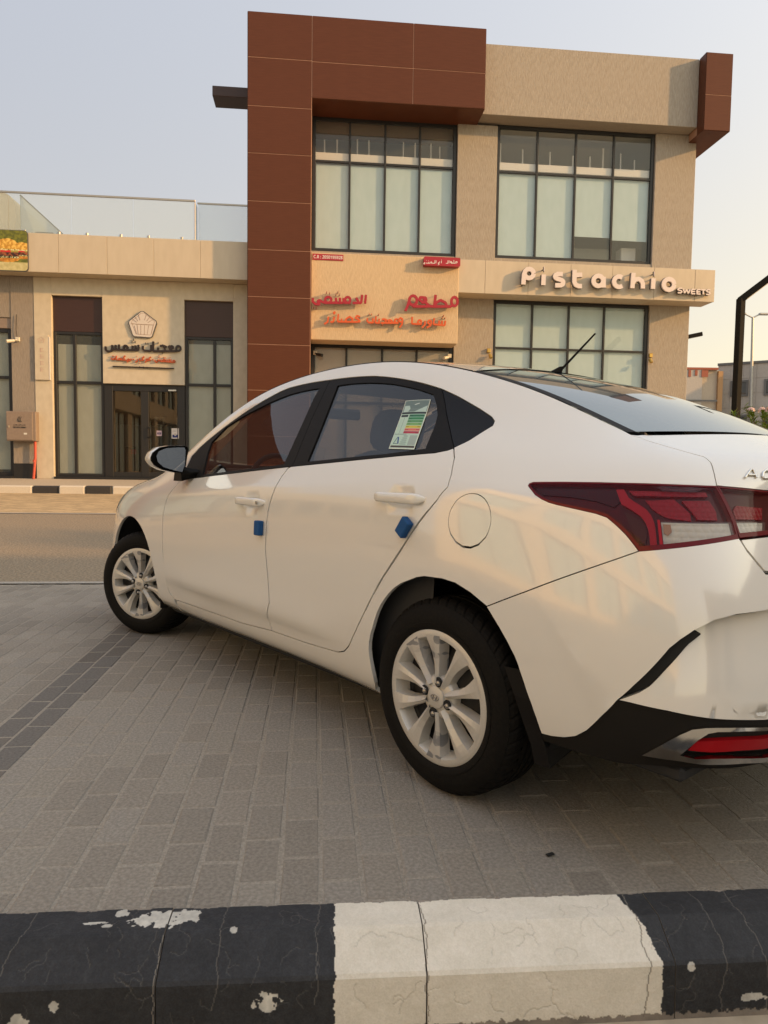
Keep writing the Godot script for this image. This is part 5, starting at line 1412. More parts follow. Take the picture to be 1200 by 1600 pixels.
func kerb_image() -> Array:
	var w := 1640
	var h := 136
	var im := Image.create(w, h, false, Image.FORMAT_RGB8)
	var hm := Image.create(w, h, false, Image.FORMAT_RGB8)
	var nz := FastNoiseLite.new()
	nz.seed = 3
	nz.frequency = 0.02
	nz.fractal_octaves = 5
	var n2 := FastNoiseLite.new()
	n2.seed = 8
	n2.frequency = 0.11
	n2.fractal_octaves = 3
	# chips: x metres, p metres round the profile, radii, strength
	var chips := [[-0.425, 0.042, 0.060, 0.030], [-0.375, 0.030, 0.035, 0.022], [-0.50, 0.018, 0.014, 0.013], [-0.545, 0.045, 0.022, 0.005], [-0.52, 0.055, 0.012, 0.006], [-0.21, 0.205, 0.026, 0.022], [-0.58, 0.195, 0.010, 0.012], [-0.64, 0.225, 0.018, 0.016], [0.575, 0.172, 0.010, 0.012], [-0.10, 0.0, 0.03, 0.006], [-0.28, 0.074, 0.008, 0.008], [0.70, 0.235, 0.03, 0.008], [1.1, 0.05, 0.05, 0.03], [-1.2, 0.1, 0.06, 0.03]]
	var r0 := RandomNumberGenerator.new()
	r0.seed = 4
	for y in h:
		for x in w:
			var mx := (x / float(w)) * 3.28 - 1.64
			var p := y * 0.002
			var a := nz.get_noise_2d(x, y)
			var b2 := n2.get_noise_2d(x, y)
			var wob := 0.004 * b2 + 0.003 * a
			var ph := fposmod(mx + wob + 0.09, 1.24)
			var white := ph < 0.578 + 0.030 * smoothstep(0.0, 0.16, p)
			var c := Color(0.845, 0.815, 0.755)
			var hh := 0.6
			if white:
				var d := 0.035 * a + 0.02 * b2
				d += r0.randf_range(-0.022, 0.022)
				c = Color(c.r + d, c.g + d, c.b + d * 1.1)
			else:
				var d := 0.035 * a + 0.03 * b2
				d += r0.randf_range(-0.025, 0.03)
				c = Color(0.145 + d, 0.148 + d, 0.160 + d)
			for e in chips:
				var ex: float = (mx - e[0]) / e[2]
				var ey: float = (p - e[1]) / e[3]
				var q := ex * ex + ey * ey + 0.9 * n2.get_noise_2d(x * 0.8 + 300.0, y * 0.8) + 0.5 * a
				if q < 0.75 and not white:
					var g := 0.74 + 0.12 * a + 0.08 * b2
					c = Color(g, g * 0.98, g * 0.93)
					hh = 0.35
			# paint worn off along the back arris and the foot
			if p < 0.006 + 0.008 * (a + 0.3 * b2) or p > 0.262 - 0.007 * (0.5 + b2):
				var g := 0.50 + 0.12 * a
				c = Color(g, g * 0.93, g * 0.85)
				hh = 0.3
			im.set_pixel(x, y, c)
			hm.set_pixel(x, y, Color(hh + 0.15 * b2 + r0.randf_range(-0.1, 0.1), 0, 0))
	# cracks: hairlines that wander down the profile, or along it
	var r := RandomNumberGenerator.new()
	r.seed = 21
	for k in 230:
		var x := r.randf() * w
		var y := r.randf() * h
		var main := false
		var dir := r.randf() * TAU
		var len_ := int(r.randf_range(6, 42))
		if k < 12:
			main = true
			x = ([-0.405, 0.078, 0.50, -0.30, 0.64, -0.66, 0.72, 0.93, -1.0, -1.3, 1.2, -0.12][k] + 1.64) / 3.28 * w
			y = 40.0 if k == 0 else 0.0
			dir = PI / 2
			len_ = 110 if k in [3, 11] else 136
		for q in len_:
			dir += r.randf_range(-0.5, 0.5)
			if main:
				dir = lerpf(dir, PI / 2, 0.35)
			x += cos(dir)
			y += sin(dir)
			if x < 0 or y < 0 or x >= w or y >= h:
				break
			var old := im.get_pixel(int(x), int(y))
			var dark := old.r < 0.4
			var strength := (0.75 if k < 3 else 0.42) if main else 0.22
			im.set_pixel(int(x), int(y), old.lerp(Color(0.62, 0.58, 0.52) if dark else Color(0.40, 0.37, 0.33), strength * (1.0 if dark or main else 0.55)))
			hm.set_pixel(int(x), int(y), Color(0.15, 0, 0))
	return [ImageTexture.create_from_image(im), ImageTexture.create_from_image(hm)]

func make_kerb() -> void:
	var im := kerb_image()
	var m := StandardMaterial3D.new()
	m.albedo_texture = im[0]
	m.heightmap_enabled = true
	m.heightmap_texture = im[1]
	m.heightmap_scale = 0.25
	m.roughness = 0.72
	var k := Node3D.new()
	k.name = "near_kerb"
	k.transform = kerb_frame
	add_child(k)
	struct(k)
	# profile z (towards the camera), y; rounded arrises
	var pr := [Vector2(0.0, 0.02), Vector2(0.0, 0.146), Vector2(0.004, 0.150), Vector2(0.076, 0.150), Vector2(0.082, 0.1475), Vector2(0.148, 0.1085), Vector2(0.153, 0.102), Vector2(0.157, -0.02)]
	var cut := [-6.8, -6.3, -5.8, -5.3, -4.8, -4.3, -3.8, -3.3, -2.85, -2.35, -1.88, -1.41, -0.90, -0.405, 0.078, 0.545, 1.03, 1.52, 2.0, 2.5, 3.0, 3.5, 4.0, 4.5, 5.0, 5.5, 6.0]
	for i in cut.size() - 1:
		var b := Buf.new()
		var x0: float = cut[i] + 0.001
		var x1: float = cut[i + 1] - 0.001
		var lean := Vector2(rng.randf_range(-0.0015, 0.0015), rng.randf_range(-0.001, 0.001))
		var per := 0.0
		for q in pr.size() - 1:
			var a: Vector2 = pr[q] + lean
			var c: Vector2 = pr[q + 1] + lean
			var l: float = a.distance_to(c)
			var v0 := per
			var v1 := per
			if q >= 1:
				per += l
				v1 = per
			var u0 := (x0 + 1.64) / 3.28
			var u1 := (x1 + 1.64) / 3.28
			b.quad(Vector3(x0, c.y, c.x), Vector3(x1, c.y, c.x), Vector3(x1, a.y, a.x), Vector3(x0, a.y, a.x), Vector2(u0, v1 / 0.272), Vector2(u1, v1 / 0.272), Vector2(u1, v0 / 0.272), Vector2(u0, v0 / 0.272))
		for e in [x0, x1]:
			var pts := []
			for q in pr:
				pts.append(Vector3(e, q.y + lean.y, q.x + lean.x))
			for q in range(1, pts.size() - 1):
				if e == x0:
					b.tri(pts[0], pts[q + 1], pts[q])
				else:
					b.tri(pts[0], pts[q], pts[q + 1])
		obj("kerb_stone", b, m, k)

# ---------------------------------------------------------------- near paving: running bond, long side towards the shops
func brick_mesh(k: int) -> ArrayMesh:
	var r := RandomNumberGenerator.new()
	r.seed = 100 + k
	var b := Buf.new()
	var w := 0.0484 - r.randf() * 0.0010
	var l := 0.0974 - r.randf() * 0.0015
	var ch := 0.0045 + r.randf() * 0.002
	var y := 0.0 + r.randf_range(-0.0012, 0.0012)
	var t := [r.randf_range(-0.0012, 0.0012), r.randf_range(-0.0012, 0.0012), r.randf_range(-0.0012, 0.0012), r.randf_range(-0.0012, 0.0012)]
	var sg := [Vector2(-1, 1), Vector2(1, 1), Vector2(1, -1), Vector2(-1, -1)]
	var top := []
	var rim := []
	var foot := []
	for q in 4:
		var s: Vector2 = sg[q]
		var jx := r.randf_range(-0.0012, 0.0012)
		top.append(Vector3(s.x * (w - ch) + jx, y + t[q], s.y * (l - ch)))
		rim.append(Vector3(s.x * w + jx, y + t[q] - 0.004, s.y * l))
		foot.append(Vector3(s.x * w + jx, -0.05, s.y * l))
	b.quad(top[0], top[1], top[2], top[3])
	for q in 4:
		var q2 := (q + 1) % 4
		b.quad(rim[q], rim[q2], top[q2], top[q])
		b.quad(foot[q], foot[q2], rim[q2], rim[q])
	return b.mesh()

func make_paving() -> void:
	var pav := Node3D.new()
	pav.name = "brick_paving"
	add_child(pav)
	struct(pav)
	sheet("joint_sand", M.joint, [1.26, 6.1], -12.0, 7.0, -0.0024, 8)
	var kinds := []
	for k in 10:
		kinds.append(brick_mesh(k))
	var stain := FastNoiseLite.new()
	stain.seed = 77
	stain.frequency = 1.1
	stain.fractal_octaves = 3
	var all := []
	var col := 0
	var s := -10.2
	while s < 4.2:
		var t := 1.30 + 0.1 * (col % 2) + rng.randf_range(-0.008, 0.008)
		while t < 6.02:
			var p := FRAME * Vector3(s, 0, 19.903 - t)
			var kz := (kerb_frame.affine_inverse() * p).z
			if kz < -0.085:
				var dark := s > -3.19 and s < -2.955
				var tone := rng.randf_range(0.90, 1.06) * (1.0 + 0.26 * stain.get_noise_2d(p.x, p.z))
				# darker, oil-stained strip where cars stand
				all.append([p, tone, dark, rng.randi() % 10, rng.randf_range(-0.006, 0.006), rng.randi() % 2])
			t += 0.2005
		s += 0.1025
		col += 1
	# those that show largest stand as bricks of their own, the rest as one object
	var key := func(e: Array) -> float:
		var p: Vector3 = e[0]
		var d := -p.z
		var sx := absf(p.x) / (0.541 * d)
		return d + (0.0 if sx < 1.05 else 50.0)
	all.sort_custom(func(a, b): return key.call(a) < key.call(b))
	var mm := MultiMesh.new()
	mm.transform_format = MultiMesh.TRANSFORM_3D
	mm.use_colors = true
	mm.mesh = kinds[0]
	mm.instance_count = all.size() - 300
	for i in all.size():
		var e: Array = all[i]
		var x := Transform3D(Basis(Vector3.UP, YAW + e[4] + (PI if e[5] == 1 else 0.0)), e[0])
		if i < 300:
			var mi: int = clampi(int((e[1] - 0.86) / 0.21 * 7.0), 0, 6)
			obj("paving_brick", kinds[e[3]], M.brick_dark if e[2] else M.bricks[mi], pav, x)
		else:
			var c: float = e[1] * (0.56 if e[2] else 0.98)
			mm.set_instance_transform(i - 300, x.translated(Vector3(0, rng.randf_range(-0.0012, 0.0012), 0)))
			mm.set_instance_color(i - 300, Color(c, c * 0.985, c * (1.0 if e[2] else 0.965)))
	var o := MultiMeshInstance3D.new()
	o.name = "further_bricks"
	o.multimesh = mm
	o.material_override = M.brick
	o.set_meta("kind", "stuff")
	pav.add_child(o, true)
	# small flat black scrap lying on the bricks
	var b := Buf.new()
	b.box(Vector3(-0.012, 0.0, -0.006), Vector3(0.012, 0.004, 0.006), 0.0015)
	tag(obj("black_scrap", b, M.black_soft, self, Transform3D(Basis(Vector3.UP, 0.5), Vector3(0.452, 0.002, -1.815))), "tiny black scrap lying on the paving behind the rear wheel", "litter")

# ---------------------------------------------------------------- facade helpers
# a glazed opening at plane n: frame bars, panes, blinds; xs and ys are the lines of the bars
func window(parent: Node, s0: float, s1: float, y0: float, y1: float, xs: Array, ys: Array, n: float, blinds: Array, bar := 0.055, edge := 0.09, blind_mat: Material = null) -> Node3D:
	var w := part("window", parent)
	var b := Buf.new()
	b.box(Vector3(s0, y0, n - 0.06), Vector3(s0 + edge, y1, n + 0.03), 0.004)
	b.box(Vector3(s1 - edge, y0, n - 0.06), Vector3(s1, y1, n + 0.03), 0.004)
	b.box(Vector3(s0 + edge, y1 - edge, n - 0.058), Vector3(s1 - edge, y1, n + 0.028), 0.004)
	b.box(Vector3(s0 + edge, y0, n - 0.058), Vector3(s1 - edge, y0 + edge, n + 0.028), 0.004)
	for x in xs:
		b.box(Vector3(x - bar / 2, y0 + edge, n - 0.05), Vector3(x + bar / 2, y1 - edge, n + 0.02), 0.003)
	for y in ys:
		b.box(Vector3(s0 + edge, y - bar / 2, n - 0.045), Vector3(s1 - edge, y + bar / 2, n + 0.016), 0.003)
	obj("frame", b, M.frame_black, w)
	var gx := [s0 + edge] + xs + [s1 - edge]
	var gy := [y0 + edge] + ys + [y1 - edge]
	for i in gx.size() - 1:
		for j in gy.size() - 1:
			var p := Buf.new()
			var tw := rng.randf_range(-0.004, 0.004)
			var a0: float = gx[i]
			var a1: float = gx[i + 1]
			p.quad(Vector3(a0, gy[j], n - 0.012 - tw), Vector3(a1, gy[j], n - 0.012 + tw), Vector3(a1, gy[j + 1], n - 0.012 + tw), Vector3(a0, gy[j + 1], n - 0.012 - tw))
			obj("pane", p, M.pane, w)
		# roller blind in this bay from blinds[i][0] up to blinds[i][1]
		if i < blinds.size() and blinds[i] != null:
			var bb := Buf.new()
			bb.box(Vector3(gx[i] + 0.015, blinds[i][0], n - 0.07), Vector3(gx[i + 1] - 0.01, blinds[i][1], n - 0.066))
			bb.box(Vector3(gx[i] + 0.015, blinds[i][0] - 0.03, n - 0.08), Vector3(gx[i + 1] - 0.01, blinds[i][0], n - 0.062))
			obj("blind", bb, blind_mat if blind_mat else M.blind, w)
	return w

func panel_grid(parent: Node, called: String, m: Material, xs: Array, ys: Array, n0: float, n1: float, gap := 0.014) -> void:
	for i in xs.size() - 1:
		for j in ys.size() - 1:
			var b := Buf.new()
			b.box(Vector3(xs[i] + gap / 2, ys[j] + gap / 2, n0), Vector3(xs[i + 1] - gap / 2, ys[j + 1] - gap / 2, n1 + rng.randf_range(-0.0015, 0.0015)), 0.003)
			obj(called, b, m, parent)

func make_tower_building() -> void:
	var t := thing("two_storey_shop_building", "two-storey beige stucco shop building with a brown panelled corner tower", "building", FRAME)
	# tower and header, clad in brown panels over recessed pale joints
	one_box("tower_core", M.brown_joint, t, Vector3(-3.715, 0.4, -3.0), Vector3(-2.095, 12.435, 0.880))
	one_box("header_core", M.brown_joint, t, Vector3(-2.095, 10.43, -0.12), Vector3(2.425, 12.435, 0.880))
	var rows := [0.55, 1.74, 2.94, 4.13, 5.35, 6.55, 7.77, 8.97, 10.14, 11.335, 12.45]
	panel_grid(t, "cladding_panel", M.brown_panel, [-3.725, -2.098], rows, 0.880, 0.888)
	panel_grid(t, "cladding_panel", M.brown_panel, [-2.098, 0.52, 2.435], [10.42, 11.32, 12.45], 0.880, 0.888)
	for j in rows.size() - 1:
		var b := Buf.new()
		b.box(Vector3(-3.733, rows[j] + 0.007, -3.0), Vector3(-3.715, rows[j + 1] - 0.007, 0.866), 0.002)
		obj("cladding_panel", b, M.brown_panel, t)
	one_box("soffit_panel", M.brown_panel, t, Vector3(-2.09, 10.415, -0.1), Vector3(2.43, 10.43, 0.866))
	one_box("header_end", M.brown_panel, t, Vector3(2.425, 10.42, 0.46), Vector3(2.44, 12.447, 0.866))
	# right-hand brown block that overshoots the corner
	one_box("corner_block_core", M.brown_joint, t, Vector3(8.57, 10.295, -3.0), Vector3(9.305, 12.315, 0.793))
	panel_grid(t, "cladding_panel", M.brown_panel, [8.555, 9.32], [10.28, 11.22, 12.33], 0.793, 0.801)
	one_box("corner_block_soffit", M.brown_panel, t, Vector3(8.56, 10.28, -3.0), Vector3(9.315, 10.295, 0.783))
	one_box("corner_block_side", M.brown_panel, t, Vector3(8.553, 10.28, 0.45), Vector3(8.57, 12.33, 0.783))
	one_box("roof_beam", M.brown_dark, t, Vector3(-4.76, 10.85, -0.86), Vector3(-3.735, 11.115, -0.2), 0.01)
	# stucco walls
	one_box("stucco_parapet", M.stucco, t, Vector3(2.445, 10.5, -0.3), Vector3(8.55, 12.325, 0.45), 0.01)
	one_box("stucco_pier", M.stucco, t, Vector3(1.905, 0.5, -0.3), Vector3(3.02, 10.428, 0.0), 0.008)
	one_box("stucco_pier", M.stucco, t, Vector3(7.60, 0.5, -0.3), Vector3(8.80, 10.498, 0.0), 0.012)
	one_box("spandrel", M.stucco, t, Vector3(-2.09, 4.37, -0.3), Vector3(1.9, 6.84, -0.02))
	one_box("spandrel", M.stucco, t, Vector3(3.025, 5.72, -0.3), Vector3(7.595, 6.86, -0.02))
	one_box("window_base", M.stucco, t, Vector3(3.025, 0.5, -0.3), Vector3(7.595, 0.95, -0.02))
	# restaurant sign board of ribbed stucco, and the cream fascia of the sweet shop
	one_box("sign_board", M.stucco_board, t, Vector3(-2.085, 4.325, 0.0), Vector3(1.865, 6.59, 0.70), 0.012)
	one_box("fascia_core", M.cream_panel, t, Vector3(1.87, 5.715, -0.02), Vector3(9.145, 6.575, 0.635))
	panel_grid(t, "fascia_panel", M.cream_panel, [1.868, 2.6, 3.8, 4.99, 6.18, 7.38, 8.57, 9.155], [5.705, 6.59], 0.635, 0.652, 0.009)
	# glazing
	window(t, -2.08, 1.89, 6.85, 10.42, [-1.06, -0.09, 0.87], [9.26], -0.1, [[6.9, 9.20], [6.9, 9.20], [6.9, 9.20], [6.9, 9.20]])
	window(t, 3.025, 7.595, 6.865, 10.49, [4.19, 5.30, 6.41], [9.24], -0.1, [[6.9, 9.22], [6.9, 9.22], [7.62, 9.22], [7.56, 9.22]])
	window(t, 3.025, 7.595, 0.95, 5.715, [4.17, 5.24, 6.29], [2.7, 4.39], -0.1, [[1.0, 5.64], [1.0, 5.64], [1.0, 5.64], [1.0, 5.64]])
	window(t, -2.085, 1.90, 0.52, 4.365, [-1.10, -0.10, 0.87], [2.75], -0.1, [[0.7, 4.27], [0.7, 4.27], [0.7, 4.27], [0.7, 4.27]], 0.055, 0.11, M.blind_low)
	# rooms behind: floors, ceilings, end walls
	one_box("roof_slab", M.room, t, Vector3(-3.7, 10.52, -9.0), Vector3(8.79, 10.75, -0.32))
	one_box("upper_floor", M.room, t, Vector3(-3.7, 6.0, -9.0), Vector3(8.79, 6.3, -0.32))
	one_box("back_wall", M.room, t, Vector3(-3.7, 0.4, -9.2), Vector3(8.8, 10.52, -9.0))
	one_box("end_wall", M.stucco, t, Vector3(8.55, 0.45, -9.0), Vector3(8.795, 12.3, -0.31))
	one_box("end_wall", M.stucco, t, Vector3(-3.71, 0.45, -9.0), Vector3(-3.5, 12.3, -3.01))
	one_box("partition_wall", M.room, t, Vector3(2.3, 0.45, -9.0), Vector3(2.5, 10.5, -0.31))
	# blind cassettes and hanging cords inside the upper windows
	for w in [[-2.0, 1.8, 4], [3.1, 7.5, 4]]:
		one_box("blind_cassette", M.white_box, t, Vector3(w[0], 9.31, -0.24), Vector3(w[1], 9.52, -0.15), 0.01)
		for k in 9:
			var x: float = lerpf(w[0] + 0.2, w[1] - 0.2, (k + rng.randf_range(-0.3, 0.3)) / 8.0)
			var b := Buf.new()
			b.box(Vector3(x, 9.52, -0.6), Vector3(x + 0.035, 9.52 + rng.randf_range(0.45, 0.8), -0.57))
			obj("hanging_strip", b, M.white_box, t)
	one_box("dark_top_strip", M.room_dark, t, Vector3(-2.0, 10.1, -0.7), Vector3(1.85, 10.5, -0.32))  # dark box behind the top of the upper left windows
	one_box("storage_box", M.white_box, t, Vector3(6.9, 6.95, -0.9), Vector3(7.35, 7.45, -0.5), 0.02)
	one_box("storage_box", M.counter, t, Vector3(5.5, 6.6, -1.2), Vector3(6.7, 7.45, -0.7), 0.02)

func make_corner_shop() -> void:
	var t := thing("single_storey_shop", "cream single-storey pastry shop with brown window heads beside the brown tower", "building", FRAME)
	one_box("parapet_core", M.cream_panel, t, Vector3(-15.0, 5.865, -0.2), Vector3(-3.74, 6.82, 0.485))
	panel_grid(t, "fascia_panel", M.cream_panel, [-13.4, -12.2, -11.0, -9.77, -8.56, -7.35, -6.17, -4.98, -3.735], [5.855, 6.84], 0.485, 0.502, 0.009)
	one_box("roof_deck", M.concrete, t, Vector3(-15.0, 6.1, -9.0), Vector3(-3.74, 6.3, -0.2))
	# walls round the openings
	one_box("wall_pier", M.cream_wall, t, Vector3(-9.385, 0.53, -0.3), Vector3(-8.93, 5.86, 0.0), 0.01)
	one_box("wall_lintel", M.cream_wall, t, Vector3(-8.93, 5.40, -0.3), Vector3(-7.63, 5.86, 0.0))
	one_box("wall_over_door", M.cream_wall, t, Vector3(-7.63, 3.115, -0.3), Vector3(-5.49, 5.86, 0.004), 0.006)
	one_box("wall_lintel", M.cream_wall, t, Vector3(-5.49, 5.40, -0.3), Vector3(-4.19, 5.86, 0.0))
	one_box("wall_pier", M.cream_wall, t, Vector3(-4.19, 0.53, -0.3), Vector3(-3.74, 5.86, 0.0), 0.01)
	# brown heads over the windows
	one_box("window_head", M.brown_dark, t, Vector3(-8.925, 4.475, -0.2), Vector3(-7.635, 5.395, -0.10), 0.004)
	one_box("window_head", M.brown_dark, t, Vector3(-5.485, 4.435, -0.2), Vector3(-4.195, 5.395, -0.10), 0.004)
	window(t, -8.925, -7.635, 0.60, 4.47, [-8.39], [3.13], -0.12, [[0.72, 4.15], [0.72, 4.15]], 0.075, 0.07, M.blind_tan)
	window(t, -5.485, -4.195, 0.60, 4.43, [-4.70], [3.14], -0.12, [[0.72, 4.25], [0.72, 4.25]], 0.075, 0.07, M.blind_tan)
	one_box("plinth", M.frame_black, t, Vector3(-8.93, 0.53, -0.2), Vector3(-4.19, 0.598, 0.03), 0.004)
	# door
	var d := part("shop_door", t)
	var b := Buf.new()
	b.box(Vector3(-7.625, 0.60, -0.18), Vector3(-7.40, 3.11, -0.07), 0.004)
	b.box(Vector3(-5.70, 0.60, -0.18), Vector3(-5.495, 3.11, -0.07), 0.004)
	b.box(Vector3(-7.40, 2.93, -0.178), Vector3(-5.70, 3.11, -0.072), 0.004)
	b.box(Vector3(-6.665, 0.60, -0.175), Vector3(-6.46, 2.93, -0.075), 0.004)
	b.box(Vector3(-7.40, 0.60, -0.172), Vector3(-6.665, 0.74, -0.078), 0.004)
	b.box(Vector3(-6.46, 0.60, -0.172), Vector3(-5.70, 0.74, -0.078), 0.004)
	obj("frame", b, M.frame_black, d)
	for e in [[-7.40, -6.665], [-6.46, -5.70]]:
		b = Buf.new()
		b.quad(Vector3(e[0], 0.74, -0.12), Vector3(e[1], 0.74, -0.12), Vector3(e[1], 2.93, -0.12), Vector3(e[0], 2.93, -0.12))
		obj("pane", b, M.door_pane, d)
	b = Buf.new()
	b.tube([Vector3(-6.50, 1.95, -0.07), Vector3(-6.42, 1.95, -0.02), Vector3(-6.40, 1.88, -0.01), Vector3(-6.40, 1.76, -0.01), Vector3(-6.42, 1.69, -0.02), Vector3(-6.50, 1.69, -0.07)], 0.016, 8)
	obj("handle", b, M.frame_black, d)
	one_box("door_closer", M.white_box, d, Vector3(-5.93, 2.95, -0.07), Vector3(-5.72, 2.99, -0.03), 0.005)
	# notices stuck on the glass
	var im := Image.create(24, 32, false, Image.FORMAT_RGB8)
	im.fill(Color(0.80, 0.78, 0.76))
	im.fill_rect(Rect2i(3, 20, 18, 9), Color(0.16, 0.20, 0.42))
	im.fill_rect(Rect2i(9, 16, 6, 8), Color(0.70, 0.68, 0.66))
	im.fill_rect(Rect2i(4, 5, 15, 1), Color(0.6, 0.6, 0.6))
	im.fill_rect(Rect2i(4, 9, 12, 1), Color(0.6, 0.6, 0.6))
	var nm := StandardMaterial3D.new()
	nm.albedo_texture = ImageTexture.create_from_image(im)
	b = Buf.new()
	b.quad(Vector3(-5.865, 1.67, -0.112), Vector3(-5.66, 1.67, -0.066), Vector3(-5.66, 1.95, -0.066), Vector3(-5.865, 1.95, -0.112), Vector2(0, 1), Vector2(1, 1), Vector2(1, 0), Vector2(0, 0))
	obj("notice", b, nm, d)
	im = Image.create(16, 18, false, Image.FORMAT_RGB8)
	im.fill(Color(0.66, 0.60, 0.66))
	im.fill_rect(Rect2i(2, 6, 12, 7), Color(0.30, 0.27, 0.38))
	im.fill_rect(Rect2i(4, 8, 8, 2), Color(0.55, 0.5, 0.58))
	var nm2 := StandardMaterial3D.new()
	nm2.albedo_texture = ImageTexture.create_from_image(im)
	b = Buf.new()
	b.quad(Vector3(-6.265, 1.735, -0.115), Vector3(-6.125, 1.735, -0.115), Vector3(-6.125, 1.88, -0.115), Vector3(-6.265, 1.88, -0.115), Vector2(0, 1), Vector2(1, 1), Vector2(1, 0), Vector2(0, 0))
	obj("notice", b, nm2, d)
	# the shop inside: counter, brown back wall, things on the shelf
	one_box("room_floor", M.counter, t, Vector3(-15.0, 0.45, -6.0), Vector3(-3.74, 0.56, -0.31))
	one_box("room_back", M.room_dark, t, Vector3(-15.0, 0.5, -4.2), Vector3(-3.74, 6.1, -4.0))
	one_box("room_end", M.room_dark, t, Vector3(-3.9, 0.5, -4.0), Vector3(-3.74, 6.1, -0.31))
	one_box("room_end", M.room_dark, t, Vector3(-9.6, 0.5, -4.0), Vector3(-9.4, 6.1, -0.31))
	one_box("counter", M.counter, t, Vector3(-8.6, 0.56, -2.4), Vector3(-4.6, 2.12, -1.9), 0.02)
	for x in [-6.75, -6.1, -5.6]:
		one_box("counter_machine", M.white_box, t, Vector3(x, 2.125, -2.3), Vector3(x + 0.30, 2.38, -2.05), 0.02)
		one_box("machine_dial", M.black_soft, t, Vector3(x + 0.09, 2.16, -2.045), Vector3(x + 0.25, 2.33, -2.03), 0.01)
	one_box("stool", M.black_soft, t, Vector3(-7.42, 0.57, -1.6), Vector3(-7.12, 1.45, -1.3), 0.05)
	one_box("red_carton", M.sign_red, t, Vector3(-7.22, 1.24, -1.28), Vector3(-7.08, 1.38, -1.2), 0.01)
	one_box("low_table", M.room_dark, t, Vector3(-7.0, 0.57, -1.6), Vector3(-6.7, 0.85, -1.2), 0.02)
	# grey stucco pier and the neighbouring window at the left edge
	one_box("grey_pier", M.stucco_grey, t, Vector3(-9.975, 0.93, -0.3), Vector3(-9.39, 5.86, -0.012), 0.01)
	one_box("pier_plinth", M.frame_black, t, Vector3(-9.975, 0.53, -0.3), Vector3(-9.39, 0.927, 0.0), 0.004)
	one_box("wall_head", M.stucco_grey, t, Vector3(-14.8, 4.78, -0.3), Vector3(-9.98, 5.86, -0.03), 0.008)
	one_box("wall_head_panel", M.cabinet, t, Vector3(-14.8, 4.50, -0.2), Vector3(-9.98, 4.775, -0.06), 0.008)
	window(t, -14.8, -9.98, 0.60, 4.50, [-13.4, -12.0, -11.0], [3.22], -0.12, [[0.8, 4.4], [0.8, 4.4], [0.8, 4.4], [0.8, 4.4]], 0.075, 0.10, M.blind_tan)
	one_box("plinth", M.frame_black, t, Vector3(-14.8, 0.53, -0.2), Vector3(-9.98, 0.598, 0.02), 0.004)
	one_box("end_pier", M.cream_wall, t, Vector3(-15.2, 0.53, -0.3), Vector3(-14.8, 5.86, 0.0), 0.01)
	# engraved menu tablet
	var mt := thing("menu_tablet", "pale stone tablet with engraved logo and columns of lettering on the cream pier", "sign", fp(0, 0, 0))
	one_box("tablet", M.cream_wall, mt, Vector3(-9.36, 3.16, 0.0), Vector3(-9.0, 4.34, 0.05), 0.006)
	one_box("pale_edge", M.sign_face, mt, Vector3(-9.0, 3.16, 0.0), Vector3(-8.97, 4.30, 0.055), 0.004)  # paler strip down the right edge of the tablet
	b = Buf.new()
	var pts := []
	for k in 6:
		var a := TAU * k / 5.0 + PI / 2
		pts.append(Vector3(-9.185 + cos(a) * 0.085, 4.20 + sin(a) * 0.085, 0.05))
	b.tube(pts, 0.006, 5)
	for k in 5:
		b.box(Vector3(-9.225 + k * 0.018, 4.165, 0.048), Vector3(-9.22 + k * 0.018, 4.235, 0.053))
	for k in 4:
		var y := 3.98 - k * 0.17
		for q in 3:
			b.box(Vector3(-9.24 + rng.randf_range(0, 0.02), y - q * 0.04, 0.048), Vector3(-9.13 + rng.randf_range(-0.02, 0.01), y - q * 0.04 + 0.012, 0.053))
		b.box(Vector3(-9.215, y - 0.09, 0.048), Vector3(-9.20, y + 0.02, 0.053))
	obj("engraving", b, M.engraved, mt)

# extruded lettering from centre lines with a pen width
func letters(b: Buf, strokes: Array, n0: float, n1: float, pen := 0.0, bold := 1.0) -> void:
	var step := 0
	for st in strokes:
		var w: float = pen if pen > 0.0 else st[0] * bold
		var pl := PackedVector2Array()
		for k in (st.size() - 1) / 2:
			pl.append(Vector2(st[1 + 2 * k], st[2 + 2 * k]))
		if pl.size() == 2 and pl[0].distance_to(pl[1]) < 0.002:
			pl[1] += Vector2(0.003, 0)
		var rings := []
		for r in Geometry2D.offset_polyline(pl, w * 0.5, Geometry2D.JOIN_ROUND, Geometry2D.END_ROUND):
			var q := PackedVector2Array()
			for p in r:
				if q.size() == 0 or p.distance_to(q[q.size() - 1]) > w * 0.08:
					q.append(p)
			if q.size() > 2:
				rings.append(q)
		var z1 := n1 - 0.0012 * (step % 9)
		step += 1
		extrude(b, rings, n0, z1)

# strokes gathered into words by the gaps between them
func words(strokes: Array, gap: float) -> Array:
	var iv := []
	for st in strokes:
		var lo := 1e9
		var hi := -1e9
		for k in (st.size() - 1) / 2:
			lo = minf(lo, st[1 + 2 * k])
			hi = maxf(hi, st[1 + 2 * k])
		iv.append([lo, hi, st])
	iv.sort_custom(func(a, b): return a[0] < b[0])
	var out := []
	var end := -1e9
	for e in iv:
		if e[0] > end + gap:
			out.append([])
		out[out.size() - 1].append(e[2])
		end = maxf(end, e[1])
	return out

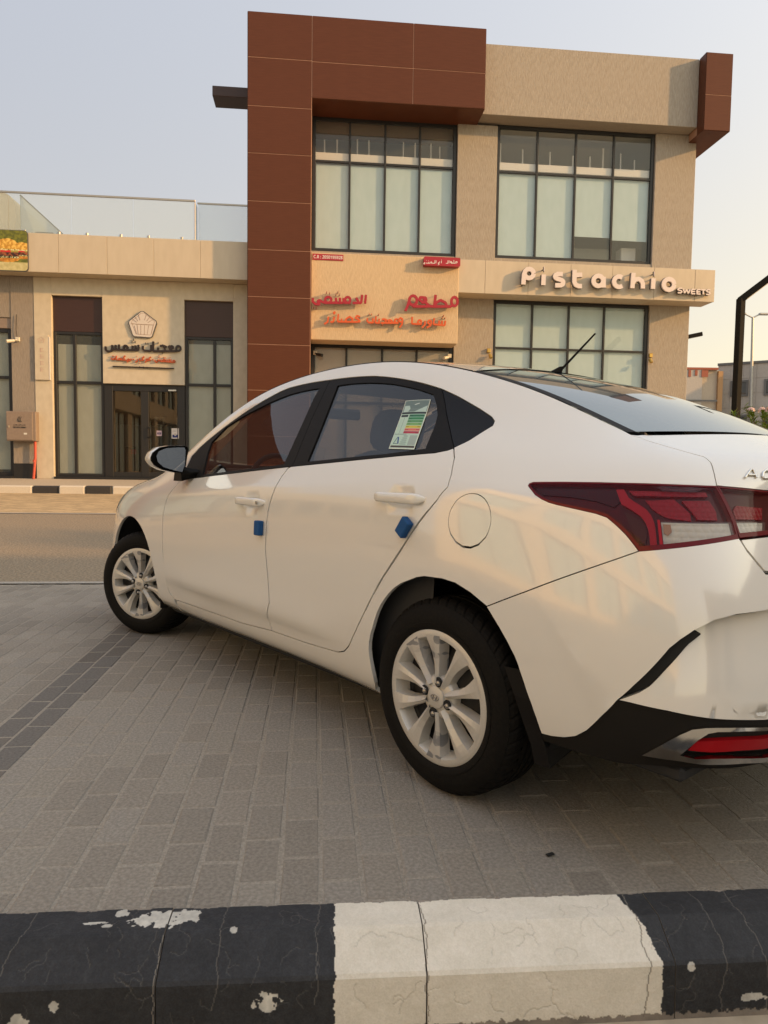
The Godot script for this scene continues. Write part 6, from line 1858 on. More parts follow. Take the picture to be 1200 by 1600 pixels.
func extrude(b: Buf, rings: Array, z0: float, z1: float) -> void:
	var pts := PackedVector2Array()
	for r in rings:
		pts.append_array(r)
	var tri := Geometry2D.triangulate_delaunay(pts)
	for k in tri.size() / 3:
		var p := pts[tri[3 * k]]
		var q := pts[tri[3 * k + 1]]
		var s := pts[tri[3 * k + 2]]
		if not inside((p + q + s) / 3.0, rings):
			continue
		if (q - p).cross(s - p) < 0:
			var w := q
			q = s
			s = w
		b.tri(Vector3(p.x, p.y, z1), Vector3(q.x, q.y, z1), Vector3(s.x, s.y, z1))
	for r in rings:
		for k in r.size():
			var p: Vector2 = r[k]
			var q: Vector2 = r[(k + 1) % r.size()]
			var m := (p + q) * 0.5
			var d := (q - p).normalized()
			if inside(m + Vector2(-d.y, d.x) * 0.0008, rings):
				b.quad(Vector3(p.x, p.y, z0), Vector3(q.x, q.y, z0), Vector3(q.x, q.y, z1), Vector3(p.x, p.y, z1))
			else:
				b.quad(Vector3(q.x, q.y, z0), Vector3(p.x, p.y, z0), Vector3(p.x, p.y, z1), Vector3(q.x, q.y, z1))

func rounded(x0: float, y0: float, x1: float, y1: float, r: float) -> PackedVector2Array:
	var o := PackedVector2Array()
	for c in [[x1 - r, y1 - r, 0.0], [x0 + r, y1 - r, PI / 2], [x0 + r, y0 + r, PI], [x1 - r, y0 + r, PI * 1.5]]:
		for k in 7:
			var a: float = c[2] + PI / 2 * k / 6.0
			o.append(Vector2(c[0] + cos(a) * r, c[1] + sin(a) * r))
	return o

func make_signs() -> void:
	# restaurant sign on the ribbed board
	for e in [["restaurant_word", "crimson raised letters of the right-hand word on the ribbed restaurant board", 0.17], ["name_word", "crimson raised letters of the left-hand word on the ribbed restaurant board", 0.17], ["menu_line", "orange raised lettering along the lower line of the ribbed restaurant board", 0.14]]:
		var s := thing(e[0] + "_lettering", e[1], "sign", FRAME)
		for wd in words(STROKES[e[0]], 0.05):
			var b := Buf.new()
			letters(b, wd, 0.70 + e[2] - 0.055, 0.70 + e[2], 0.0, 1.12)
			var lo := obj("word", b, M.sign_orange if e[0] == "menu_line" else M.sign_red, s)
			b = Buf.new()
			for st in wd:
				b.box(Vector3(st[1] - 0.008, st[2] - 0.008, 0.69), Vector3(st[1] + 0.008, st[2] + 0.008, 0.70 + e[2] - 0.03))
			obj("fixing_pin", b, M.sign_grey, lo)
	var s := thing("red_name_box", "red rounded box sign with small white lettering at the top right of the restaurant board", "sign", FRAME)
	var b := Buf.new()
	extrude(b, [rounded(0.885, 6.325, 1.865, 6.555, 0.04)], 0.705, 0.89)
	obj("box", b, M.sign_red, s)
	b = Buf.new()
	letters(b, STROKES["red_box_text"], 0.888, 0.898)
	obj("letters", b, M.sign_white, s)
	s = thing("registration_plate", "small flat red plate with white registration number at the top left of the restaurant board", "sign", FRAME)
	b = Buf.new()
	b.box(Vector3(-2.05, 6.395, 0.70), Vector3(-1.24, 6.555, 0.715), 0.003)
	obj("plate", b, M.sign_red, s)
	text("C.R : 2050195928", s, Vector3(-1.645, 6.475, 0.717), 0.118, 0.004, M.sign_white, 0.76)
	# sweet shop: separate round-ended letters on standoffs
	s = thing("sweet_shop_sign", "large white rounded letters spelling the sweet shop name on the cream fascia", "sign", FRAME)
	var names := ["p", "i", "s", "t", "a", "c", "h", "i_", "o"]
	for k in names.size():
		var lt: Array = STROKES["letter_" + names[k]]
		b = Buf.new()
		letters(b, lt, 0.80, 0.85)
		var lo := obj("letter", b, M.sign_white, s)
		b = Buf.new()
		letters(b, lt, 0.745, 0.799, 0.135)
		obj("return", b, M.sign_grey, lo)
		b = Buf.new()
		for st in lt:
			b.box(Vector3(st[1] - 0.012, st[2] - 0.012, 0.64), Vector3(st[1] + 0.012, st[2] + 0.012, 0.75))
		obj("fixing_pin", b, M.sign_grey, lo)
	s = thing("sweets_word_sign", "small thin white capitals at the right end of the cream fascia", "sign", FRAME)
	b = Buf.new()
	letters(b, STROKES["sweets"], 0.76, 0.80)
	obj("letters", b, M.sign_white, s)
	b = Buf.new()
	letters(b, STROKES["sweets"], 0.70, 0.759, 0.052)
	for st in STROKES["sweets"]:
		b.box(Vector3(st[1] - 0.008, st[2] - 0.008, 0.64), Vector3(st[1] + 0.008, st[2] + 0.008, 0.72))
	obj("return", b, M.sign_grey, s)
	# pastry shop: emblem, name, lines
	s = thing("pastry_emblem", "rounded pentagon emblem of rays over a basket above the pastry shop name", "sign", FRAME)
	var pent := PackedVector2Array()
	var pl: Array = STROKES["pentagon"][0]
	for k in (pl.size() - 1) / 2:
		pent.append(Vector2(pl[1 + 2 * k], pl[2 + 2 * k]))
	var c := Vector2.ZERO
	for p in pent:
		c += p / pent.size()
	var inner := PackedVector2Array()
	for p in pent:
		inner.append(c + (p - c) * 0.86)
	b = Buf.new()
	extrude(b, Geometry2D.offset_polygon(inner, 0.065, Geometry2D.JOIN_ROUND), 0.004, 0.05)
	obj("rim", b, M.sign_grey, s)
	b = Buf.new()
	extrude(b, Geometry2D.offset_polygon(inner, 0.04, Geometry2D.JOIN_ROUND), 0.05, 0.056)
	obj("face", b, M.sign_face, s)
	b = Buf.new()
	letters(b, STROKES["pentagon_lines"], 0.055, 0.064)
	obj("drawing", b, M.sign_line, s)
	for e in [["bakery_name", "dark brown raised lettering of the pastry shop name above its door", M.sign_brown], ["bakery_line", "rust orange lettering line beneath the dark brown pastry shop name", M.sign_rust], ["underline", "thin dark bar with three beads under the orange lettering above the door", M.sign_brown]]:
		s = thing(e[0] + "_sign", e[1], "sign", FRAME)
		for wd in words(STROKES[e[0]], 0.03):
			b = Buf.new()
			letters(b, wd, 0.005, 0.06, 0.0, 0.95)
			obj("word" if e[0] != "underline" else "bar", b, e[2], s)
	# burger poster on the parapet at the left edge
	s = thing("burger_poster", "rounded colour poster of two burgers on the parapet at the left edge", "poster", FRAME)
	b = Buf.new()
	extrude(b, [rounded(-12.2, 5.845, -9.29, 6.875, 0.10)], 0.503, 0.545)
	obj("board", b, M.sign_grey, s)
	b = Buf.new()
	var rr := rounded(-12.185, 5.86, -9.305, 6.86, 0.09)
	extrude(b, [rr], 0.545, 0.549)
	for k in b.v.size():
		b.t[k] = Vector2((b.v[k].x + 12.185) / 2.88, (6.86 - b.v[k].y) / 1.0)
	var pm := StandardMaterial3D.new()
	pm.albedo_texture = burger_image()
	pm.roughness = 0.5
	obj("print", b, pm, s)

func text(what: String, parent: Node, at: Vector3, size: float, depth: float, m: Material, width := 0.0) -> void:
	var f := SystemFont.new()
	f.font_names = PackedStringArray(["Droid Sans"])
	f.font_weight = 700
	var t := TextMesh.new()
	t.text = what
	t.font = f
	t.font_size = 64
	t.pixel_size = size / 64.0
	t.depth = depth
	var o := obj("letters", t, m, parent, Transform3D(Basis.IDENTITY, at))
	if width > 0.0:
		var w := t.get_aabb().size.x
		if w > 0.0:
			o.scale = Vector3(width / w, 1, 1)

func burger_image() -> ImageTexture:
	var w := 432
	var h := 150
	var im := Image.create(w, h, false, Image.FORMAT_RGB8)
	var nz := FastNoiseLite.new()
	nz.seed = 4
	nz.frequency = 0.06
	nz.fractal_octaves = 4
	for y in h:
		for x in w:
			var a := nz.get_noise_2d(x, y)
			var c := Color(0.34, 0.36, 0.10).lerp(Color(0.46, 0.47, 0.13), clampf(0.5 + a * 1.5, 0, 1))
			if y > 118:
				c = Color(0.78, 0.74, 0.54).lerp(Color(0.70, 0.66, 0.45), clampf(0.5 + a, 0, 1))
			for bx in [[412.0, 0.72], [356.0, 1.0], [270.0, 1.0], [180.0, 0.9], [90.0, 1.0], [10.0, 0.9]]:
				var cx: float = bx[0]
				var sc: float = bx[1]
				var dx := (x - cx) / (46.0 * sc)
				if absf(dx) > 1.0:
					continue
				var yy := (y - 74.0) / (46.0 * sc) + 0.05 * a
				var edge := sqrt(1.0 - dx * dx)
				var q := clampf(0.5 + a * 1.6, 0, 1)
				if yy < -0.10 and yy > -0.95 * pow(edge, 0.75):
					c = Color(0.72, 0.52, 0.16).lerp(Color(0.90, 0.74, 0.36), q)
				elif yy < 0.02 and yy >= -0.10:
					c = Color(0.86, 0.82, 0.60) if sin(dx * 17.0 + a * 8.0) > -0.3 else Color(0.50, 0.44, 0.12)
				elif yy < 0.16 and yy >= 0.02 and absf(dx) < 0.92:
					c = Color(0.78, 0.14, 0.12) if absf(dx + 0.1) < 0.42 else Color(0.62, 0.56, 0.24)
				elif yy < 0.50 and yy >= 0.16 and absf(dx) < 0.96:
					c = Color(0.22, 0.11, 0.07).lerp(Color(0.62, 0.34, 0.16), clampf(q * 1.2 - 0.25, 0, 1))
				elif yy < 0.64 and yy >= 0.50 and absf(dx) < 0.94:
					c = Color(0.84, 0.82, 0.62) if sin(dx * 23.0 + a * 9.0) > -0.2 else Color(0.16, 0.20, 0.07)
				elif yy < 0.62 + 0.34 * pow(edge, 0.6) and yy >= 0.62:
					c = Color(0.80, 0.58, 0.20).lerp(Color(0.66, 0.42, 0.12), q)
			im.set_pixel(x, y, c)
	return ImageTexture.create_from_image(im)

# ---------------------------------------------------------------- street furniture and fittings on the shops
func make_street() -> void:
	var b := Buf.new()
	# fire cabinet
	var c := thing("hose_cabinet", "taupe metal fire hose cabinet with flame mark on the grey pier", "cabinet", FRAME)
	one_box("cabinet_body", M.cabinet, c, Vector3(-10.05, 1.53, -0.01), Vector3(-9.30, 2.31, 0.22), 0.008)
	one_box("cabinet_door", M.cabinet, c, Vector3(-10.035, 1.555, 0.221), Vector3(-9.375, 2.29, 0.24), 0.006)
	one_box("lock", M.steel, c, Vector3(-10.0, 1.88, 0.241), Vector3(-9.96, 1.93, 0.255), 0.004)
	one_box("sticker", M.white_box, c, Vector3(-9.60, 1.70, 0.241), Vector3(-9.52, 1.745, 0.243))
	b = Buf.new()
	for k in 3:
		var x := -9.735 + k * 0.035
		b.tube([Vector3(x + 0.01, 2.03, 0.242), Vector3(x - 0.02, 2.08, 0.242), Vector3(x - 0.005, 2.13, 0.242), Vector3(x + 0.02, 2.17 + 0.02 * (k % 2), 0.242)], 0.011, 6, 0.003)
	obj("flame_mark", b, M.frame_black, c)
	b = Buf.new()
	for k in 9:
		b.box(Vector3(-9.86 + k * 0.035, 1.935 + 0.004 * (k % 2), 0.241), Vector3(-9.86 + k * 0.035 + 0.022, 1.95 + 0.006 * (k % 3), 0.244))
	obj("arabic_line", b, M.frame_black, c)
	text("FIRE HOSE CABINET", c, Vector3(-9.705, 1.885, 0.242), 0.055, 0.003, M.frame_black, 0.33)
	# red riser pipe
	b = Buf.new()
	b.tube([Vector3(-9.37, 1.55, 0.10), Vector3(-9.375, 1.1, 0.10), Vector3(-9.43, 0.53, 0.10)], 0.033, 12)
	b.tube([Vector3(-9.395, 1.04, 0.10), Vector3(-9.402, 0.98, 0.10)], 0.042, 12)
	tag(obj("riser_pipe", b, M.pipe_red, self, FRAME), "salmon red riser pipe running from the hose cabinet down to the pavement", "pipe")
	# security cameras
	var cams := [[-9.80, 4.205, 0.02, -0.9, "white bullet camera with a hanging cable on the grey pier"], [-1.97, 4.08, 0.0, 0.8, "small dark camera at the left end under the restaurant board"], [1.78, 4.10, 0.0, -0.8, "small camera at the right end under the restaurant board"]]
	for k in 3:
		var e: Array = cams[k]
		var x := fp(e[0], e[1], e[2])
		var cc := thing("security_camera", e[4], "camera", x, "security cameras on the shop fronts")
		b = Buf.new()
		b.box(Vector3(-0.05, -0.05, -0.03), Vector3(0.06, 0.06, 0.03), 0.01)
		obj("mount", b, M.cctv, cc)
		b = Buf.new()
		var dir := Vector3(e[3], -0.25, 0.7).normalized() * 0.26
		b.tube([Vector3(0, -0.01, 0.03), dir * 0.4 + Vector3(0, -0.02, 0.03)], 0.014, 6)
		b.tube([dir * 0.25 + Vector3(0, -0.03, 0.04), dir * 1.0 + Vector3(0, -0.03, 0.04)], 0.038, 12, 0.045)
		obj("barrel", b, M.cctv if k != 1 else M.frame_black, cc)
		if k == 0:
			b = Buf.new()
			b.tube([Vector3(0.0, 0.03, 0.01), Vector3(-0.03, 0.25, 0.008), Vector3(-0.01, 0.65, 0.006)], 0.008, 6)
			obj("cable", b, M.frame_black, cc)
	# brass wall lamps either side of the sweet shop window
	for e in [[2.90, "brass up-and-down wall lamp on the pier left of the lower sweet shop window"], [7.66, "brass up-and-down wall lamp on the pier right of the lower sweet shop window"]]:
		var w := thing("wall_lamp", e[1], "lamp", fp(e[0], 4.22, 0.0), "brass wall lamps beside the sweet shop window")
		b = Buf.new()
		b.box(Vector3(-0.05, 0.0, 0.0), Vector3(0.05, 0.12, 0.07), 0.01)
		obj("bracket", b, M.brass, w)
		b = Buf.new()
		b.lathe([Vector2(0.0, 0.10), Vector2(0.045, 0.10), Vector2(0.048, -0.02), Vector2(0.0, -0.02)], 16, Transform3D(Basis(Vector3(1, 0, 0.3).normalized(), 1.1), Vector3(0.03 if e[0] < 5 else -0.03, -0.07, 0.08)))
		obj("shade", b, M.brass, w)
	# glass balustrade on the single-storey roof
	var g := thing("glass_balustrade", "frameless glass balustrade with a thin top rail on the low shop roof", "balustrade", FRAME)
	var xs := [-14.6, -13.0, -11.4, -9.8, -8.25, -6.7, -5.14]
	for k in xs.size() - 1:
		b = Buf.new()
		b.box(Vector3(xs[k] + 0.006, 6.845, 0.40), Vector3(xs[k + 1] - 0.006, 7.835, 0.412))
		obj("glass_panel", b, M.rail_glass, g)
		for q in 2:
			var px: float = xs[k] + 0.35 + q * 0.85
			one_box("clamp", M.steel, g, Vector3(px, 6.84, 0.385), Vector3(px + 0.06, 6.92, 0.427), 0.006)
	b = Buf.new()
	b.box(Vector3(-14.6, 7.835, 0.385), Vector3(-5.12, 7.885, 0.427), 0.006)
	obj("top_rail", b, M.steel, g)
	one_box("end_post", M.steel, g, Vector3(-5.138, 6.84, 0.39), Vector3(-5.118, 7.835, 0.422), 0.004)
	one_box("glass_panel", M.rail_glass, g, Vector3(-5.11, 6.3, 0.0), Vector3(-3.75, 7.92, 0.012))
	one_box("top_rail", M.steel, g, Vector3(-5.13, 7.92, -0.012), Vector3(-3.74, 7.965, 0.026), 0.006)
	one_box("return_panel", M.rail_glass, g, Vector3(-5.14, 6.3, 0.02), Vector3(-5.128, 7.84, 0.39))
	one_box("side_panel", M.rail_glass_dark, g, Vector3(-9.545, 6.3, -8.0), Vector3(-9.53, 7.80, 0.33))
	one_box("side_rail", M.pole, g, Vector3(-9.555, 7.80, -8.0), Vector3(-9.52, 7.83, 0.335), 0.004)
	# sunlit stair tower on the next roof, and a plant box below it
	var st := thing("stair_tower", "sunlit yellow stair tower with a rounded top behind the glass balustrade", "building", fp(-13.1, 6.0, -3.2))
	b = Buf.new()
	extrude(b, [rounded(-3.0, -2.0, 2.05, 3.12, 0.45)], -2.5, 0.0)
	obj("wall", b, M.yellow_wall, st)
	b = Buf.new()
	b.tube([Vector3(1.2, 1.6, 0.03), Vector3(1.55, 0.9, 0.03), Vector3(1.7, 0.1, 0.03)], 0.05, 8)
	obj("downpipe", b, M.pole, st)
	var sp := thing("slender_pinnacle", "thin yellow pinnacle behind the glass beside the stair tower", "building", fp(-10.35, 6.3, -2.2))
	b = Buf.new()
	b.box(Vector3(-0.17, 0, -0.3), Vector3(0.17, 0.95, 0.0), 0.02)
	b.box(Vector3(-0.05, 0.95, -0.2), Vector3(0.12, 1.45, -0.08), 0.02)
	obj("wall", b, M.yellow_wall, sp)
	one_box("roof_unit", M.pole, thing("roof_vent", "low dark vent box on the roof edge behind the parapet", "vent", FRAME), Vector3(-9.2, 6.83, 0.1), Vector3(-8.75, 6.93, 0.3), 0.01)
	# street lamps: square posts with a raked arm
	street_lamp(Vector3(8.33, 0.22, -17.0), 4.82, Vector3(0.62, 0.52, 0.25), 0.155, "tall dark bronze square lamp post with raked arm right of the building")
	street_lamp(Vector3(13.6, 0.22, -36.0), 7.1, Vector3(2.05, 0.42, 0.3), 0.20, "second dark lamp post whose arm tip shows past the building corner")
	var fl := thing("highway_lamp", "distant galvanised double-arm street light above the grey block", "street lamp", Transform3D(Basis.IDENTITY, Vector3(30.4, 0.2, -60)))
	b = Buf.new()
	b.tube([Vector3(0.35, 0, 0), Vector3(0.2, 7.5, 0), Vector3(0.05, 13.5, 0)], 0.17, 10, 0.09)
	obj("pole", b, M.galvanised, fl)
	for e in [-1.0, 1.0]:
		b = Buf.new()
		b.tube([Vector3(0.05, 13.45, 0), Vector3(e * 0.6, 13.75, 0)], 0.06, 8)
		b.box(Vector3(e * 0.55, 13.68, -0.16), Vector3(e * 1.35, 13.86, 0.16), 0.05)
		obj("lamp_arm", b, M.galvanised, fl)
	oleander()

func street_lamp(at: Vector3, hgt: float, arm: Vector3, w: float, label: String) -> void:
	var l := thing("street_lamp", label, "street lamp", Transform3D(Basis(Vector3.UP, 0.35), at), "square dark lamp posts")
	var b := Buf.new()
	b.box(Vector3(-w / 2, 0, -w / 2), Vector3(w / 2, hgt, w / 2), 0.012)
	obj("post", b, M.pole, l)
	b = Buf.new()
	b.box(Vector3(-w * 1.1, 0, -w * 1.1), Vector3(w * 1.1, 0.03, w * 1.1), 0.006)
	obj("base_plate", b, M.pole, l)
	var d := Basis(Vector3.UP, -0.35) * arm
	var ln := d.length()
	var z := d.normalized()
	var y := (Vector3.UP - z * z.y).normalized()
	var x := y.cross(z)
	b = Buf.new()
	b.box(Vector3(-w * 0.48, -w * 0.48, -0.05), Vector3(w * 0.48, w * 0.48, ln), 0.012, Transform3D(Basis(x, y, z), Vector3(0, hgt - 0.02, 0)))
	var a := obj("arm", b, M.pole, l)
	b = Buf.new()
	b.box(Vector3(-w * 0.34, -w * 0.5, 0.1), Vector3(w * 0.34, -w * 0.48, ln - 0.08), 0.0, Transform3D(Basis(x, y, z), Vector3(0, hgt - 0.02, 0)))
	obj("lens", b, M.white_box, a)

func oleander() -> void:
	var o := thing("oleander_bush", "green flowering oleander bush with pale pink heads right of the car", "bush", Transform3D(Basis.IDENTITY, Vector3(5.9, 0.05, -10.2)))
	var r := RandomNumberGenerator.new()
	r.seed = 12
	var st := Buf.new()
	var lf := Buf.new()
	var pe := Buf.new()
	for k in 46:
		var a := r.randf() * TAU
		var rad := sqrt(r.randf()) * 0.95
		var tip := Vector3(cos(a) * rad, r.randf_range(1.4, 2.02) * (1.0 - 0.08 * rad * rad), sin(a) * rad)
		var root := Vector3(cos(a) * 0.12, 0, sin(a) * 0.12)
		var mid := root.lerp(tip, 0.55) + Vector3(0, 0.18, 0)
		st.tube([root, mid, tip], 0.012, 5, 0.004)
		for q in 60:
			var t := 1.0 - 0.75 * r.randf() * r.randf()
			var p := mid.lerp(tip, clampf(t * 2.0 - 1.0, 0, 1)) if t > 0.5 else root.lerp(mid, t * 2.0)
			var d := Vector3(r.randf_range(-1, 1), r.randf_range(-0.1, 1.1), r.randf_range(-1, 1)).normalized()
			var s := d.cross(Vector3.UP).normalized() * 0.013
			var l := d * r.randf_range(0.08, 0.15)
			var g := r.randf_range(0.6, 1.5)
			var col := Color(0.9 * g, 1.0 * g, 0.8 * g)
			lf.quad(p, p + l * 0.45 + s, p + l + Vector3(0, -0.015, 0), p + l * 0.45 - s)
			for e in 4:
				lf.c.append(col)
		if k % 6 == 0:
			for q in 9:
				var d := Vector3(r.randf_range(-1, 1), r.randf_range(0.0, 1.0), r.randf_range(-1, 1)).normalized()
				var p := tip + d * 0.05 + Vector3(0, 0.03, 0)
				var s := d.cross(Vector3.UP).normalized() * 0.022
				var u := s.cross(d).normalized() * 0.022
				pe.quad(p - s - u, p + s - u, p + s + u, p - s + u)
	obj("stems", st, M.bark, o)
	obj("leaves", lf, M.leaf, o).set_meta("kind", "stuff")
	obj("flowers", pe, M.petal, o).set_meta("kind", "stuff")

# ---------------------------------------------------------------- distant blocks on the right
func make_far_buildings() -> void:
	# corner of the grey block nearest the lens
	var a := thing("tiled_apartment_block", "distant grey tiled block with rows of dark square windows at the right edge", "building", Transform3D(Basis(Vector3.UP, -0.62), Vector3(28.7, 0.2, -62)))
	one_box("wall", M.far_grey, a, Vector3(0, 0, -10), Vector3(16, 9.75, 0))
	var y := 0.0
	while y < 9.7:
		var x := 0.0
		while x < 15.9:
			if x < 7.0 and y > 3.0:
				one_box("facing_tile", M.far_grey, a, Vector3(x + 0.015, y + 0.015, 0.0), Vector3(minf(x + 0.985, 15.99), minf(y + 1.19, 9.74), 0.03))
			x += 1.0
		y += 1.22
	one_box("roof_edge", M.far_frame, a, Vector3(-0.05, 9.75, -10), Vector3(16, 9.95, 0.12))
	for k in 5:
		for j in 3:
			var w := part("window", a)
			var x0: float = [1.05, 3.6, 5.9, 9.0, 12.0][k]
			var y0: float = [1.2, 4.15, 7.05][j]
			var b := Buf.new()
			b.box(Vector3(x0, y0, 0.0), Vector3(x0 + 0.16, y0 + 1.35, 0.14))
			b.box(Vector3(x0 + 1.2, y0, 0.0), Vector3(x0 + 1.36, y0 + 1.35, 0.14))
			b.box(Vector3(x0 + 0.16, y0 + 1.19, 0.0), Vector3(x0 + 1.2, y0 + 1.35, 0.138))
			b.box(Vector3(x0 + 0.16, y0, 0.0), Vector3(x0 + 1.2, y0 + 0.16, 0.138))
			b.box(Vector3(x0 + 0.64, y0 + 0.16, 0.0), Vector3(x0 + 0.70, y0 + 1.19, 0.09))
			obj("frame", b, M.far_frame, w)
			b = Buf.new()
			b.quad(Vector3(x0 + 0.16, y0 + 0.16, 0.045), Vector3(x0 + 1.2, y0 + 0.16, 0.045), Vector3(x0 + 1.2, y0 + 1.19, 0.045), Vector3(x0 + 0.16, y0 + 1.19, 0.045))
			obj("pane", b, M.far_pane, w)
	var c := thing("red_capped_block", "distant tan and grey block with red coping between the building and grey block", "building", Transform3D(Basis.IDENTITY, Vector3(26.7, 0.2, -60.5)))
	one_box("wall", M.far_grey, c, Vector3(-4.5, 0, -6), Vector3(0, 9.2, 0))
	one_box("side_wall", M.far_tan, c, Vector3(0.002, 0, -6), Vector3(1.55, 9.2, -0.25))
	one_box("corner_pier", M.far_orange, c, Vector3(1.35, 0, -0.24), Vector3(1.75, 9.1, 0.0))
	one_box("coping", M.far_red, c, Vector3(-4.5, 9.2, -6), Vector3(1.3, 9.38, 0.06))
	for k in 4:
		one_box("red_bracket", M.far_red, c, Vector3(-1.75 + k * 0.55, 8.7 - 0.1 * (k % 2), 0.0), Vector3(-1.55 + k * 0.55 + (0.35 if k == 3 else 0.0), 9.15, 0.06))
	one_box("string_course", M.far_frame, c, Vector3(-4.5, 6.55, 0.0), Vector3(1.3, 6.68, 0.08))
	one_box("string_course", M.far_frame, c, Vector3(-4.5, 5.45, 0.0), Vector3(1.3, 5.58, 0.08))
	for k in 3:
		one_box("band_post", M.far_frame, c, Vector3(-4.4 + k * 1.35, 5.58, 0.0), Vector3(-4.1 + k * 1.35, 6.55, 0.08))

# ---------------------------------------------------------------- rest of the street seen in reflections, and out-of-view blocks placed for shade
func make_off_camera_street() -> void:
	var t := thing("brown_tower_shop", "shop block with brown tower further left along the street", "building", FRAME)
	one_box("tower", M.brown_panel, t, Vector3(-22.5, 0.4, -3), Vector3(-18.2, 12.4, 0.9))
	one_box("wall", M.cream_wall, t, Vector3(-18.2, 4.4, -0.4), Vector3(-15.2, 10.0, 0.0))
	one_box("wall", M.cream_wall, t, Vector3(-34.0, 4.6, -0.4), Vector3(-22.5, 10.4, 0.0))
	one_box("fascia", M.cream_panel, t, Vector3(-34.0, 4.5, 0.0), Vector3(-22.5, 5.9, 0.6))
	window(t, -18.2, -15.2, 0.55, 4.4, [-17.2, -16.2], [3.2], -0.1, [[0.8, 4.3], [0.8, 4.3], [0.8, 4.3]])
	window(t, -34.0, -22.5, 0.55, 4.6, [-32.0, -30.0, -28.0, -26.0, -24.2], [3.2], -0.1, [[0.8, 4.5], null, [0.8, 4.5], [0.8, 4.5], null, [0.8, 4.5]])
	one_box("room_back", M.room_dark, t, Vector3(-34.0, 0.4, -4.0), Vector3(-15.2, 4.4, -3.8))
	var u := thing("long_shop_row", "long cream shop row at the far left end of the street", "building", FRAME)
	one_box("wall", M.cream_wall, u, Vector3(-70.0, 0.4, -8.0), Vector3(-34.1, 7.5, 0.0))
	for k in 8:
		one_box("shop_window", M.frame_black, u, Vector3(-69.0 + k * 4.4, 0.6, 0.0), Vector3(-65.6 + k * 4.4, 3.6, 0.03))
		one_box("fascia", M.cream_panel, u, Vector3(-69.4 + k * 4.4, 4.0, 0.0), Vector3(-65.2 + k * 4.4, 5.4, 0.4))
	# unseen block to the right, placed to shade the paving and the car
	var v := thing("unseen_shade_block", "low pale block out of view to the right, placed to shade the paving and car", "building", Transform3D(Basis(Vector3.UP, YAW), Vector3(9.0, 0, -2.2)))
	one_box("wall", M.cream_wall, v, Vector3(0, -0.05, 0), Vector3(14, 4.7, 12.0))
	one_box("parapet", M.cream_panel, v, Vector3(-0.15, 4.7, -0.15), Vector3(14.15, 5.3, 12.15))
	one_box("window", M.frame_black, v, Vector3(-0.04, 1.2, 1.6), Vector3(0.0, 3.4, 3.6))
	var k := thing("unseen_rear_block", "plain block out of view behind the camera, placed to darken the rear bumper", "building", Transform3D(Basis(Vector3.UP, YAW), Vector3(1.5, 0, 13.0)))  # unseen block behind the camera, keeps bright sky off the rear bumper
	one_box("wall", M.stucco, k, Vector3(0, -0.05, 0), Vector3(20, 6.4, 11))
	one_box("parapet", M.cream_panel, k, Vector3(-0.15, 6.4, -0.15), Vector3(20.15, 7.0, 11.15))
	for i in 4:
		one_box("window", M.frame_black, k, Vector3(1.2 + i * 4.8, 1.0, -0.04), Vector3(4.2 + i * 4.8, 3.6, 0.0))


# unseen tree to the right; its crown throws the soft shadow that lies across the road
func _unseen_tree() -> void:
	var o := thing("unseen_tree", "small round tree out of view to the right, placed to shade a strip of road", "tree", Transform3D(Basis.IDENTITY, Vector3(8.4, 0, -5.5)))
	var r := RandomNumberGenerator.new()
	r.seed = 31
	var b := Buf.new()
	b.tube([Vector3(0, 0, 0), Vector3(0.06, 1.5, 0.02), Vector3(0, 3.0, 0)], 0.09, 8, 0.05)
	for k in 7:
		var a := TAU * k / 7.0
		b.tube([Vector3(0, 2.4 + 0.1 * k, 0), Vector3(cos(a) * 0.8, 3.3 + 0.1 * k, sin(a) * 0.6)], 0.03, 5, 0.008)
	obj("trunk", b, M.bark, o)
	b = Buf.new()
	for k in 2600:
		var d := Vector3(r.randfn(), r.randfn() * 0.55, r.randfn() * 0.8) * 0.62
		if d.length() > 1.5:
			continue
		var p := Vector3(0, 3.65, 0) + d
		var q := Vector3(r.randf_range(-1, 1), r.randf_range(-1, 1), r.randf_range(-1, 1)).normalized()
		var s := q.cross(Vector3.UP).normalized() * 0.035
		b.quad(p, p + q * 0.05 + s, p + q * 0.12, p + q * 0.05 - s)
		for e in 4:
			b.c.append(Color.WHITE)
	obj("crown", b, M.leaf, o).set_meta("kind", "stuff")

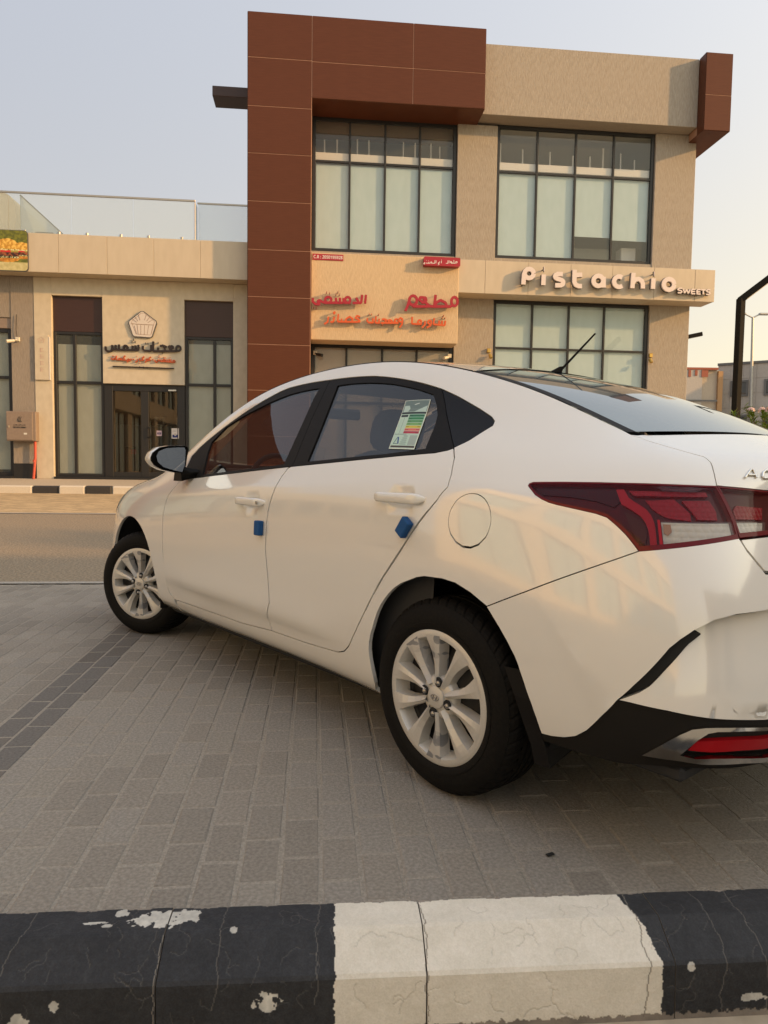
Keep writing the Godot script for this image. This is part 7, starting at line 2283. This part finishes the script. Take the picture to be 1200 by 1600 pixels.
func _left_block() -> void:
	# unseen sunlit block on the left, placed to bounce warm light on to the car
	var v := thing("unseen_bounce_block", "sunlit cream block out of view on the left, placed to light the car side", "building", Transform3D(Basis(Vector3.UP, YAW), Vector3(-10.3, 0, -3.2)))
	one_box("wall", M.pale_plaster, v, Vector3(-8, -0.05, 0), Vector3(-0.12, 10.5, 20))
	for k in 7:
		one_box("pier", M.pale_plaster, v, Vector3(-0.12, 0, k * 3.2), Vector3(0.1, 10.5, k * 3.2 + 0.8), 0.02)
	for j in 2:
		for k in 6:
			var y := 0.5 + j * 4.2
			window_x(v, k * 3.2 + 0.85, k * 3.2 + 3.15, y, y + 3.0)
		one_box("fascia", M.pale_plaster, v, Vector3(-0.118, 3.6 + j * 4.2, 0.0), Vector3(0.3, 4.6 + j * 4.0, 20.0), 0.02)

func window_x(v: Node3D, z0: float, z1: float, y0: float, y1: float) -> void:
	var b := Buf.new()
	for e in [[z0, z0 + 0.07], [z1 - 0.07, z1], [(z0 + z1) / 2 - 0.03, (z0 + z1) / 2 + 0.03]]:
		b.box(Vector3(-0.119, y0, e[0]), Vector3(-0.04, y1, e[1]))
	obj("window_frame", b, M.frame_black, v)
	var g := Buf.new()
	g.box(Vector3(-0.119, y0, z0 + 0.07), Vector3(-0.10, y1, z1 - 0.07))
	obj("window_blind", g, M.blind, v)

func make_door_guards() -> void:
	# blue foam blocks on the door edges
	for e in [[10.61, 5.565, 0.0, "blue foam guard block stuck upright on the edge of the front door"], [14.0, 5.323, -0.62, "blue foam guard block tilted on the edge of the rear door"]]:
		var s := skin(e[0], e[1])
		var p: Vector3 = s[0]
		var n: Vector3 = s[1]
		var z := cl(n).normalized()
		var x := Vector3.UP.cross(z).normalized()
		var y := z.cross(x)
		var bs := Basis(x, y, z) * Basis(Vector3.BACK, e[2])
		var b := Buf.new()
		b.box(Vector3(-0.021, -0.031, 0.0005), Vector3(0.021, 0.031, 0.026), 0.004)
		tag(obj("door_guard", b, M.foam, self, car.transform * Transform3D(bs, cl(p))), e[3], "door guard", "blue foam door guards")
